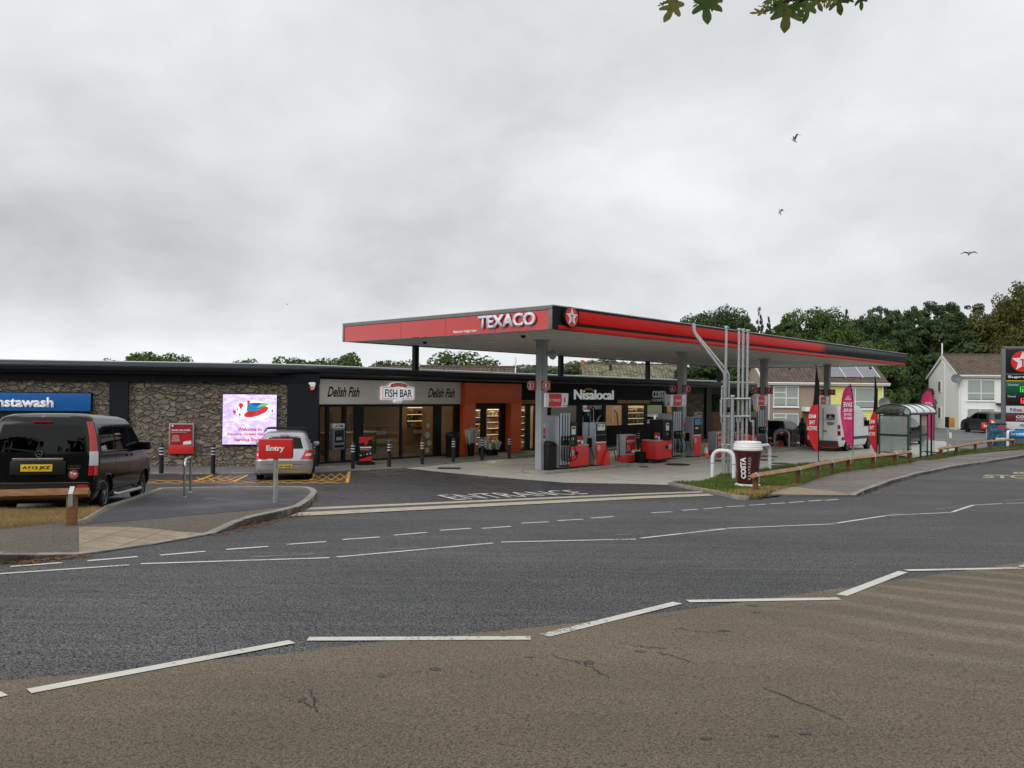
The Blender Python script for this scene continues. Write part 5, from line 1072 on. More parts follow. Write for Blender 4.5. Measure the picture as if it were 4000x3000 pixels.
# ---------------------------------------------------------------- feather flags
def flag(px, py, topx, topy, wd, hgt0, lb, m, m2, rz, words, lean=0, poleh=None):
    p = gp(px, py); H_ = (py-topy)*p.y/FPX; t = thing('feather_flag', lb, 'flag', p, rz, 'feather flags along the verge')
    zb = H_*hgt0
    MB().box(-.45, .45, -.05, .05, 0, .05).box(-.05, .05, -.45, .45, 0.001, .051).build('cross_foot', black, t); MB().tube([(0,0,.02), (0,0,H_*.6), (0,0,H_*.85)], .018, 8).build('pole', black if m is flagred else galv, t)
    edge = []; n = 26; rows = []; cloth_lo = MB(); top = MB(); rw = []
    for i in range(n+1):
        s = i/n; z = zb+(H_-zb)*s
        if m is flagred: w_ = wd*(.12+.9*math.sin(min(1, s/.62)*math.pi)**.8 if s < .55 else .42*(1-s)/.45+.10)
        elif s < .12: w_ = wd*(.15+.85*(s/.12)*.75)
        elif s < .8: w_ = wd*(.78+.25*math.sin((s-.12)/.68*math.pi*.6))
        else: w_ = wd*1.0*math.sqrt(max(0, 1-((s-.8)/.2)**2))
        ex = wd*.28*max(0, (s-.55)/.45)**2.2
        r = []
        for j in range(7):
            q = j/6; xx = -ex-(w_-ex*.5)*q if w_ > ex*.5 else -ex; r.append((xx, .05*math.sin(s*9+q*3)*q+.06*math.sin(s*4)*q, z-.03*q))
        rw.append(r)
    cut = int(n*(.55 if m is flagred else 1.0))
    MB().grid(rw[:cut+1]).build('cloth', m, t, smooth=True)
    if cut < n: MB().grid(rw[cut:]).build('cloth_upper', m2, t, smooth=True)
    MB().tube([Vector(r[0])+Vector((0,0,0)) for r in rw], .022, 6).build('hem', black, t)
    if words:
        for s_t, zz_, hh_, ww in words:
            z = zb+(H_-zb)*zz_; o = text('lettering', s_t, (0, -.09, z), X, Z, wd*ww, (H_-zb)*hh_, 0, white, t, bold=.03)
            # the cloth is seen from its back, so the words read mirrored
            for v in o.data.vertices: v.co.x = -(v.co.x)-wd*(.98-ww)/2-.02; v.co.y = -.035+.05*math.sin((v.co.z-zb)/(H_-zb)*9+1.5)*.5+.06*math.sin((v.co.z-zb)/(H_-zb)*4)*.5-.03
    return t
flag(3332, 1815, 3290, 1499, .52, .22, 'pink feather flag in front of the white van', pinkred, black, .18, [('SAVE', .63, .075, .80), ('ON FUEL', .55, .055, .78), ('WITH THE', .49, .042, .66), ('TEXACO APP', .43, .042, .72), ('STAR\nREWARDS', .74, .06, .55)])
flag(3648, 1769, 3610, 1518, .68, .20, 'pink feather flag behind the bus shelter', pinkred, black, .1, [('SAVE', .60, .09, .75), ('ON FUEL', .52, .05, .7), ('REWARDS', .70, .03, .5)])
flag(3197, 1815, 3199, 1423, .46, .13, 'red and black feather flag seen almost edge on, left of the van', flagred, black, -.5, [('MAKE', .38, .045, .62), ('THE', .31, .045, .5), ('SWITCH', .24, .05, .8)])
flag(3426, 1788, 3408, 1469, .40, .06, 'red and black feather flag beside the left end of the shelter', flagred, black, -.7, [('MAKE', .38, .05, .6), ('THE', .30, .05, .5), ('SWITCH', .22, .05, .7)])
for p_, q_ in (('cloth', None),): pass
# ---------------------------------------------------------------- bus shelter
A_ = gp(3440, 1775, .08); B_ = gp(3523, 1794, .08); C_ = gp(3617, 1789, .08)
sh = thing('bus_shelter', 'dark green bus shelter with a clear barrel roof', 'bus shelter', (B_.x+.35, B_.y+.15, .08), R_(45))
SL = 3.3; SD = 1.5; ex_ = (C_-B_).normalized(); 
d_ = Vector((A_.x-B_.x, A_.y-B_.y)); 
rzz = sh.rotation_euler[2]; 
SL = 3.1; SD = 1.25; SH = 2.0
gm = green
for x in (0, SL*.52, SL): 
    MB().box(x-.035, x+.035, -.035, .035, 0, SH).build('post', gm, sh)
for x in (0, SL*.5, SL): MB().box(x-.035, x+.035, SD-.035, SD+.035, 0, SH).build('post', gm, sh)
def pn(x0, x1, y0, y1, z0, z1):
    MB().add([(x0, y0, z0), (x1, y1, z0), (x1, y1, z1), (x0, y0, z1)], [(0,1,2,3)]).build('glass_pane', sglass, sh)
    d = Vector((x1-x0, y1-y0, 0)); n = d.normalized()
    for z in (z0, z1): MB().tube([(x0, y0, z), (x1, y1, z)], .025, 4).build('glazing_bar', gm, sh)
for z0_, z1_ in ((.25, 1.02), (1.07, SH-.08)):
    pn(.03, SL*.5-.03, SD, SD, z0_, z1_); pn(SL*.5+.03, SL-.03, SD, SD, z0_, z1_); pn(0, 0, .03, SD-.03, z0_, z1_); pn(SL, SL, .9, SD-.03, z0_, z1_); pn(SL*.52+.03, SL*.82, 0, 0, z0_, z1_)
MB().box(SL*.82-.03, SL*.82+.03, -.03, .03, 0, SH).build('post', gm, sh)
MB().box(-.08, SL+.25, -.16, -.08, SH-.03, SH+.07).box(-.08, SL+.25, SD+.08, SD+.16, SH-.03, SH+.07).build('gutter', gm, sh, bevel=.01)
rows = []
for i in range(15):
    a = math.pi*i/14; rows.append([(x, SD/2-(SD/2+.12)*math.cos(a), SH+.05+.38*math.sin(a)) for x in (-.08, SL*.25, SL*.5, SL*.75, SL+.25)])
MB().grid(rows).build('roof_glazing', mat('translucent_roof_sheet', (.72,.75,.74), .22, emis=0), sh, smooth=True)
for x in (-.09, SL*.25, SL*.55, SL*.85, SL+.26): MB().tube([(x, SD/2-(SD/2+.125)*math.cos(a), SH+.06+.385*math.sin(a)) for a in [math.pi*i/14 for i in range(15)]], .03 if x in (-.09, SL+.26) else .018, 6).build('roof_rib', gm, sh)
MB().box(.1, SL-.3, SD-.36, SD-.14, .50, .54).build('bench_seat', mat('bench_steel', (.3,.32,.31), .4, metal=.5), sh)
for x in (.35, SL*.45): MB().prism([(0, 0), (.25, .22), (.25, .27), (0, .27)][:3], (x, SD-.05, .27), -Y_, Z, (.04, 0, 0)).build('bench_bracket', gm, sh)
# ---------------------------------------------------------------- price sign, cabinet, ticket post
_t = ad(3917, 1700, 47.0); _w = 3.2
tot = thing('price_sign', 'tall grey price sign with a round star emblem and lit fuel prices', 'price sign', (_t.x, _t.y, 0), -.25)
zt = lambda py: CAMZ+(1560.5-py)*47.0/FPX
MB().box(0, .14, 0, .35, 0, zt(1355)).box(_w-.14, _w, 0, .35, 0, zt(1355)).box(.14, _w-.14, .05, .3, .2, zt(1355)).box(0, _w, -.0, .36, zt(1362), zt(1353)).build('frame', mat('totem_frame_grey', (.13,.145,.155), .4), tot, bevel=.01)
def pnl(y0, y1, m, nm='panel'): return MB().box(.17, _w-.17, -.03, .05, zt(y1), zt(y0)).build(nm, m, tot, bevel=.008)
pnl(1365, 1456, black); pnl(1463, 1485, black); pnl(1486, 1489, yellow); pnl(1491, 1538, mat('price_green', (.0,.09,.04), .3)); pnl(1541, 1580, black); pnl(1586, 1612, mat('sign_white', (.55,.57,.62), .4)); pnl(1617, 1643, mat('sign_burgundy', (.12,.008,.015), .35)); pnl(1647, 1675, MC['sign_white']); pnl(1679, 1706, mat('sign_blue', (.01,.22,.6), .35))
star_logo(tot, (1.02*1.0, -.03, zt(1412)), .62, X, Z, red, logo_w); 
text('lettering', 'Supreme Diesel', (.26, -.03, zt(1479)), X, Z, 2.5, .18, 0, white, tot, bold=.02)
def digits(s_t, x, zb_, ht, m):
    "seven segment figures"
    seg = {'0': 'abcdef', '1': 'bc', '2': 'abged', '6': 'afgedc', '8': 'abcdefg', '9': 'abcfgd'}; wd = ht*.55; th = ht*.13; mb = MB()
    P = {'a': (0, ht-th, wd, ht), 'g': (0, ht/2-th/2, wd, ht/2+th/2), 'd': (0, 0, wd, th), 'f': (0, ht/2, th, ht), 'b': (wd-th, ht/2, wd, ht), 'e': (0, 0, th, ht/2), 'c': (wd-th, 0, wd, ht/2)}
    cx = x
    for ch in s_t:
        if ch == '.': mb.box(cx-.03, cx+.02, -.045, -.03, zb_, zb_+th); cx += .07; continue
        for sgm in seg[ch]: a, b, c, d = P[sgm]; mb.box(cx+a, cx+c, -.045, -.032, zb_+b, zb_+d)
        cx += wd*1.32
    return mb.build('lit_price', m, tot)
digits('126.9', .75, zt(1531), .33, mat('lit_green', (0,.2,.03), .4, emis=2.2, ecol=(.03,1,.10))); digits('128.9', .80, zt(1575), .31, mat('lit_scarlet', (.2,0,0), .4, emis=2.2, ecol=(1,.04,.06)))
text('lettering', 'Unleaded', (.25, -.03, zt(1506)), X, Z, .55, .10, 0, white, tot); text('lettering', 'Diesel', (.25, -.03, zt(1551)), X, Z, .4, .10, 0, white, tot)
text('lettering', 'Nisa', (.38, -.03, zt(1607)), X, Z, .60, .22, 0, navy, tot, bold=.02); text('lettering', 'local', (1.0, -.03, zt(1607)), X, Z, .75, .22, 0, mat('lettering_amber', (.65,.35,.05), .4), tot, bold=.02)
text('lettering', 'COSTA', (.68, -.03, zt(1633)), X, Z, .95, .17, 0, white, tot, bold=.03); text('lettering', 'EXPRESS', (.68, -.03, zt(1641)), X, Z, .95, .07, 0, white, tot)
text('lettering', 'FISH BAR', (.9, -.03, zt(1665)), X, Z, .75, .14, 0, navy, tot, bold=.03); MB().box(.84, 1.70, -.028, -.026+0, zt(1668), zt(1656)).build('badge_outline', mat('badge_pale', (.5,.5,.56), .4), tot)
text('lettering', 'instawash', (.42, -.03, zt(1699)), X, Z, 2.0, .19, 0, white, tot, bold=.03)
p = gp(3909, 1748, .0); t = thing('blue_cabinet', 'dark blue picture covered cabinet between the two white hoops', 'cabinet', p, .1); cm = p.y/FPX
k = NT('cabinet_print', .4); f = k.noise(k.obj, 3.2, 5, .7); k.col(k.ramp(f, [(.35, (.005,.02,.05)), (.5, (.02,.09,.16)), (.62, (.10,.25,.33)), (.75, (.4,.5,.52))])); 
W_ = 46*cm; H_ = 90*cm
MB().box(-W_/2, W_/2, 0, .7, 0, H_).build('body', k.m, t, bevel=.02); MB().box(-W_/2-.03, W_/2+.03, -.03, .73, H_, H_+.05).build('top', anth, t); MB().box(-.15, .25, -.012, .0, H_*.80, H_*.95).build('label', mat('label_red', (.4,.05,.05), .5), t); MB().box(-.32, .32, -.012, .0, H_*.33, H_*.42).build('label', white, t)
p = gp(3702, 1767, .05); t = thing('ticket_post', 'grey post with a yellow box near the verge', 'post', p, .3); s = p.y/FPX
MB().lathe([(.055, 0), (.055, 120*s)], n=12).build('post', grey, t, smooth=True); MB().box(-.02, .32, -.12, .1, 98*s, 136*s).build('yellow_box', mat('box_amber', (.5,.25,.02), .5), t, bevel=.01); MB().box(-.1, .02, -.09, .09, 98*s, 138*s).build('hood', anth, t); MB().box(.02, .16, -.1, -.06, 55*s, 78*s).build('notice', white, t)
# ---------------------------------------------------------------- vehicles
class Car:
    def __init__(s, S, arch, ra, bulge=.04, zsill=.2, n=34):
        s.S = sorted(S); s.z = [a[0] for a in s.S]; s.arch = arch; s.ra = ra; s.bulge = bulge; s.n = n
    def sec(s, z): return [float(np.interp(z, s.z, [a[i] for a in s.S])) for i in (1, 2, 3, 4, 5)]  # xr, xf, w, rr, rf
    def ring(s, z):
        "half outline from the middle of the tail round the right side to the nose, y<0"
        xr, xf, w_, rr, rf = s.sec(z); P = []
        rr = min(rr, w_*.9, (xf-xr)*.45); rf = min(rf, w_*.9, (xf-xr)*.45)
        for i in range(7): y = (w_-rr)*i/7; P.append((xr+s.bulge*(y/w_)**2, -y))
        b0 = s.bulge*((w_-rr)/w_)**2
        for i in range(9): a = math.pi/2*i/8; P.append((xr+b0+rr-(rr)*math.cos(a), -(w_-rr+rr*math.sin(a))))
        xs = xr+b0+rr; xe = xf-rf
        for i in range(1, 40): x = xs+(xe-xs)*i/40; P.append((x, -(w_)))
        for i in range(9): a = math.pi/2*i/8; P.append((xe+rf*math.sin(a), -(w_-rf+rf*math.cos(a))))
        for i in range(1, 8): y = (w_-rf)*(1-i/7); P.append((xf, -y))
        return P
    def pt(s, z, d, off=0, side=-1):
        "point at level z, distance d along the outline from the rear corner; off = outwards"
        R = s.ring(z); L = [0]
        for a, b in zip(R, R[1:]): L.append(L[-1]+math.hypot(b[0]-a[0], b[1]-a[1]))
        L0_ = (L[7]+L[15])/2; x = min(max(d+L0_, 0), L[-1]-1e-4)
        i = max(j for j in range(len(L)-1) if L[j] <= x); f = (x-L[i])/max(1e-9, L[i+1]-L[i])
        X0, Y0 = R[i][0]+(R[i+1][0]-R[i][0])*f, R[i][1]+(R[i+1][1]-R[i][1])*f
        tx, ty = R[i+1][0]-R[i][0], R[i+1][1]-R[i][1]; q = math.hypot(tx, ty) or 1; nx, ny = ty/q, -tx/q
        return (X0+nx*off, (Y0+ny*off)*(1 if side < 0 else -1), z)
    def body(s, t, m, nm='body', lev=30):
        zs = sorted(set([s.z[0]+(s.z[-1]-s.z[0])*i/lev for i in range(lev+1)]+s.z)); rows = []
        for z in zs:
            r = []; 
            for x, y in s.ring(z):
                zz_ = z
                if abs(y) > s.sec(z)[2]*.55:
                    for ax in s.arch:
                        d = s.ra**2-(x-ax)**2
                        if d > 0: zz_ = max(zz_, s.wz+math.sqrt(d))
                r.append((x, y, zz_))
            rows.append(r+[(x, -y, zz_) for x, y, zz_ in r[::-1]][0:])
        mb = MB().grid([r+[r[0]] for r in rows]); n = len(rows[-1]); mb.add(rows[-1], [tuple(range(n))]); return mb.build(nm, m, t, smooth=True, ang=38)
    def patch(s, t, nm, m, z0, z1, d0b, d0t, d1b, d1t, off=.006, sides=(-1, 1), nz=8, nd=10):
        out = []
        for sd_ in sides:
            rows = [[s.pt(z0+(z1-z0)*i/nz, (d0b+(d0t-d0b)*i/nz)+((d1b+(d1t-d1b)*i/nz)-(d0b+(d0t-d0b)*i/nz))*j/nd, off, sd_) for j in range(nd+1)] for i in range(nz+1)]
            out.append(MB().grid(rows).build(nm, m, t, smooth=True, ang=60))
        return out
    def back(s, t, nm, m, z0, z1, hb, ht, off=.006, nz=8):
        rows = []
        for i in range(nz+1):
            z = z0+(z1-z0)*i/nz; h_ = hb+(ht-hb)*i/nz; xr, xf, w_, rr, rf = s.sec(z); rows.append([(xr+s.bulge*(y/w_)**2-off+(0 if abs(y) < w_-rr else rr-math.sqrt(max(0, rr*rr-(abs(y)-w_+rr)**2))), y, z) for y in [h_*(j/5-1) for j in range(11)]])
        return MB().grid(rows).build(nm, m, t, smooth=True, ang=60)
    def front(s, t, nm, m, z0, z1, hb, ht, off=.006, nz=8):
        rows = []
        for i in range(nz+1):
            z = z0+(z1-z0)*i/nz; h_ = hb+(ht-hb)*i/nz; xr, xf, w_, rr, rf = s.sec(z); rows.append([(xf+off-(0 if abs(y) < w_-rf else rf-math.sqrt(max(0, rf*rf-(abs(y)-w_+rf)**2))), y, z) for y in [h_*(j/5-1) for j in range(11)]])
        return MB().grid(rows).build(nm, m, t, smooth=True, ang=60)
def wheel(t, x, y, r, wd, spokes=5, rimc=None):
    sg = -1 if y < 0 else 1; o = y
    ty = MB().lathe([(r*.66, -wd/2), (r*.93, -wd/2), (r, -wd*.36), (r, wd*.36), (r*.93, wd/2), (r*.66, wd/2)], (x, y, r), 'y', 28, closed=True).build('tyre', rubber, t, smooth=True)
    ty.name = 'wheel'; rm = rimc or mat('alloy_silver', (.5,.51,.53), .25, metal=.7); f = sg*(wd/2-.015)
    MB().lathe([(r*.66, f), (r*.62, f), (r*.58, f-sg*.04), (r*.05, f-sg*.05)], (x, y, r), 'y', 28).build('rim_well', black, ty)
    MB().lathe([(r*.67, f-sg*.005), (r*.67, f+sg*.008), (r*.60, f+sg*.004), (r*.60, f-sg*.01)], (x, y, r), 'y', 28, closed=True).build('rim', rm, ty, smooth=True)
    mb = MB()
    for i in range(spokes):
        a = 2*math.pi*i/spokes+.3; c, s_ = math.cos(a), math.sin(a); e1 = Vector((c, 0, s_)); e2 = Vector((-s_, 0, c))
        mb.prism([(r*.08, -r*.09), (r*.62, -r*.055), (r*.62, r*.055), (r*.08, r*.09)], (x, y+f-sg*.02, r), e1, e2, (0, sg*.02, 0))
    mb.lathe([(r*.14, f-sg*.02), (r*.13, f+sg*.004)], (x, y, r), 'y', 12); mb.build('spokes', rm, ty); return ty
def plate(t, x, y, z, wd, ht, s_t, col=yellow, tilt=0):
    MB().box(x-.01, x, y-wd/2, y+wd/2, z, z+ht).build('number_plate', col, t, bevel=.003)
    if s_t: text('plate_lettering', s_t, (x-.011, y+wd*.44, z+ht*.22), -Y_, Z, wd*.88, ht*.56, 0, black, t, bold=.03)
tail = mat('tail_lamp_red', (.45,.01,.01), .15, coat=.5); lens = mat('clear_lens', (.6,.6,.62), .12); tail_dk = mat('tail_lamp_dark', (.14,.005,.008), .12)
chrome = mat('chrome', (.6,.6,.62), .12, metal=1)
def carpaint(n, c, r=.25, metal=.3): return mat(n, c, r, metal=metal, coat=.8)
# --- black people carrier
pr = gp(385, 1996); pf = gp(532, 1950); 
vd = (pf-pr); vyaw = math.atan2(vd.y, vd.x); SCL = .935
ob = .92; WB = 3.2; W2 = .95
# rear right wheel contact at pr: local (ob+.0, -.80)
t = thing('people_carrier', 'black people carrier parked beyond the timber rail, seen from behind', 'car', (0,0,0), vyaw); t.scale = (SCL*.91, SCL, SCL*.985)
c_, s_ = math.cos(vyaw), math.sin(vyaw); lx, ly = ob*SCL*.91, -.80*SCL; ptc = (pr.x-(c_*lx-s_*ly), pr.y-(s_*lx+c_*ly)); t.location = (ptc[0], ptc[1], hh(pr.y)); slope = math.atan2(hh(pf.y)-hh(pr.y), vd.xy.length); t.rotation_euler = (0, -slope, vyaw)
t.location.z = hh(pr.y)-math.tan(slope)*lx+.01
V = Car([(.25, .06, 4.92, .86, .16, .30), (.42, .0, 5.0, .93, .17, .34), (.62, .0, 5.0, .945, .17, .34), (.95, .03, 4.85, .95, .17, .40), (1.05, .04, 4.55, .945, .17, .45), (1.12, .05, 4.15, .94, .17, .30), (1.45, .11, 3.75, .885, .17, .25), (1.70, .18, 3.40, .81, .17, .22), (1.80, .24, 3.2, .76, .20, .25), (1.86, .40, 2.95, .66, .25, .3), (1.885, .75, 2.6, .45, .3, .3)], (ob, ob+WB), .37, .05); V.wz = .33
bp = mat('black_car_paint', (.003,.003,.0035), .13, spec=.32)
V.body(t, bp); MB().box(.25, 4.7, -.78, .78, .2, .62).build('underbody', black, t)
V.back(t, 'rear_window', cglass, 1.16, 1.66, .74, .66); V.back(t, 'tailgate_seam', blackg, .598, .606, .78, .78, .008); V.back(t, 'bumper', mat('black_bumper', (.012,.012,.013), .35), .28, .585, .86, .86, .03); V.back(t, 'trim_strip', chrome, .588, .598, .84, .84, .034)
V.patch(t, 'tail_lamp', tail, .72, 1.72, -.09, -.05, .10, .07, .012); V.patch(t, 'lamp_lens', lens, .90, 1.16, -.085, -.08, .085, .085, .016); V.patch(t, 'bumper_reflector', tail, .50, .55, -.25, -.25, -.08, -.08, .034)
V.patch(t, 'side_window', cglass, 1.18, 1.64, .32, .34, 1.32, 1.30, .006); V.patch(t, 'side_window', cglass, 1.18, 1.64, 1.42, 1.40, 2.55, 2.48, .006); V.patch(t, 'side_window', cglass, 1.18, 1.62, 2.65, 2.58, 3.72, 3.02, .006)
V.patch(t, 'trim_strip', chrome, 1.155, 1.17, .30, .30, 3.75, 3.72, .010); V.patch(t, 'door_seam', blackg, .45, 1.68, 1.36, 1.35, 1.375, 1.365, .004); V.patch(t, 'door_seam', blackg, .45, 1.68, 2.60, 2.53, 2.615, 2.545, .004); V.patch(t, 'side_strip', bp, .60, .66, 1.25, 1.25, 3.6, 3.6, .018)
V.patch(t, 'side_chrome', chrome, .588, .60, .10, .10, .55, .55, .02)
for sg in (-1, 1):
    MB().tube([(1.45, sg*.93, .30), (1.5, sg*1.0, .28), (3.5, sg*1.0, .28), (3.6, sg*.93, .30)], .035, 8).build('side_step', galv, t, smooth=True)
    MB().box(3.42, 3.62, sg*.92-(0 if sg > 0 else .26), sg*.92+(.26 if sg > 0 else 0), 1.13, 1.33).build('wing_mirror', bp, t, bevel=.05)
    for x in (2.35, 2.75): MB().box(x, x+.2, sg*.955-.015, sg*.955+.015, 1.02, 1.06).build('door_handle', bp, t, bevel=.008)
    for x in (ob, ob+WB):
        MB().tube([(x+.385*math.cos(a), sg*(V.sec(.33+.385*math.sin(a))[2]+.004), .33+.385*math.sin(a)) for a in [math.pi*(i/12) for i in range(13)]], .018, 6).build('arch_trim', bp, t, smooth=True)
        wheel(t, x, sg*.80, .335, .22, 5)
MB().box(-.035, .02, -.42, .42, 1.00, 1.045).build('tailgate_handle', chrome, t, bevel=.012); MB().box(-.01, .03, -.46, .46, .74, .99).build('plate_recess', mat('recess_black', (.006,.006,.006), .4), t, bevel=.01); plate(t, -.012, 0.02, .80, .52, .13, 'AY12 JKZ')
MB().lathe([(.062, -.02), (.066, -.005), (.052, -.002), (.052, -.02)], (.03, 0, 1.125), 'x', 22, closed=True).build('round_badge', chrome, t)
mb = MB()
for a in (90, 210, 330): a = R_(a); mb.prism([(0, -.010), (.056, 0), (0, .010)], (.012, 0, 1.125), (0, math.cos(a), math.sin(a)), (0, -math.sin(a), math.cos(a)), (-.006, 0, 0))
mb.build('badge_star', chrome, t); V.back(t, 'rear_wiper', black, 1.155, 1.175, .0, .0, .02)
MB().prism([(-.02, -.01), (.52, .08), (.52, .10), (-.02, .03)], (-.0, .02, 1.14), Y_, Z, (-.015, 0, 0)).build('rear_wiper', black, t)
text('model_lettering', '116 CDI', (.004, -.50, .875), -Y_, Z, .20, .035, 0, chrome, t); MB().box(-.004, .01, -.70, -.50, .84, .855).build('small_badge', chrome, t)
MB().lathe([(.085, -.008), (.085, .01)], (.005, -.59, .74), 'x', 24).build('round_sticker', mat('sticker_maroon', (.28,.03,.03), .5), t); text('sticker_lettering', 'Yes', (-.006, -.525, .735), -Y_, Z, .12, .055, 0, white, t, bold=.03); text('sticker_lettering', 'Cymru', (-.006, -.545, .70), -Y_, Z, .09, .022, 0, white, t)
MB().box(.14, .22, -.16, .16, 1.70, 1.725).build('brake_lamp', tail, t); V.front(t, 'headlamp', lens, .6, .8, .8, .8)
MB().tube([(.6, -.72, 1.80), (3.0, -.72, 1.80)], .015).build('roof_rail', bp, t); 
# --- silver hatchback
def hatch(name, lb, paint_, glass_, loc, yaw, sc, platetx=None, dark=False, suv=False, lamps=None, roof=None):
    t = thing(name, lb, 'car', loc, yaw); t.scale = (sc,)*3
    kz = 1.12 if suv else 1.0; L = 4.5 if suv else 4.0; WB = 2.62 if suv else 2.51; ob = .75; WD = .91 if suv else .86
    S = [(.20*kz, .10, L-.1, WD*.94, .2, .35), (.36*kz, .03, L, WD*.985, .22, .4), (.62*kz, .0, L-.02, WD, .24, .45), (.80*kz, .06, L-.12, WD*.99, .28, .5), (.90*kz, .10, L-.45, WD*.975, .3, .5), (.97*kz, .14, L-1.05, WD*.96, .3, .35), (1.15*kz, .24, L-1.35, WD*.87, .28, .3), (1.32*kz, .36, L-1.68, WD*.78, .26, .3), (1.42*kz, .50, L-1.95, WD*.70, .26, .3), (1.47*kz, .75, L-2.2, WD*.58, .3, .3), (1.49*kz, 1.1, L-2.4, WD*.4, .3, .3)]
    r = .36 if suv else .31; V = Car(S, (ob, ob+WB), r+.055, .06); V.wz = r
    V.body(t, paint_); MB().box(.25, L-.3, -.70, .70, .17, .5).build('underbody', black, t)
    V.back(t, 'rear_window', glass_, .98*kz, 1.34*kz, WD*.78, WD*.66, .007); V.back(t, 'tailgate_line', MC['black_gloss'], .50*kz, .508*kz, WD*.62, WD*.62, .004)
    V.back(t, 'rear_bumper', paint_, .24*kz, .50*kz, WD*.9, WD*.9, .035); V.back(t, 'lower_bumper', black if suv else mat('bumper_dark_grey', (.08,.08,.085), .5), .20*kz, .25*kz, WD*.82, WD*.82, .02)  # lower bumper edge in plain dark grey, black on the larger cars
    V.patch(t, 'tail_lamp', lamps or tail, .66*kz, .93*kz, -.32, -.14, .12, .22, .010); V.patch(t, 'lamp_lens', lens, .76*kz, .83*kz, -.18, -.14, .02, .05, .015)
    V.patch(t, 'side_window', glass_, .96*kz, 1.32*kz, .45, .62, 1.62, 1.52, .005); V.patch(t, 'side_window', glass_, .96*kz, 1.32*kz, 1.70, 1.60, 2.55, 2.02, .005)
    V.front(t, 'windscreen', glass_, 1.0*kz, 1.36*kz, WD*.8, WD*.68, .006); V.patch(t, 'door_seam', blackg, .35*kz, .94*kz, 1.58, 1.58, 1.59, 1.59, .003)
    for sg in (-1, 1):
        MB().box(L-1.55, L-1.40, sg*(WD-.03)-(0 if sg > 0 else .19), sg*(WD-.03)+(.19 if sg > 0 else 0), .93*kz, 1.06*kz).build('wing_mirror', black if dark else paint_, t, bevel=.04)
        MB().box(1.75, 1.93, sg*(WD*.965)-.02, sg*(WD*.965)+.02, .84*kz, .87*kz).build('door_handle', paint_, t, bevel=.008)
        for x in (ob, ob+WB): wheel(t, x, sg*(WD-.12), r, .2, 5 if not suv else 6, None if not suv else mat('dark_alloy', (.08,.08,.085), .3, metal=.5))
    if platetx is not None: plate(t, -.045, 0, .40*kz if not suv else .62, .50, .11, platetx)
    MB().box(.33, .40, -.14, .14, 1.375*kz, 1.395*kz).build('brake_lamp', tail, t); MB().box(.02, .07, -.11, .11, .60*kz, .63*kz).build('boot_handle', chrome, t, bevel=.006)
    return t, V
a, b = gp(1020, 1873), gp(1196, 1869); m_ = (a+b)/2; yawc = math.radians(103)
silver = carpaint('silver_car_paint', (.40,.41,.43), .28, .5)
dirv = Vector((math.cos(yawc), math.sin(yawc), 0)); t, V = hatch('hatchback', 'silver three door hatchback with roof bars facing the shop wall', silver, cglass, (m_.x-dirv.x*.75, m_.y-dirv.y*.75+.1, hh(m_.y)), yawc, .985, 'SC09 WXB')
for x in (1.15, 1.95): MB().tube([(x, -.68, 1.42), (x, -.62, 1.55), (x, .62, 1.55), (x, .68, 1.42)], .018, 6).build('roof_bar', black, t)
MB().tube([(1.0, -.05, 1.5), (.8, -.05, 1.68)], .006).build('aerial', black, t)
darkblue = mat('dark_blue_black_paint', (.006,.007,.009), .15, spec=.4)
p = gp(2752, 1777); hatch('dark_suv', 'black car with its brake lamp lit at the shop side lane', darkblue, cglass, (cw(pu(2722, 4.6), 5.6).x, cw(0, 0).y+0*0+cw(pu(2722, 4.6), 5.6).y, 0), LONG, 1.0, None, suv=True, lamps=mat('lit_tail_lamp', (.4,0,0), .3, emis=2.0, ecol=(1,.03,.04)))
q = gp(3003, 1745); hatch('dark_hatchback', 'dark hatchback with a bright roof beyond the grey hoops', darkblue, cglass, (14.55, 45.3, 0), R_(49), 1.0, '')
hatch('dark_estate', 'dark car in front of the white van, seen through the flags', darkblue, cglass, (22.2, 47.0, 0), R_(47), 1.0, None, suv=True)
q = gp(3862, 1690); hatch('charcoal_suv', 'charcoal car parked outside the white house', carpaint('charcoal_paint', (.03,.03,.032), .3, 0), cglass, (39.6, 64.2, 0), R_(90), 1.08, '', suv=True)
# --- white panel van
pr = gp(3303, 1763); yw = LONG-.02; SCL = .90
t = thing('panel_van', 'white high roof panel van leaving the far lane', 'van', (0,0,0), yw); t.scale = (SCL*.92, SCL, SCL*1.03)
lx, ly = 1.25*SCL*.92, -.85*SCL; c_, s_ = math.cos(yw), math.sin(yw); t.location = (pr.x-(c_*lx-s_*ly), pr.y-(s_*lx+c_*ly), 0)
V = Car([(.30, .06, 5.70, .92, .12, .3), (.50, .0, 5.85, .97, .12, .34), (.72, .02, 5.85, .985, .12, .38), (1.0, .03, 5.72, .985, .12, .42), (1.15, .03, 5.45, .98, .12, .42), (1.28, .04, 5.15, .97, .12, .3), (1.75, .06, 4.75, .94, .12, .3), (2.05, .08, 4.45, .91, .13, .35), (2.35, .11, 4.15, .87, .14, .45), (2.50, .15, 3.95, .83, .18, .5), (2.58, .25, 3.7, .73, .25, .5), (2.61, .5, 3.4, .5, .3, .4)], (1.25, 4.75), .42, .02); V.wz = .36
wp_ = mat('van_white', (.80,.81,.81), .35, var=.05, vs=1.5); V.body(t, wp_); MB().box(.3, 5.4, -.8, .8, .25, .65).build('underbody', black, t)
dg = mat('van_trim_grey', (.05,.05,.055), .6); V.back(t, 'rear_bumper', dg, .34, .62, .9, .9, .10); V.patch(t, 'side_moulding', dg, .66, .82, .16, .16, 5.0, 5.0, .014)
V.back(t, 'red_step', mat('step_red', (.35,.015,.012), .5), .24, .34, .92, .92, .11)
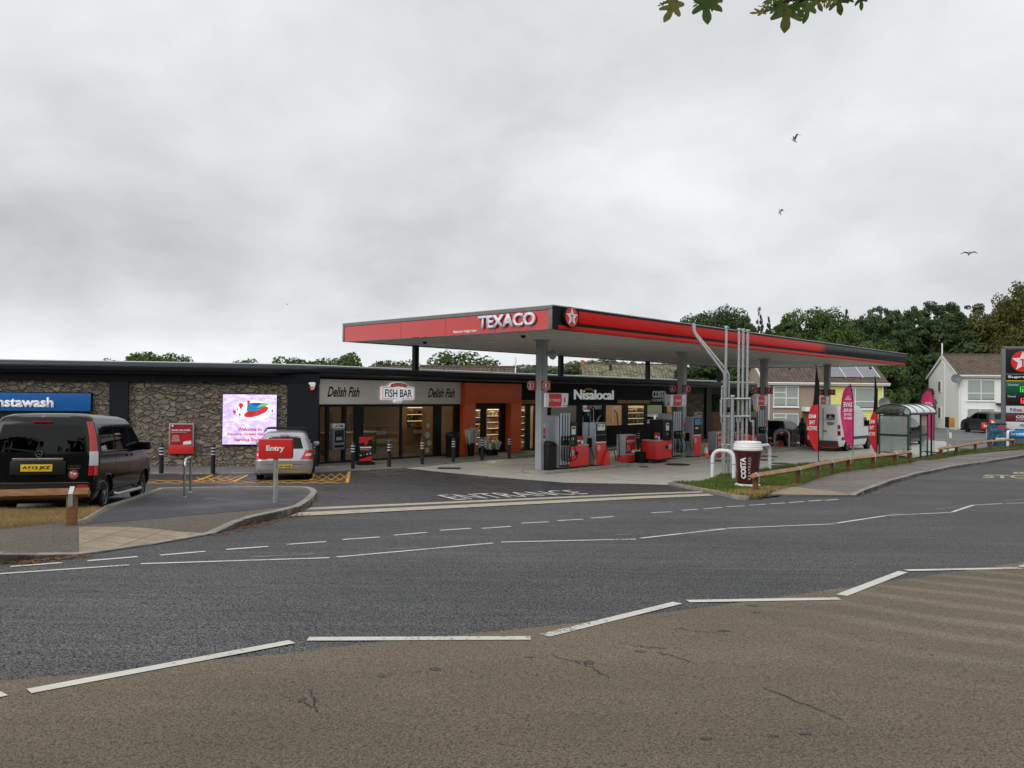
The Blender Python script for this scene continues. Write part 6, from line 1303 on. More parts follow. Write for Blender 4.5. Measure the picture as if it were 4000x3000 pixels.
V.patch(t, 'tail_lamp', tail_dk, .92, 1.50, -.13, -.12, .04, .03, .012); V.patch(t, 'lamp_lens', lens, 1.16, 1.28, -.12, -.12, .03, .03, .016); V.patch(t, 'tail_lamp_top', tail, 1.32, 1.48, -.12, -.12, .03, .03, .016)
V.patch(t, 'side_window', cglass, 1.35, 1.88, 3.86, 3.86, 5.0, 4.45, .008); V.front(t, 'windscreen', cglass, 1.32, 2.1, .85, .78, .008); V.patch(t, 'door_seam', dg, .55, 2.1, 3.75, 3.75, 3.765, 3.765, .004); V.patch(t, 'door_seam', dg, .55, 2.3, 2.45, 2.45, 2.465, 2.465, .004)
for z0_, z1_, a, b in ((1.35, 2.12, .35, 1.9), (1.35, 2.12, 2.15, 3.55)):
    for zz_ in (z0_, z1_): V.patch(t, 'pressed_line', mat('van_line_grey', (.42,.43,.43), .5), zz_, zz_+.012, a, a, b, b, .004)
MB().box(-.004, .06, -.008, .008, .62, 2.42).build('door_seam', dg, t); MB().box(-.02, .05, -.22, -.02, 1.12, 1.17).build('door_handle', black, t); V.back(t, 'door_line', MC['van_line_grey'], 1.76, 1.775, .82, .82, .004)
MB().box(-.004, .06, -.66, -.20, 1.80, 2.08).build('dark_sign', mat('sign_dark_green', (.008,.02,.015), .4), t); MB().box(-.010, -.004, -.60, -.27, 1.85, 1.89).build('white_print', white, t); MB().prism([(-.05, 0), (.05, 0), (0, .1)], (-.005, -.43, 1.94), Y_, Z, (-.003, 0, 0)).build('leaf_emblem', white, t)
MB().box(-.002, .06, .30, .62, 1.90, 2.06).build('yellow_label', yellow, t); MB().box(-.006, -.002, .34, .58, 1.99, 2.03).build('black_print', black, t); MB().box(-.006, -.002, .34, .58, 1.93, 1.96).build('black_print', black, t)
for i, w2 in enumerate((.52, .42, .30)): MB().box(-.002, .06, -.43-w2/2, -.43+w2/2, 1.62-.06*i, 1.635-.06*i).build('small_print', dg, t)
plate(t, -.09, .35, .66, .5, .11, '')
for sg in (-1, 1):
    MB().box(4.5, 4.62, sg*.97-(0 if sg > 0 else .22), sg*.97+(.22 if sg > 0 else 0), 1.40, 1.72).build('wing_mirror', black, t, bevel=.04)
    for x in (1.25, 4.75): wheel(t, x, sg*.85, .36, .24, 6, mat('steel_wheel', (.3,.31,.32), .4, metal=.4))
# ---------------------------------------------------------------- person beside the dark hatchback
def person(loc, rz, lb):
    J = {'pelvis': (0,0,.92), 'waist': (0,.0,1.06), 'chest': (0,.01,1.28), 'neck': (0,.01,1.43), 'head': (0,.03,1.52), 'crown': (0,.03,1.63)}
    V_ = [(0,0,.92,.135,.10),(0,0,1.08,.12,.09),(0,.01,1.28,.155,.10),(0,.01,1.40,.07,.06),(0,.02,1.47,.05,.05),(0,.04,1.54,.075,.09),(0,.04,1.61,.07,.085)]
    E_ = [(0,1),(1,2),(2,3),(3,4),(4,5),(5,6)]
    def add(a, *p):
        k = a
        for q in p: V_.append(q); E_.append((k, len(V_)-1)); k = len(V_)-1
    for s_ in (-1, 1):
        add(0, (s_*.09,0,.84,.085,.085), (s_*.10,.01,.48,.055,.058), (s_*.10,-.01,.10,.036,.04), (s_*.11,.10,.03,.035,.028))
    add(2, (.17,.0,1.35,.055,.055), (.23,-.02,1.12,.042,.042), (.17,.14,.98,.03,.03), (.15,.20,.96,.028,.018)); add(2, (-.17,.0,1.35,.055,.055), (-.22,.06,1.13,.042,.042), (-.16,.26,1.08,.03,.03), (-.15,.32,1.08,.028,.018))
    me = bpy.data.meshes.new('person'); me.from_pydata([v[:3] for v in V_], E_, []); o = bpy.data.objects.new('person', me); SC.collection.objects.link(o)
    sk = o.modifiers.new('skin', 'SKIN'); sk.use_smooth_shade = True; o.modifiers.new('sub', 'SUBSURF').levels = 2; o.modifiers['sub'].render_levels = 2
    for i, v in enumerate(V_): me.skin_vertices[0].data[i].radius = (v[3], v[4])
    me.skin_vertices[0].data[0].use_root = True
    k = NT('person_skin_and_clothes', .8); z = k.n('ShaderNodeSeparateXYZ', {0: k.obj}).outputs[2]; k.col(k.ramp(k.ma('DIVIDE', z, 1.7), [(0, (.03,.03,.03)), (.035, (.018,.02,.03)), (.52, (.018,.02,.03)), (.535, (.035,.07,.09)), (.84, (.035,.07,.09)), (.85, (.42,.26,.19))])); k.t.nodes['Color Ramp'].color_ramp.interpolation = 'CONSTANT'
    me.materials.append(k.m); tag(o, lb, 'person'); o.location = loc; o.rotation_euler = (0, 0, rz)
    MB().lathe([(.03, 1.66), (.075, 1.64), (.098, 1.57), (.10, 1.48), (.10, 1.38), (.085, 1.30), (.03, 1.28)], (0, .005, 0), n=16).build('hair', mat('brown_hair', (.09,.05,.03), .7), o, smooth=True)
    MB().lathe([(.165, .90), (.175, 1.0), (.16, 1.15), (.185, 1.33), (.12, 1.42), (.06, 1.45)], (0, 0, 0), n=20).build('jacket', mat('teal_grey_jacket', (.03,.06,.075), .8), o, smooth=True)
    for s_ in (-1, 1):
        c = Vector(((.15 if s_ > 0 else -.15), (.21 if s_ > 0 else .33), (.955 if s_ > 0 else 1.075)))
        for i, L in enumerate((.07, .08, .078, .062)): MB().tube([c+Vector((-.03+.02*i, .0, 0)), c+Vector((-.03+.02*i, L*.5, -.01)), c+Vector((-.03+.02*i, L*.85, -.035))], .008, 6).build('finger', mat('skin', (.42,.26,.19), .6), o)
        MB().tube([c+Vector((-s_*.03, -.02, 0)), c+Vector((-s_*.055, .02, -.01))], .009, 6).build('thumb', MC['skin'], o)
    return o
q = gp(3116, 1744); person((16.2, 44.5, 0), R_(25), 'person with long brown hair in a teal jacket beside the dark hatchback')
# ---------------------------------------------------------------- houses
def window(t, x0, x1, z0, z1, y, split=.55, top=.3, cross=True, bottom=None, nm='window', curtain=True):
    f = MB().box(x0, x1, y-.06, y+.02, z0, z0+.07).box(x0, x1, y-.06, y+.02, z1-.07, z1).box(x0, x0+.07, y-.06, y+.02, z0+.07, z1-.07).box(x1-.07, x1, y-.06, y+.02, z0+.07, z1-.07)
    xm = x0+(x1-x0)*split; f.box(xm-.035, xm+.035, y-.055, y+.02, z0+.07, z1-.07)
    if bottom: zb_ = z0+(z1-z0)*bottom; f.box(x0+.07, xm-.036, y-.05, y+.02, zb_-.035, zb_+.035).box(xm+.036, x1-.07, y-.05, y+.02, zb_-.035, zb_+.035)
    if top: zt_ = z1-(z1-z0)*top*.7; f.box(x0+.07, xm-.036, y-.05, y+.02, zt_-.03, zt_+.03)
    w_ = f.build(nm, whiteg, t); MB().box(x0+.05, x1-.05, y-.03, y-.01, z0+.05, z1-.05).build('pane', mat('house_window_glass', (.16,.18,.17), .06, spec=.8), w_)
    if curtain:
        k = MC.get('net_curtain')
        if not k: q = NT('net_curtain', .5); wv = q.n('ShaderNodeTexWave', {'Vector': q.obj, 'Scale': 3.5, 'Distortion': 2.5, 'Detail': 1}).outputs['Fac']; q.col(q.mix(wv, (.20,.25,.23), (.42,.46,.42))); k = q.m
        for a, b in ((x0+.08, xm-.04), (xm+.04, x1-.08)): MB().box(a, b, y-.034, y-.031, z0+.08+(z1-z0)*.05, z1-.08).build('curtain', k, w_)
    MB().box(x0-.06, x1+.06, y-.12, y, z0-.08, z0-.005).build('sill', whiteg, w_); return w_
def gutter(t, x0, x1, y, z): return MB().box(x0, x1, y-.10, y, z-.22, z-.06).box(x0, x1, y-.22, y-.10, z-.10, z).build('gutter', whiteg, t)
def roofslab(t, nm, x0, x1, y0, z0, y1, z1, th, m):
    "sloped slab with the tile pattern running up the slope"
    L = math.hypot(y1-y0, z1-z0); e = Vector((0, (y1-y0)/L, (z1-z0)/L)); n = X.cross(e)
    o = MB().box(0, x1-x0, 0, L, -th, 0).build(nm, m, t); o.matrix_basis = Matrix(((1, e.x, n.x, x0), (0, e.y, n.y, y0), (0, e.z, n.z, z0), (0, 0, 0, 1))); return o
# white house
wa = math.radians(-8); c0 = ad(3745, 1678, 72.0); hz = lambda py, Y=72.0: CAMZ+(1559-py)*Y/FPX
wh = thing('white_house', 'white rendered end terrace house with a brown tiled roof', 'house', (c0.x, c0.y, 0), wa); m_px = 72.0/FPX
ez_ = hz(1464); rzz_ = hz(1377); WL = 11.5; WD_ = 7.2
gx = MB().prism([(0, 0), (WD_, 0), (WD_, ez_), (WD_/2, rzz_-.12), (0, ez_)], (0, 0, 0), Y_, Z, (WL, 0, 0)); gx.build('wall', rend_w, wh)
# gable end turned towards the viewer on the left
roofslab(wh, 'roof', -.12, WL+.2, -.35, ez_-.12, WD_/2, rzz_, .12, tile_br); roofslab(wh, 'roof', -.12, WL+.2, WD_+.35, ez_-.12, WD_/2, rzz_, -.12, tile_br)
MB().box(-.1, WL+.2, WD_/2-.1, WD_/2+.1, rzz_-.02, rzz_+.08).build('ridge', mat('ridge_tile', (.13,.09,.07), .8, var=.3), wh); gutter(wh, -.1, WL+.2, -.25, ez_-.02)
for s_ in ((-.35, ez_-.14, WD_/2, rzz_-.02), (WD_+.35, ez_-.14, WD_/2, rzz_-.02)): MB().prism([(s_[0], s_[1]-.2), (s_[0], s_[1]), (s_[2], s_[3]), (s_[2], s_[3]-.26)], (-.16, 0, 0), Y_, Z, (.05, 0, 0)).build('barge_board', whiteg, wh)
window(wh, 29*m_px*1.0+.0+.0, 131*m_px/1.0, hz(1565), hz(1483), 0, .5, 0, bottom=.36); window(wh, 28*m_px, 131*m_px, hz(1642)-.3, hz(1595), 0, .48, 0)
MB().box(134*m_px, 5.2, -.55, 0, hz(1580), hz(1573)).build('porch_canopy', anth, wh); MB().box(3.6, 4.6, -.05, .02, .1, hz(1590)).build('door_surround', whiteg, wh); d_ = MB().box(3.75, 4.45, -.09, -.045, .12, 2.1).build('door', mat('pale_door', (.5,.52,.5), .5), wh); MB().box(4.0, 4.2, -.1, -.088, 1.0, 1.8).build('door_pane', mat('house_window_glass', (.16,.18,.17), .06), d_)
window(wh, 6.4, 9.0, hz(1565), hz(1483), 0, .5, 0, bottom=.36); window(wh, 6.4, 9.0, hz(1642)-.3, hz(1595), 0, .48, 0)
for x_, z_ in ((WD_*.55, 3.4), (WD_*.55, .9)): 
    MB().box(-.06, .02, x_, x_+.75, z_, z_+1.1).build('window', whiteg, wh); MB().box(-.07, -.055, x_+.1, x_+.65, z_+.08, z_+1.02).build('pane', MC['house_window_glass'], wh)
MB().tube([(-.1, WD_*.5, rzz_+1.05), (-.1, WD_*.5, rzz_-.6), (-.1, WD_*.40, rzz_-1.0), (-.1, WD_*.40, .1)], .06, 8).build('soil_pipe', whiteg, wh); MB().tube([(.05, -.08, ez_-.2), (.05, -.08, .05)], .045, 8).build('drain_pipe', whiteg, wh)
def dish(t, x, y, z, rz=0):
    o = MB().lathe([(.0, .0), (.25, -.03), (.42, -.12), (.43, -.11), (.25, -.0), (0, .03)], (0, 0, 0), 'y', 20).build('satellite_dish', mat('dish_grey', (.13,.13,.14), .5), t, smooth=True); o.location = (x, y, z); o.rotation_euler = (R_(-15), 0, rz); a = MB().tube([(0, 0, -.1), (0, -.35, -.2)], .015).build('dish_arm', grey, o)
dish(wh, -.35, -.35, hz(1481), -.3)
MB().box(-.02, WL, -.03, .0, 0, .22).build('plinth', anth_m, wh)
MB().box(-.1, -.0, 2.4, 2.42, .1, .2).build('air_vent', grey, wh)
t = thing('garden_wall', 'low white garden wall between the shelter and the white house', 'wall', (35.5, 77.0, 0), R_(4)); MB().box(-4.0, 5.0, 0, .25, 0, 2.15).build('wall', rend_w, t); MB().box(-4.1, 5.1, -.05, .3, 2.15, 2.23).build('coping', whiteg, t)
# brown and yellow pair
HY = 62.0; mp_ = HY/FPX; c0 = ad(2998, 1600, HY); zb = lambda py: CAMZ+(1552-py)*mp_
for nm, lb, x0, x1, m, solar in (('brown_house', 'brown pebbledash semi behind the forecourt with net curtains', 0, 239*mp_, rend_b, 0), ('yellow_house', 'yellow rendered semi with solar panels behind the white van', 239*mp_+.01, 453*mp_, rend_y, 1)):
    h_ = thing(nm, lb, 'house', (c0.x+x0, c0.y, -.45), R_(0)); W3 = x1-x0; e_ = zb(1494)+.45; DD = 6.4; rg = e_+2.15
    MB().prism([(0, 0), (DD, 0), (DD, e_), (DD/2, rg-.15), (0, e_)], (0, 0, 0), Y_, Z, (W3, 0, 0)).build('wall', m, h_)
    xl, xr_ = (-.35, W3) if not solar else (0.01, W3+.35); roofslab(h_, 'roof', xl, xr_, -.3, e_-.08, DD/2, rg, .1, tile_br); roofslab(h_, 'roof', xl, xr_, DD+.3, e_-.08, DD/2, rg, -.1, tile_br); gutter(h_, xl, xr_, -.22, e_)
    MB().box(xl, xr_, DD/2-.08, DD/2+.08, rg-.02, rg+.07).build('ridge', MC['ridge_tile'], h_)
    if not solar:
        window(h_, 22*mp_, 121*mp_, zb(1590)+.45, zb(1508)+.45, 0, .5, .45, bottom=.42); window(h_, 22*mp_, 121*mp_, zb(1662)+.25, zb(1616)+.45, 0, .5, .4); MB().tube([(.1, -.06, e_-.1), (.1, -.06, .1)], .04).build('drain_pipe', whiteg, h_)
        MB().prism([(-.36, e_-.35), (-.36, e_-.05), (DD/2, rg), (DD/2, rg-.3)], (-.38, 0, 0), Y_, Z, (.04, 0, 0)).build('barge_board', whiteg, h_)
        MB().box(133*mp_, 168*mp_, -.9, 0, zb(1606)+.45, zb(1590)+.45).build('porch_roof', whiteg, h_); MB().box(136*mp_, 165*mp_, -.06, 0, .3, zb(1607)+.45).build('door', mat('brown_door', (.18,.07,.03), .5), h_)
    else:
        xo_ = 239*mp_; window(h_, 322*mp_-xo_, 418*mp_-xo_, zb(1596)+.45, zb(1512)+.45, 0, .2, 0, bottom=.36); window(h_, 350*mp_-xo_+1.2, 350*mp_+98*mp_-xo_, zb(1690)+.45, zb(1628)+.45, 0, .45, .3)
        L = math.hypot(DD/2+.3, rg-e_+.08); e1 = Vector((0, (DD/2+.3)/L, (rg-e_+.08)/L)); n_ = X.cross(e1)
        for i in range(3): 
            k_ = MC.get('solar_panel')
            if not k_: q = NT('solar_panel', .18); br = q.n('ShaderNodeTexBrick', {'Vector': q.obj, 'Color1': (.20,.20,.23,1), 'Color2': (.17,.17,.20,1), 'Mortar': (.28,.28,.30,1), 'Scale': 6, 'Mortar Size': .01, 'Brick Width': 1, 'Row Height': 1}, offset=0).outputs['Color']; q.col(br); k_ = q.m
            o = MB().box(.04, 1.30, 0, 1.0, .06, .09).box(.04, 1.30, 1.01, 2.0, .06, .09).build('solar_panel', k_, h_); o.matrix_basis = Matrix(((1, e1.x, n_.x, .15+1.34*i), (0, e1.y, n_.y, -.3+e1.y*.9), (0, e1.z, n_.z, e_-.08+e1.z*.9), (0, 0, 0, 1)))
            o = MB().box(1.30, 1.345, -.05, 2.05, .05, .10).build('panel_frame', whiteg, h_); o.matrix_basis = Matrix(((1, e1.x, n_.x, .15+1.34*i), (0, e1.y, n_.y, -.3+e1.y*.9), (0, e1.z, n_.z, e_-.08+e1.z*.9), (0, 0, 0, 1)))
        dish(h_, W3-.15, -.4, zb(1572)+.45, -.2); MB().tube([(W3-.1, -.06, e_-.1), (W3-.1, -.06, .1)], .04).build('drain_pipe', whiteg, h_)
# bungalow roofs behind the shop
def bungalow(lb, pxl, pxr, Y, pyr, slope_dy, m, ang=0, gable=True, wallm=rend_w, chim=None):
    A_ = ad(pxl, pyr, Y); B_ = ad(pxr, pyr, Y); L = (B_-A_).length; t = thing('bungalow', lb, 'house', (A_.x, A_.y, 0), ang); rz_ = A_.z; ez2 = rz_-2.4; D = 8.0
    MB().prism([(-D/2+.3, 0), (D/2-.3, 0), (D/2-.3, ez2+.1), (0, rz_-.15), (-D/2+.3, ez2+.1)], (.25, 0, 0), Y_, Z, (L-.5, 0, 0)).build('wall', wallm, t)
    roofslab(t, 'roof', 0, L, -D/2, ez2, 0, rz_, .1, m); roofslab(t, 'roof', 0, L, D/2, ez2, 0, rz_, -.1, m); MB().box(0, L, -.1, .1, rz_-.03, rz_+.09).build('ridge', MC['ridge_tile'], t); gutter(t, 0, L, -D/2+.1, ez2+.05)
    if gable:
        for s_ in (-1, 1): MB().prism([(s_*D/2, ez2-.15), (s_*D/2, ez2+.08), (0, rz_+.02), (0, rz_-.24)], (L, 0, 0), Y_, Z, (.05, 0, 0)).build('barge_board', whiteg, t)
    return t, L, rz_, ez2
t, L, z_, e_ = bungalow('bungalow with a brown tiled roof behind the red portal', 1640, 2012, 58, 1430, 0, tile_br)
o = None
for x_, mm in ((L*.26, anth), (L*.76, anth)): MB().lathe([(.22, z_-1.05), (.10, z_-.85), (.07, z_-.55), (.13, z_-.5), (.05, z_-.35), (.02, z_-.1)], (x_, -1.0, 0), n=12).build('roof_vent', mm, t)
MB().tube([(L+.02, 0, z_+.75), (L+.02, 0, z_-.8), (L+.3, 0, z_-1.6)], .06).build('flue_pipe', whiteg, t)
t, L, z_, e_ = bungalow('bungalow with a lichen mottled tiled roof behind the convenience shop sign', 2268, 2684, 78, 1421, 0, tile_mot)
MB().box(.0, .35, -.2, .2, z_-.6, z_+.35).build('chimney', mat('orange_chimney', (.45,.12,.05), .7), t); MB().lathe([(.20, z_-.8), (.1, z_-.5), (.12, z_-.2), (.05, z_-.0)], (L*.27, -1.0, 0), n=12).build('roof_vent', anth, t)
MB().tube([(L+.1, -.2, z_+.1), (L+.1, -.2, z_-1.0), (L-.1, -.4, z_-1.4), (L-.1, -.4, 1)], .07).build('soil_pipe', whiteg, t)
bungalow('low grey slate roof behind the fish bar eave', 1440, 1618, 50, 1435, 0, tile_dk)
t = thing('timber_fence', 'brown timber fence under the hedge at the far end of the shop', 'fence', (cw(27.5, 13).x, cw(27.5, 13).y, 0), LONG-.3)
for i in range(14): MB().box(-1+i*.52, -1+i*.52+.50, 0, .03+.02*(i % 2), 0, 1.72).build('board', mat('fence_board', (.19,.10,.05), .8, var=.3, vs=4), t)
MB().box(-1, 6.3, .05, .1, .3, .4).box(-1, 6.3, .05, .1, 1.4, 1.5).build('fence_rail', MC['fence_board'], t)
t = thing('white_wall_strip', 'pale garage roof edge right of the shop roof', 'roof edge', (0,0,0), 0) if False else None
# ---------------------------------------------------------------- trees
def crown(kind, seed, n, leaf):
    "crown of unit height 1 and half width .5, many leaf faces round clustered boughs"
    rnd = random.Random(seed); g = np.random.RandomState(seed); blobs = []
    if kind == 'broad':
        for i in range(75):
            a = rnd.uniform(0, 6.28); z = rnd.uniform(.06, .95); R = .47*math.sqrt(max(.04, 1-((z-.45)/.56)**2)); q = R*rnd.uniform(.25, 1)**.6; blobs.append((q*math.cos(a), q*math.sin(a), z, rnd.uniform(.07, .16), .8))
    elif kind == 'conifer':
        for i in range(120):
            z = rnd.uniform(.0, .98)**.9; R = .50*(1-z)**.55+.02; a = rnd.uniform(0, 6.28); q = R*rnd.uniform(.4, 1.05); blobs.append((q*math.cos(a), q*math.sin(a), z, .05+.085*(1-z), .5))
    elif kind == 'spire':
        for i in range(50):
            z = rnd.uniform(.0, 1); R = .30*(1-z)**.9+.015; a = rnd.uniform(0, 6.28); blobs.append((R*math.cos(a), R*math.sin(a), z, .025+.07*(1-z), .6))
    elif kind == 'flat':
        for i in range(90):
            a = rnd.uniform(0, 6.28); q = .47*math.sqrt(rnd.random()); z = rnd.uniform(.45, .98-.42*(q/.47)**2.5); blobs.append((q*math.cos(a), q*math.sin(a), z, rnd.uniform(.03, .09), .6))
    B = np.array(blobs); idx = g.choice(len(B), n, p=(B[:, 3]**2)/(B[:, 3]**2).sum()); b = B[idx]
    d = g.normal(size=(n, 3)); d /= np.linalg.norm(d, axis=1)[:, None]; rr = b[:, 3]*(.55+.5*g.rand(n)**.5)
    P = b[:, :3]+d*rr[:, None]*np.stack([np.ones(n), np.ones(n), b[:, 4]], 1)
    nrm = d+g.normal(size=(n, 3))*.55+np.array([0, 0, .35]); nrm /= np.linalg.norm(nrm, axis=1)[:, None]
    t1 = np.cross(nrm, g.normal(size=(n, 3))); t1 /= np.linalg.norm(t1, axis=1)[:, None]; t2 = np.cross(nrm, t1); s = (leaf*(.6+.8*g.rand(n)))[:, None]
    el = 1.7 if kind in ('conifer', 'spire') else 1.15
    V = np.concatenate([P-t1*s*el, P-t2*s*.6, P+t1*s*el, P+t2*s*.6], 1).reshape(-1, 3)
    return V, np.arange(4*n).reshape(-1, 4)
def mesh_np(name, V, F, m):
    me = bpy.data.meshes.new(name); me.vertices.add(len(V)); me.vertices.foreach_set('co', V.astype(np.float32).ravel()); nf, k = F.shape
    me.loops.add(nf*k); me.loops.foreach_set('vertex_index', F.astype(np.int32).ravel()); me.polygons.add(nf); me.polygons.foreach_set('loop_start', np.arange(0, nf*k, k, dtype=np.int32)); me.update(); me.materials.append(m); return me
def limbs(seed, H, W2, r):
    rnd = random.Random(seed); mb = MB(); top = H*.75; pts = [(0,0,-.3), (.02*W2, 0, H*.25), (-.03*W2, .02*W2, H*.5), (0, 0, top)]; mb.tube(pts, r, 8, r2=r*.35)
    for i in range(9):
        z = H*rnd.uniform(.22, .68); a = rnd.uniform(0, 6.28); q = W2*rnd.uniform(.25, .42); mb.tube([(0,0,z), (q*.5*math.cos(a), q*.5*math.sin(a), z+H*.07), (q*math.cos(a), q*math.sin(a), z+H*.17)], r*.4, 6, r2=r*.12)
    return mb
PROTO = {}
def tree(kind, lm, px, ptop, Y, wd, lb, seed, low=.08, n=4200, grp='trees along the skyline', cat='tree', zb=0.0, leaf=.16, name='tree'):
    top = ad(px, ptop, Y); H = top.z-zb; t = thing(name, lb, cat, (top.x, top.y, zb), random.Random(seed).uniform(0, 6.28), grp)
    limbs(seed, H, wd, .028*H*.6+.05).build('trunk', bark, t, smooth=True)
    V, F = crown(kind, seed, n, leaf/max(H, wd)*1.0); V = V.copy(); base = H*low; V[:, 0] *= wd; V[:, 1] *= wd; V[:, 2] = base+V[:, 2]/V[:, 2].max()*(H-base)
    me = mesh_np('crown', V, F, lm); o = bpy.data.objects.new('crown', me); SC.collection.objects.link(o); o.parent = t; return t
def scale_leaf(kind): pass
T = [ # kind, leaf, px, top py, distance, width, label
 ('broad', lf_dark, 2745, 1214, 84, 6.5, 'dark broad tree rising at the left end of the skyline over the canopy'),
 ('broad', lf_dark, 2840, 1192, 86, 7.5, 'tall dark tree above the bent steel pipes'),
 ('conifer', lf_dark, 2905, 1228, 82, 6, 'dark evergreen left of the thin pointed conifer'),
 ('spire', lf_dark, 2967, 1196, 88, 4, 'thin pointed conifer above the steel pipes'),
 ('spire', lf_dark, 3002, 1228, 90, 3.2, 'second smaller pointed conifer'),
 ('conifer', lf_mid, 3075, 1232, 84, 7, 'mid green evergreen behind the middle of the canopy'),
 ('broad', lf_mid, 3165, 1200, 86, 8.5, 'rounded mid green tree over the canopy fade'),
 ('broad', lf_mid, 3245, 1226, 84, 7, 'lower rounded tree right of the rounded mid green one'),
 ('spire', lf_dark, 3308, 1203, 92, 3.6, 'ragged thin conifer standing in the skyline gap'),
 ('conifer', lf_dark, 3340, 1236, 86, 8, 'low dark evergreen filling the skyline dip'),
 ('broad', lf_dark, 3440, 1225, 88, 7.5, 'dark tree directly beneath the flat topped pine'),
 ('flat', lf_dark, 3424, 1194, 96, 5, 'flat topped pine on its bare trunk'),
 ('conifer', lf_dark, 3490, 1206, 84, 7.5, 'dark evergreen right of the flat topped pine'),
 ('conifer', lf_dark, 3562, 1194, 86, 7, 'tall dark evergreen above the canopy end'),
 ('flat', lf_dark, 3660, 1177, 100, 9, 'wide flat topped pine above the white house'),
 ('conifer', lf_dark, 3640, 1240, 84, 8, 'dark evergreen in front of the wide flat pine'),
 ('conifer', lf_dark, 3735, 1215, 84, 8.5, 'large dark evergreen right behind the white house gable'),
 ('flat', lf_dark, 3765, 1184, 102, 8, 'flat crown right of the wide flat topped pine'),
 ('broad', lf_dark, 3810, 1238, 86, 7, 'dark tree between the evergreen and the yellowing tree'),
 ('broad', lf_gold, 3905, 1180, 84, 9, 'yellowing tree above the price sign'),
 ('broad', lf_gold, 3985, 1105, 82, 10, 'tallest yellowing tree at the right edge'),
 ('broad', lf_gold, 4080, 1060, 80, 10, 'yellow green tree cut by the right edge'),
 ('broad', lf_mid, 3430, 1325, 76, 5.5, 'lighter leafy tree just above the right end of the canopy'),
 ('broad', lf_dark, 3530, 1400, 84, 7, 'dark bush below the right end of the canopy'),
 ('conifer', lf_dark, 3600, 1400, 86, 7, 'dark evergreen left of the white house gable'),
 ('broad', lf_dark, 2760, 1420, 70, 6.5, 'dark tree seen under the canopy right of the second column'),
 ('broad', lf_dark, 2850, 1400, 72, 6.5, 'dark tree under the canopy behind the steel pipes'),
 ('conifer', lf_dark, 2925, 1400, 68, 6.0, 'dark evergreen left of the brown house'),
 ('conifer', lf_dark, 3050, 1330, 80, 8, 'dark evergreen behind the brown house roof'),
 ('conifer', lf_dark, 3160, 1320, 80, 8, 'dark evergreen behind the party wall of the two houses'),
 ('conifer', lf_dark, 3280, 1320, 80, 8, 'dark evergreen behind the solar panels'),
 ('broad', lf_dark, 3390, 1330, 80, 7, 'dark tree right of the solar panels'),
 ('conifer', lf_dark, 3800, 1330, 82, 8, 'dark evergreen over the white house roof'),
 ('broad', lf_gold, 3900, 1330, 80, 8, 'lower yellowing tree over the white house roof'),
 ('broad', lf_dark, 3960, 1380, 78, 8, 'dark tree beside the price sign'),
 ('broad', lf_dark, 3560, 1500, 80, 6, 'shrub behind the bus shelter roof')]
for i, (kd, lm, px, py, Yd, wd, lb) in enumerate(T):
    big = kd != 'spire'
    tree(kd, lm, px, py, Yd, wd, lb, 100+i, low=(.45 if kd == 'flat' else .04), n=(16000 if big else 6000), leaf=.19 if kd in ('conifer', 'broad') else .17)
T2 = [(500, 1378, 70, 5.5, lf_mid, 'pale tree behind the stone wall, left one of a pair'), (570, 1370, 72, 4.5, lf_mid, 'spiky tree behind the stone wall, right one of a pair'), (690, 1375, 78, 4.2, lf_mid, 'small spiky tree above the red poster case'), (955, 1397, 75, 4.5, lf_mid, 'low round tree above the lit screen'),
 (1130, 1390, 66, 5, lf_mid, 'bushy tree left above the alarm box'), (1210, 1396, 66, 5, lf_mid, 'bushy tree directly above the alarm box'), (1330, 1372, 66, 4.6, lf_mid, 'taller tree left of the canopy end'), (1515, 1402, 74, 4.6, lf_mid, 'small tree under the left end of the canopy'), (1585, 1402, 74, 4.6, lf_mid, 'small tree left of the first roof post'), (1812, 1366, 70, 8.2, lf_mid, 'round leafy tree above the brown bungalow roof'),
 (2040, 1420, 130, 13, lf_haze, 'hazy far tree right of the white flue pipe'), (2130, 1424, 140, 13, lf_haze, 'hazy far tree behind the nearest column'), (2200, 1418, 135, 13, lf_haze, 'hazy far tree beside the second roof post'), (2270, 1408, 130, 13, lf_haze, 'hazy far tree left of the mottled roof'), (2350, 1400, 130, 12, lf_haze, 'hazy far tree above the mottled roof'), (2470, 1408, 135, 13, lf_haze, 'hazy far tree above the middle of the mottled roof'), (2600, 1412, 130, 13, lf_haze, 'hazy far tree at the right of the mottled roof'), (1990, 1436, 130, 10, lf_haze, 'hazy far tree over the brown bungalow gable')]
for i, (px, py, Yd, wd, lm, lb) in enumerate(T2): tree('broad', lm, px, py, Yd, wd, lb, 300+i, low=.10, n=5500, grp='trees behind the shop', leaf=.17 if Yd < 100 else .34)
tree('broad', lf_lite, 2240, 1462, 45, 2.8, 'yellow green bush at the left foot of the mottled roof', 400, n=1500, cat='bush', name='bush', grp='garden bushes', leaf=.12)
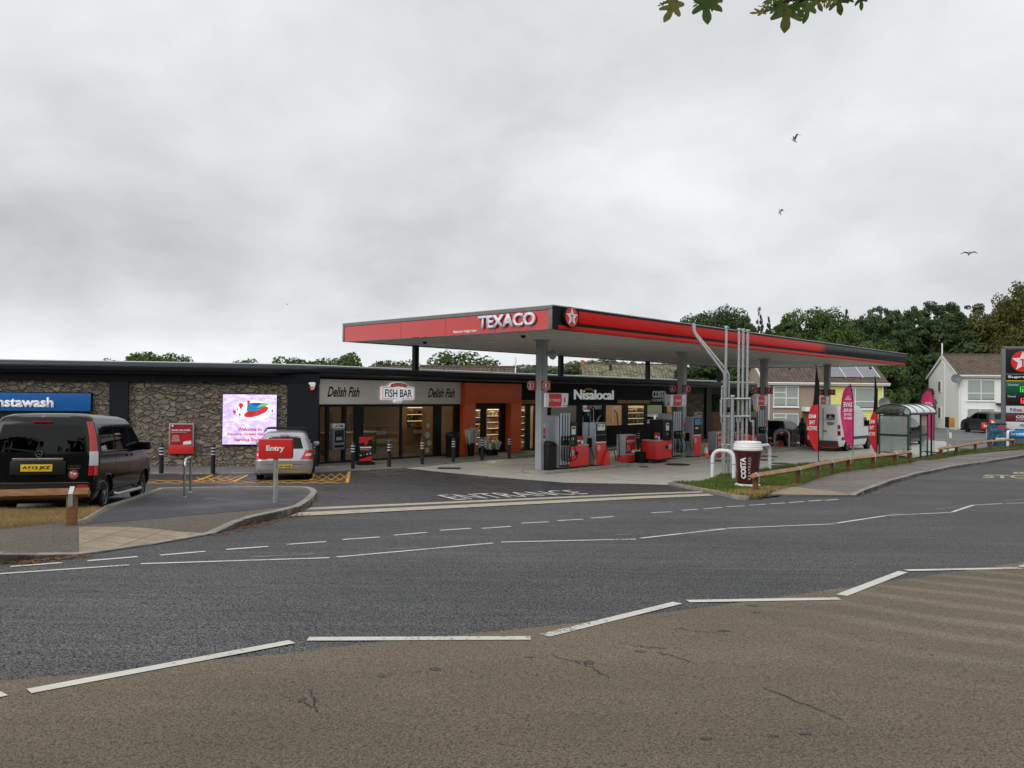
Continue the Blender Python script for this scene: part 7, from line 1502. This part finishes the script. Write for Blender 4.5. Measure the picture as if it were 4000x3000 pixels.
# clipped hedge at the end of the shop
hp = cw(29, 14.2); t = thing('hedge', 'bright green hedge seen through the open bay at the shop end', 'hedge', (hp.x, hp.y, 0), LONG-.3)
g = np.random.RandomState(9); n = 9000; P = np.stack([g.uniform(-2, 6.5, n), g.uniform(-.6, .6, n), g.uniform(.6, 3.1, n)], 1); nr = g.normal(size=(n, 3)); nr /= np.linalg.norm(nr, axis=1)[:, None]; t1 = np.cross(nr, g.normal(size=(n, 3))); t1 /= np.linalg.norm(t1, axis=1)[:, None]; t2 = np.cross(nr, t1)
me = mesh_np('foliage', np.concatenate([P-t1*.09, P-t2*.055, P+t1*.09, P+t2*.055], 1).reshape(-1, 3), np.arange(4*n).reshape(-1, 4), lf_lite); o = bpy.data.objects.new('foliage', me); SC.collection.objects.link(o); o.parent = t
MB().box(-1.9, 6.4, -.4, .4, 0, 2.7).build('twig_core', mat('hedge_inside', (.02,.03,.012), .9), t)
# far woodland bank so that no gap shows under the crowns
def bank(name, pts, lm, ht, n, leaf, lb=None):
    g = np.random.RandomState(len(pts)*7+n); V = []; seg = [Vector(p) for p in pts]; tot_ = sum((b-a).length for a, b in zip(seg, seg[1:])); out = []
    for a, b in zip(seg, seg[1:]):
        k = int(n*(b-a).length/tot_); s = g.rand(k); out.append(np.stack([a.x+(b.x-a.x)*s+g.normal(0, .8, k), a.y+(b.y-a.y)*s+g.normal(0, 1.2, k), g.rand(k)**.8*ht*(1+.15*np.sin(s*17))], 1))
    P = np.concatenate(out); n2 = len(P); nr = g.normal(size=(n2, 3)); nr /= np.linalg.norm(nr, axis=1)[:, None]; t1 = np.cross(nr, g.normal(size=(n2, 3))); t1 /= np.linalg.norm(t1, axis=1)[:, None]; t2 = np.cross(nr, t1)
    me = mesh_np(name, np.concatenate([P-t1*leaf*1.4, P-t2*leaf*.8, P+t1*leaf*1.4, P+t2*leaf*.8], 1).reshape(-1, 3), np.arange(4*n2).reshape(-1, 4), lm); o = bpy.data.objects.new(name, me); SC.collection.objects.link(o); return struct(o, 'stuff')
bank('woodland_undergrowth', [(20, 93), (34, 96), (60, 92), (100, 86)], lf_dark, 9.6, 60000, .24)
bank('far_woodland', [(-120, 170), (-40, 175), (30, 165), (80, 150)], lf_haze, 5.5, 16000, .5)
# ---------------------------------------------------------------- overhanging branch of a tree beside the viewer
lobes = [(0,0),(.08,-.02),(.20,-.08),(.33,-.06),(.40,.03),(.34,.11),(.18,.14),(.13,.17),(.28,.25),(.40,.36),(.47,.48),(.43,.57),(.33,.53),(.21,.42),(.11,.33),(.12,.50),(.15,.64),(.14,.78),(.07,.91),(.0,1.0)]
outl = [(x, y) for x, y in lobes]+[(-x, y) for x, y in lobes[-2:0:-1]]
leafm = leafmat('lobed_leaf', (.040,.085,.012), (.060,.105,.016), (.17,.13,.03))
bt = thing('overhanging_tree', 'lobed green leaves of a tree hanging in at the top edge', 'tree', (5.2, 1.6, hh(1.6)), 0)
o0 = Vector((5.2, 1.6, hh(1.6)))
YL = 3.6
MB().tube([(0,0,-.2), (.1,.05,1.6), (-.05,.1,3.2), (.1, .2, 5.0)], .19, 10, r2=.10).build('trunk', bark, bt, smooth=True)
bp_ = [Vector((5.15, 1.7, 3.0+hh(1.6))), Vector((4.0, 2.6, 5.2)), ad(3420, -120, YL+.1), ad(3300, -60, YL+.05), ad(3180, -14, YL), ad(3090, -4, YL), ad(3010, 22, YL)]
MB().tube([p-o0 for p in bp_], .05, 8, r2=.003).build('branch', bark, bt, smooth=True); MB().tube([ad(3420, -120, YL+.1)-o0, ad(3000, -90, YL)-o0, ad(2800, -26, YL)-o0, ad(2700, -16, YL)-o0, ad(2610, -6, YL)-o0], .012, 6, r2=.003).build('twig', bark, bt, smooth=True)
random.seed(12)
LS = [(2628,-4,18,62,.3,1.0),(2598,10,-60,30,.5,.7),(2640,8,-28,82,.3,1.0),(2755,-8,4,92,.1,1.1),(2740,0,-45,40,.6,.8),(2780,-2,40,55,.4,.9),(2815,-6,10,20,.5,.5),(2985,45,-78,52,.5,.8),(3010,-5,-20,45,.9,.8),(3040,5,15,50,.6,.8),(3035,30,-70,60,.4,.7),(3078,20,-8,98,.2,1.1),(3100,12,35,60,.5,.9),(3060,8,-30,65,.6,.9),(3128,-5,20,48,.8,.9),(3165,10,-15,78,.7,.9),(3185,-12,25,55,.5,.9),(3220,-8,0,35,.4,.5),(3270,-18,12,70,.6,1.0),(3255,-20,-25,55,.5,.9),(3300,-12,60,35,.5,.8),(3362,-20,5,55,.7,.8),(3150,-18,-40,50,.6,.9),(3000,30,-95,36,.6,.6),(3110,-20,80,40,.7,.9),(3040,-15,-60,60,.5,.9)]
mb = MB(); st = MB()
for i, (u, v, ang_, ln, tilt, wf) in enumerate(LS):
    p = ad(u, v, YL+random.uniform(-.15, .25)); s = ln*p.y/FPX*1.22; a = R_(ang_); dn = (-CU*math.cos(a)+CR*math.sin(a)); sd_ = dn.cross(fw).normalized(); nn_ = (fw*math.cos(tilt)+sd_*math.sin(tilt)).normalized(); e2 = dn; e1 = e2.cross(nn_).normalized()
    V_ = []
    for x, y in outl: cur = -.10*(x*x)*s*2-.12*y*y*s; V_.append(p-o0+e1*(x*s*wf)+e2*(y*s)+nn_*cur)
    n_ = len(V_); cpt = p-o0+e2*(s*.35); mb.add(V_+[cpt], [(j, (j+1) % n_, n_) for j in range(n_)])
    st.tube([p-o0, p-o0-e2*(.05)+CU*.03, p-o0+CU*random.uniform(.1, .18)+CR*.03], .0028, 5)
leaf_o = mb.build('leaves', leafm, bt, normals=False); st.build('leaf_stalks', mat('stalk', (.14,.09,.03), .7), bt)
# ---------------------------------------------------------------- gulls
def gull(px, py, Y, sp, roll, yaw, lb, up_=.25):
    p = ad(px, py, Y); t = thing('gull', lb, 'bird', p, yaw, 'gulls in the sky'); t.rotation_euler = (roll, 0, yaw)
    gm_ = mat('gull_body', (.45,.45,.45), .7); wg = mat('gull_wing', (.10,.105,.11), .7)
    MB().lathe([(.0, -.24), (.04, -.18), (.075, -.02), (.06, .12), (.035, .19), (.03, .23), (.0, .29)], ax='y', n=10).build('body', gm_, t, smooth=True)
    for s_ in (-1, 1):
        rows = []
        for q in range(9):
            f = q/8; x = s_*(.04+sp/2*f); z = sp*up_*(math.sin(f*1.9) if f < .5 else math.sin(.95)-(f-.5)*.35); ch = .17*(1-f)**.55+.02; yb_ = .10*math.sin(f*3.0)-.28*max(0, f-.5); rows.append([(x, yb_+ch/2, z+.012), (x, yb_, z+.02), (x, yb_-ch/2, z)])
        MB().grid(rows).build('wing', wg, t, smooth=True)
    MB().prism([(-.05, -.30), (.05, -.30), (.02, -.18), (-.02, -.18)], (0,0,0), X, Y_, (0,0,.01)).build('tail', gm_, t)
gull(3102, 549, 62, .95, .5, R_(100), 'gull highest in the sky, wings raised', .55); gull(3047, 828, 60, .95, R_(75), R_(95), 'gull banking with wings spread straight up and down', .1); gull(3786, 990, 55, 1.0, .35, R_(160), 'gull lowest on the right, one wing drooping', .05)
gull(1122, 1190, 190, 1.2, .2, 1.0, 'tiny far gull over the shop roof'); gull(3281, 1200, 170, 1.1, .2, .3, 'tiny far gull over the tree tops')

bank('roadside_woodland_behind_viewer', [(-60, -22), (-20, -17), (15, -16), (34, -6), (62, 12)], lf_dark, 13.5, 36000, .32)
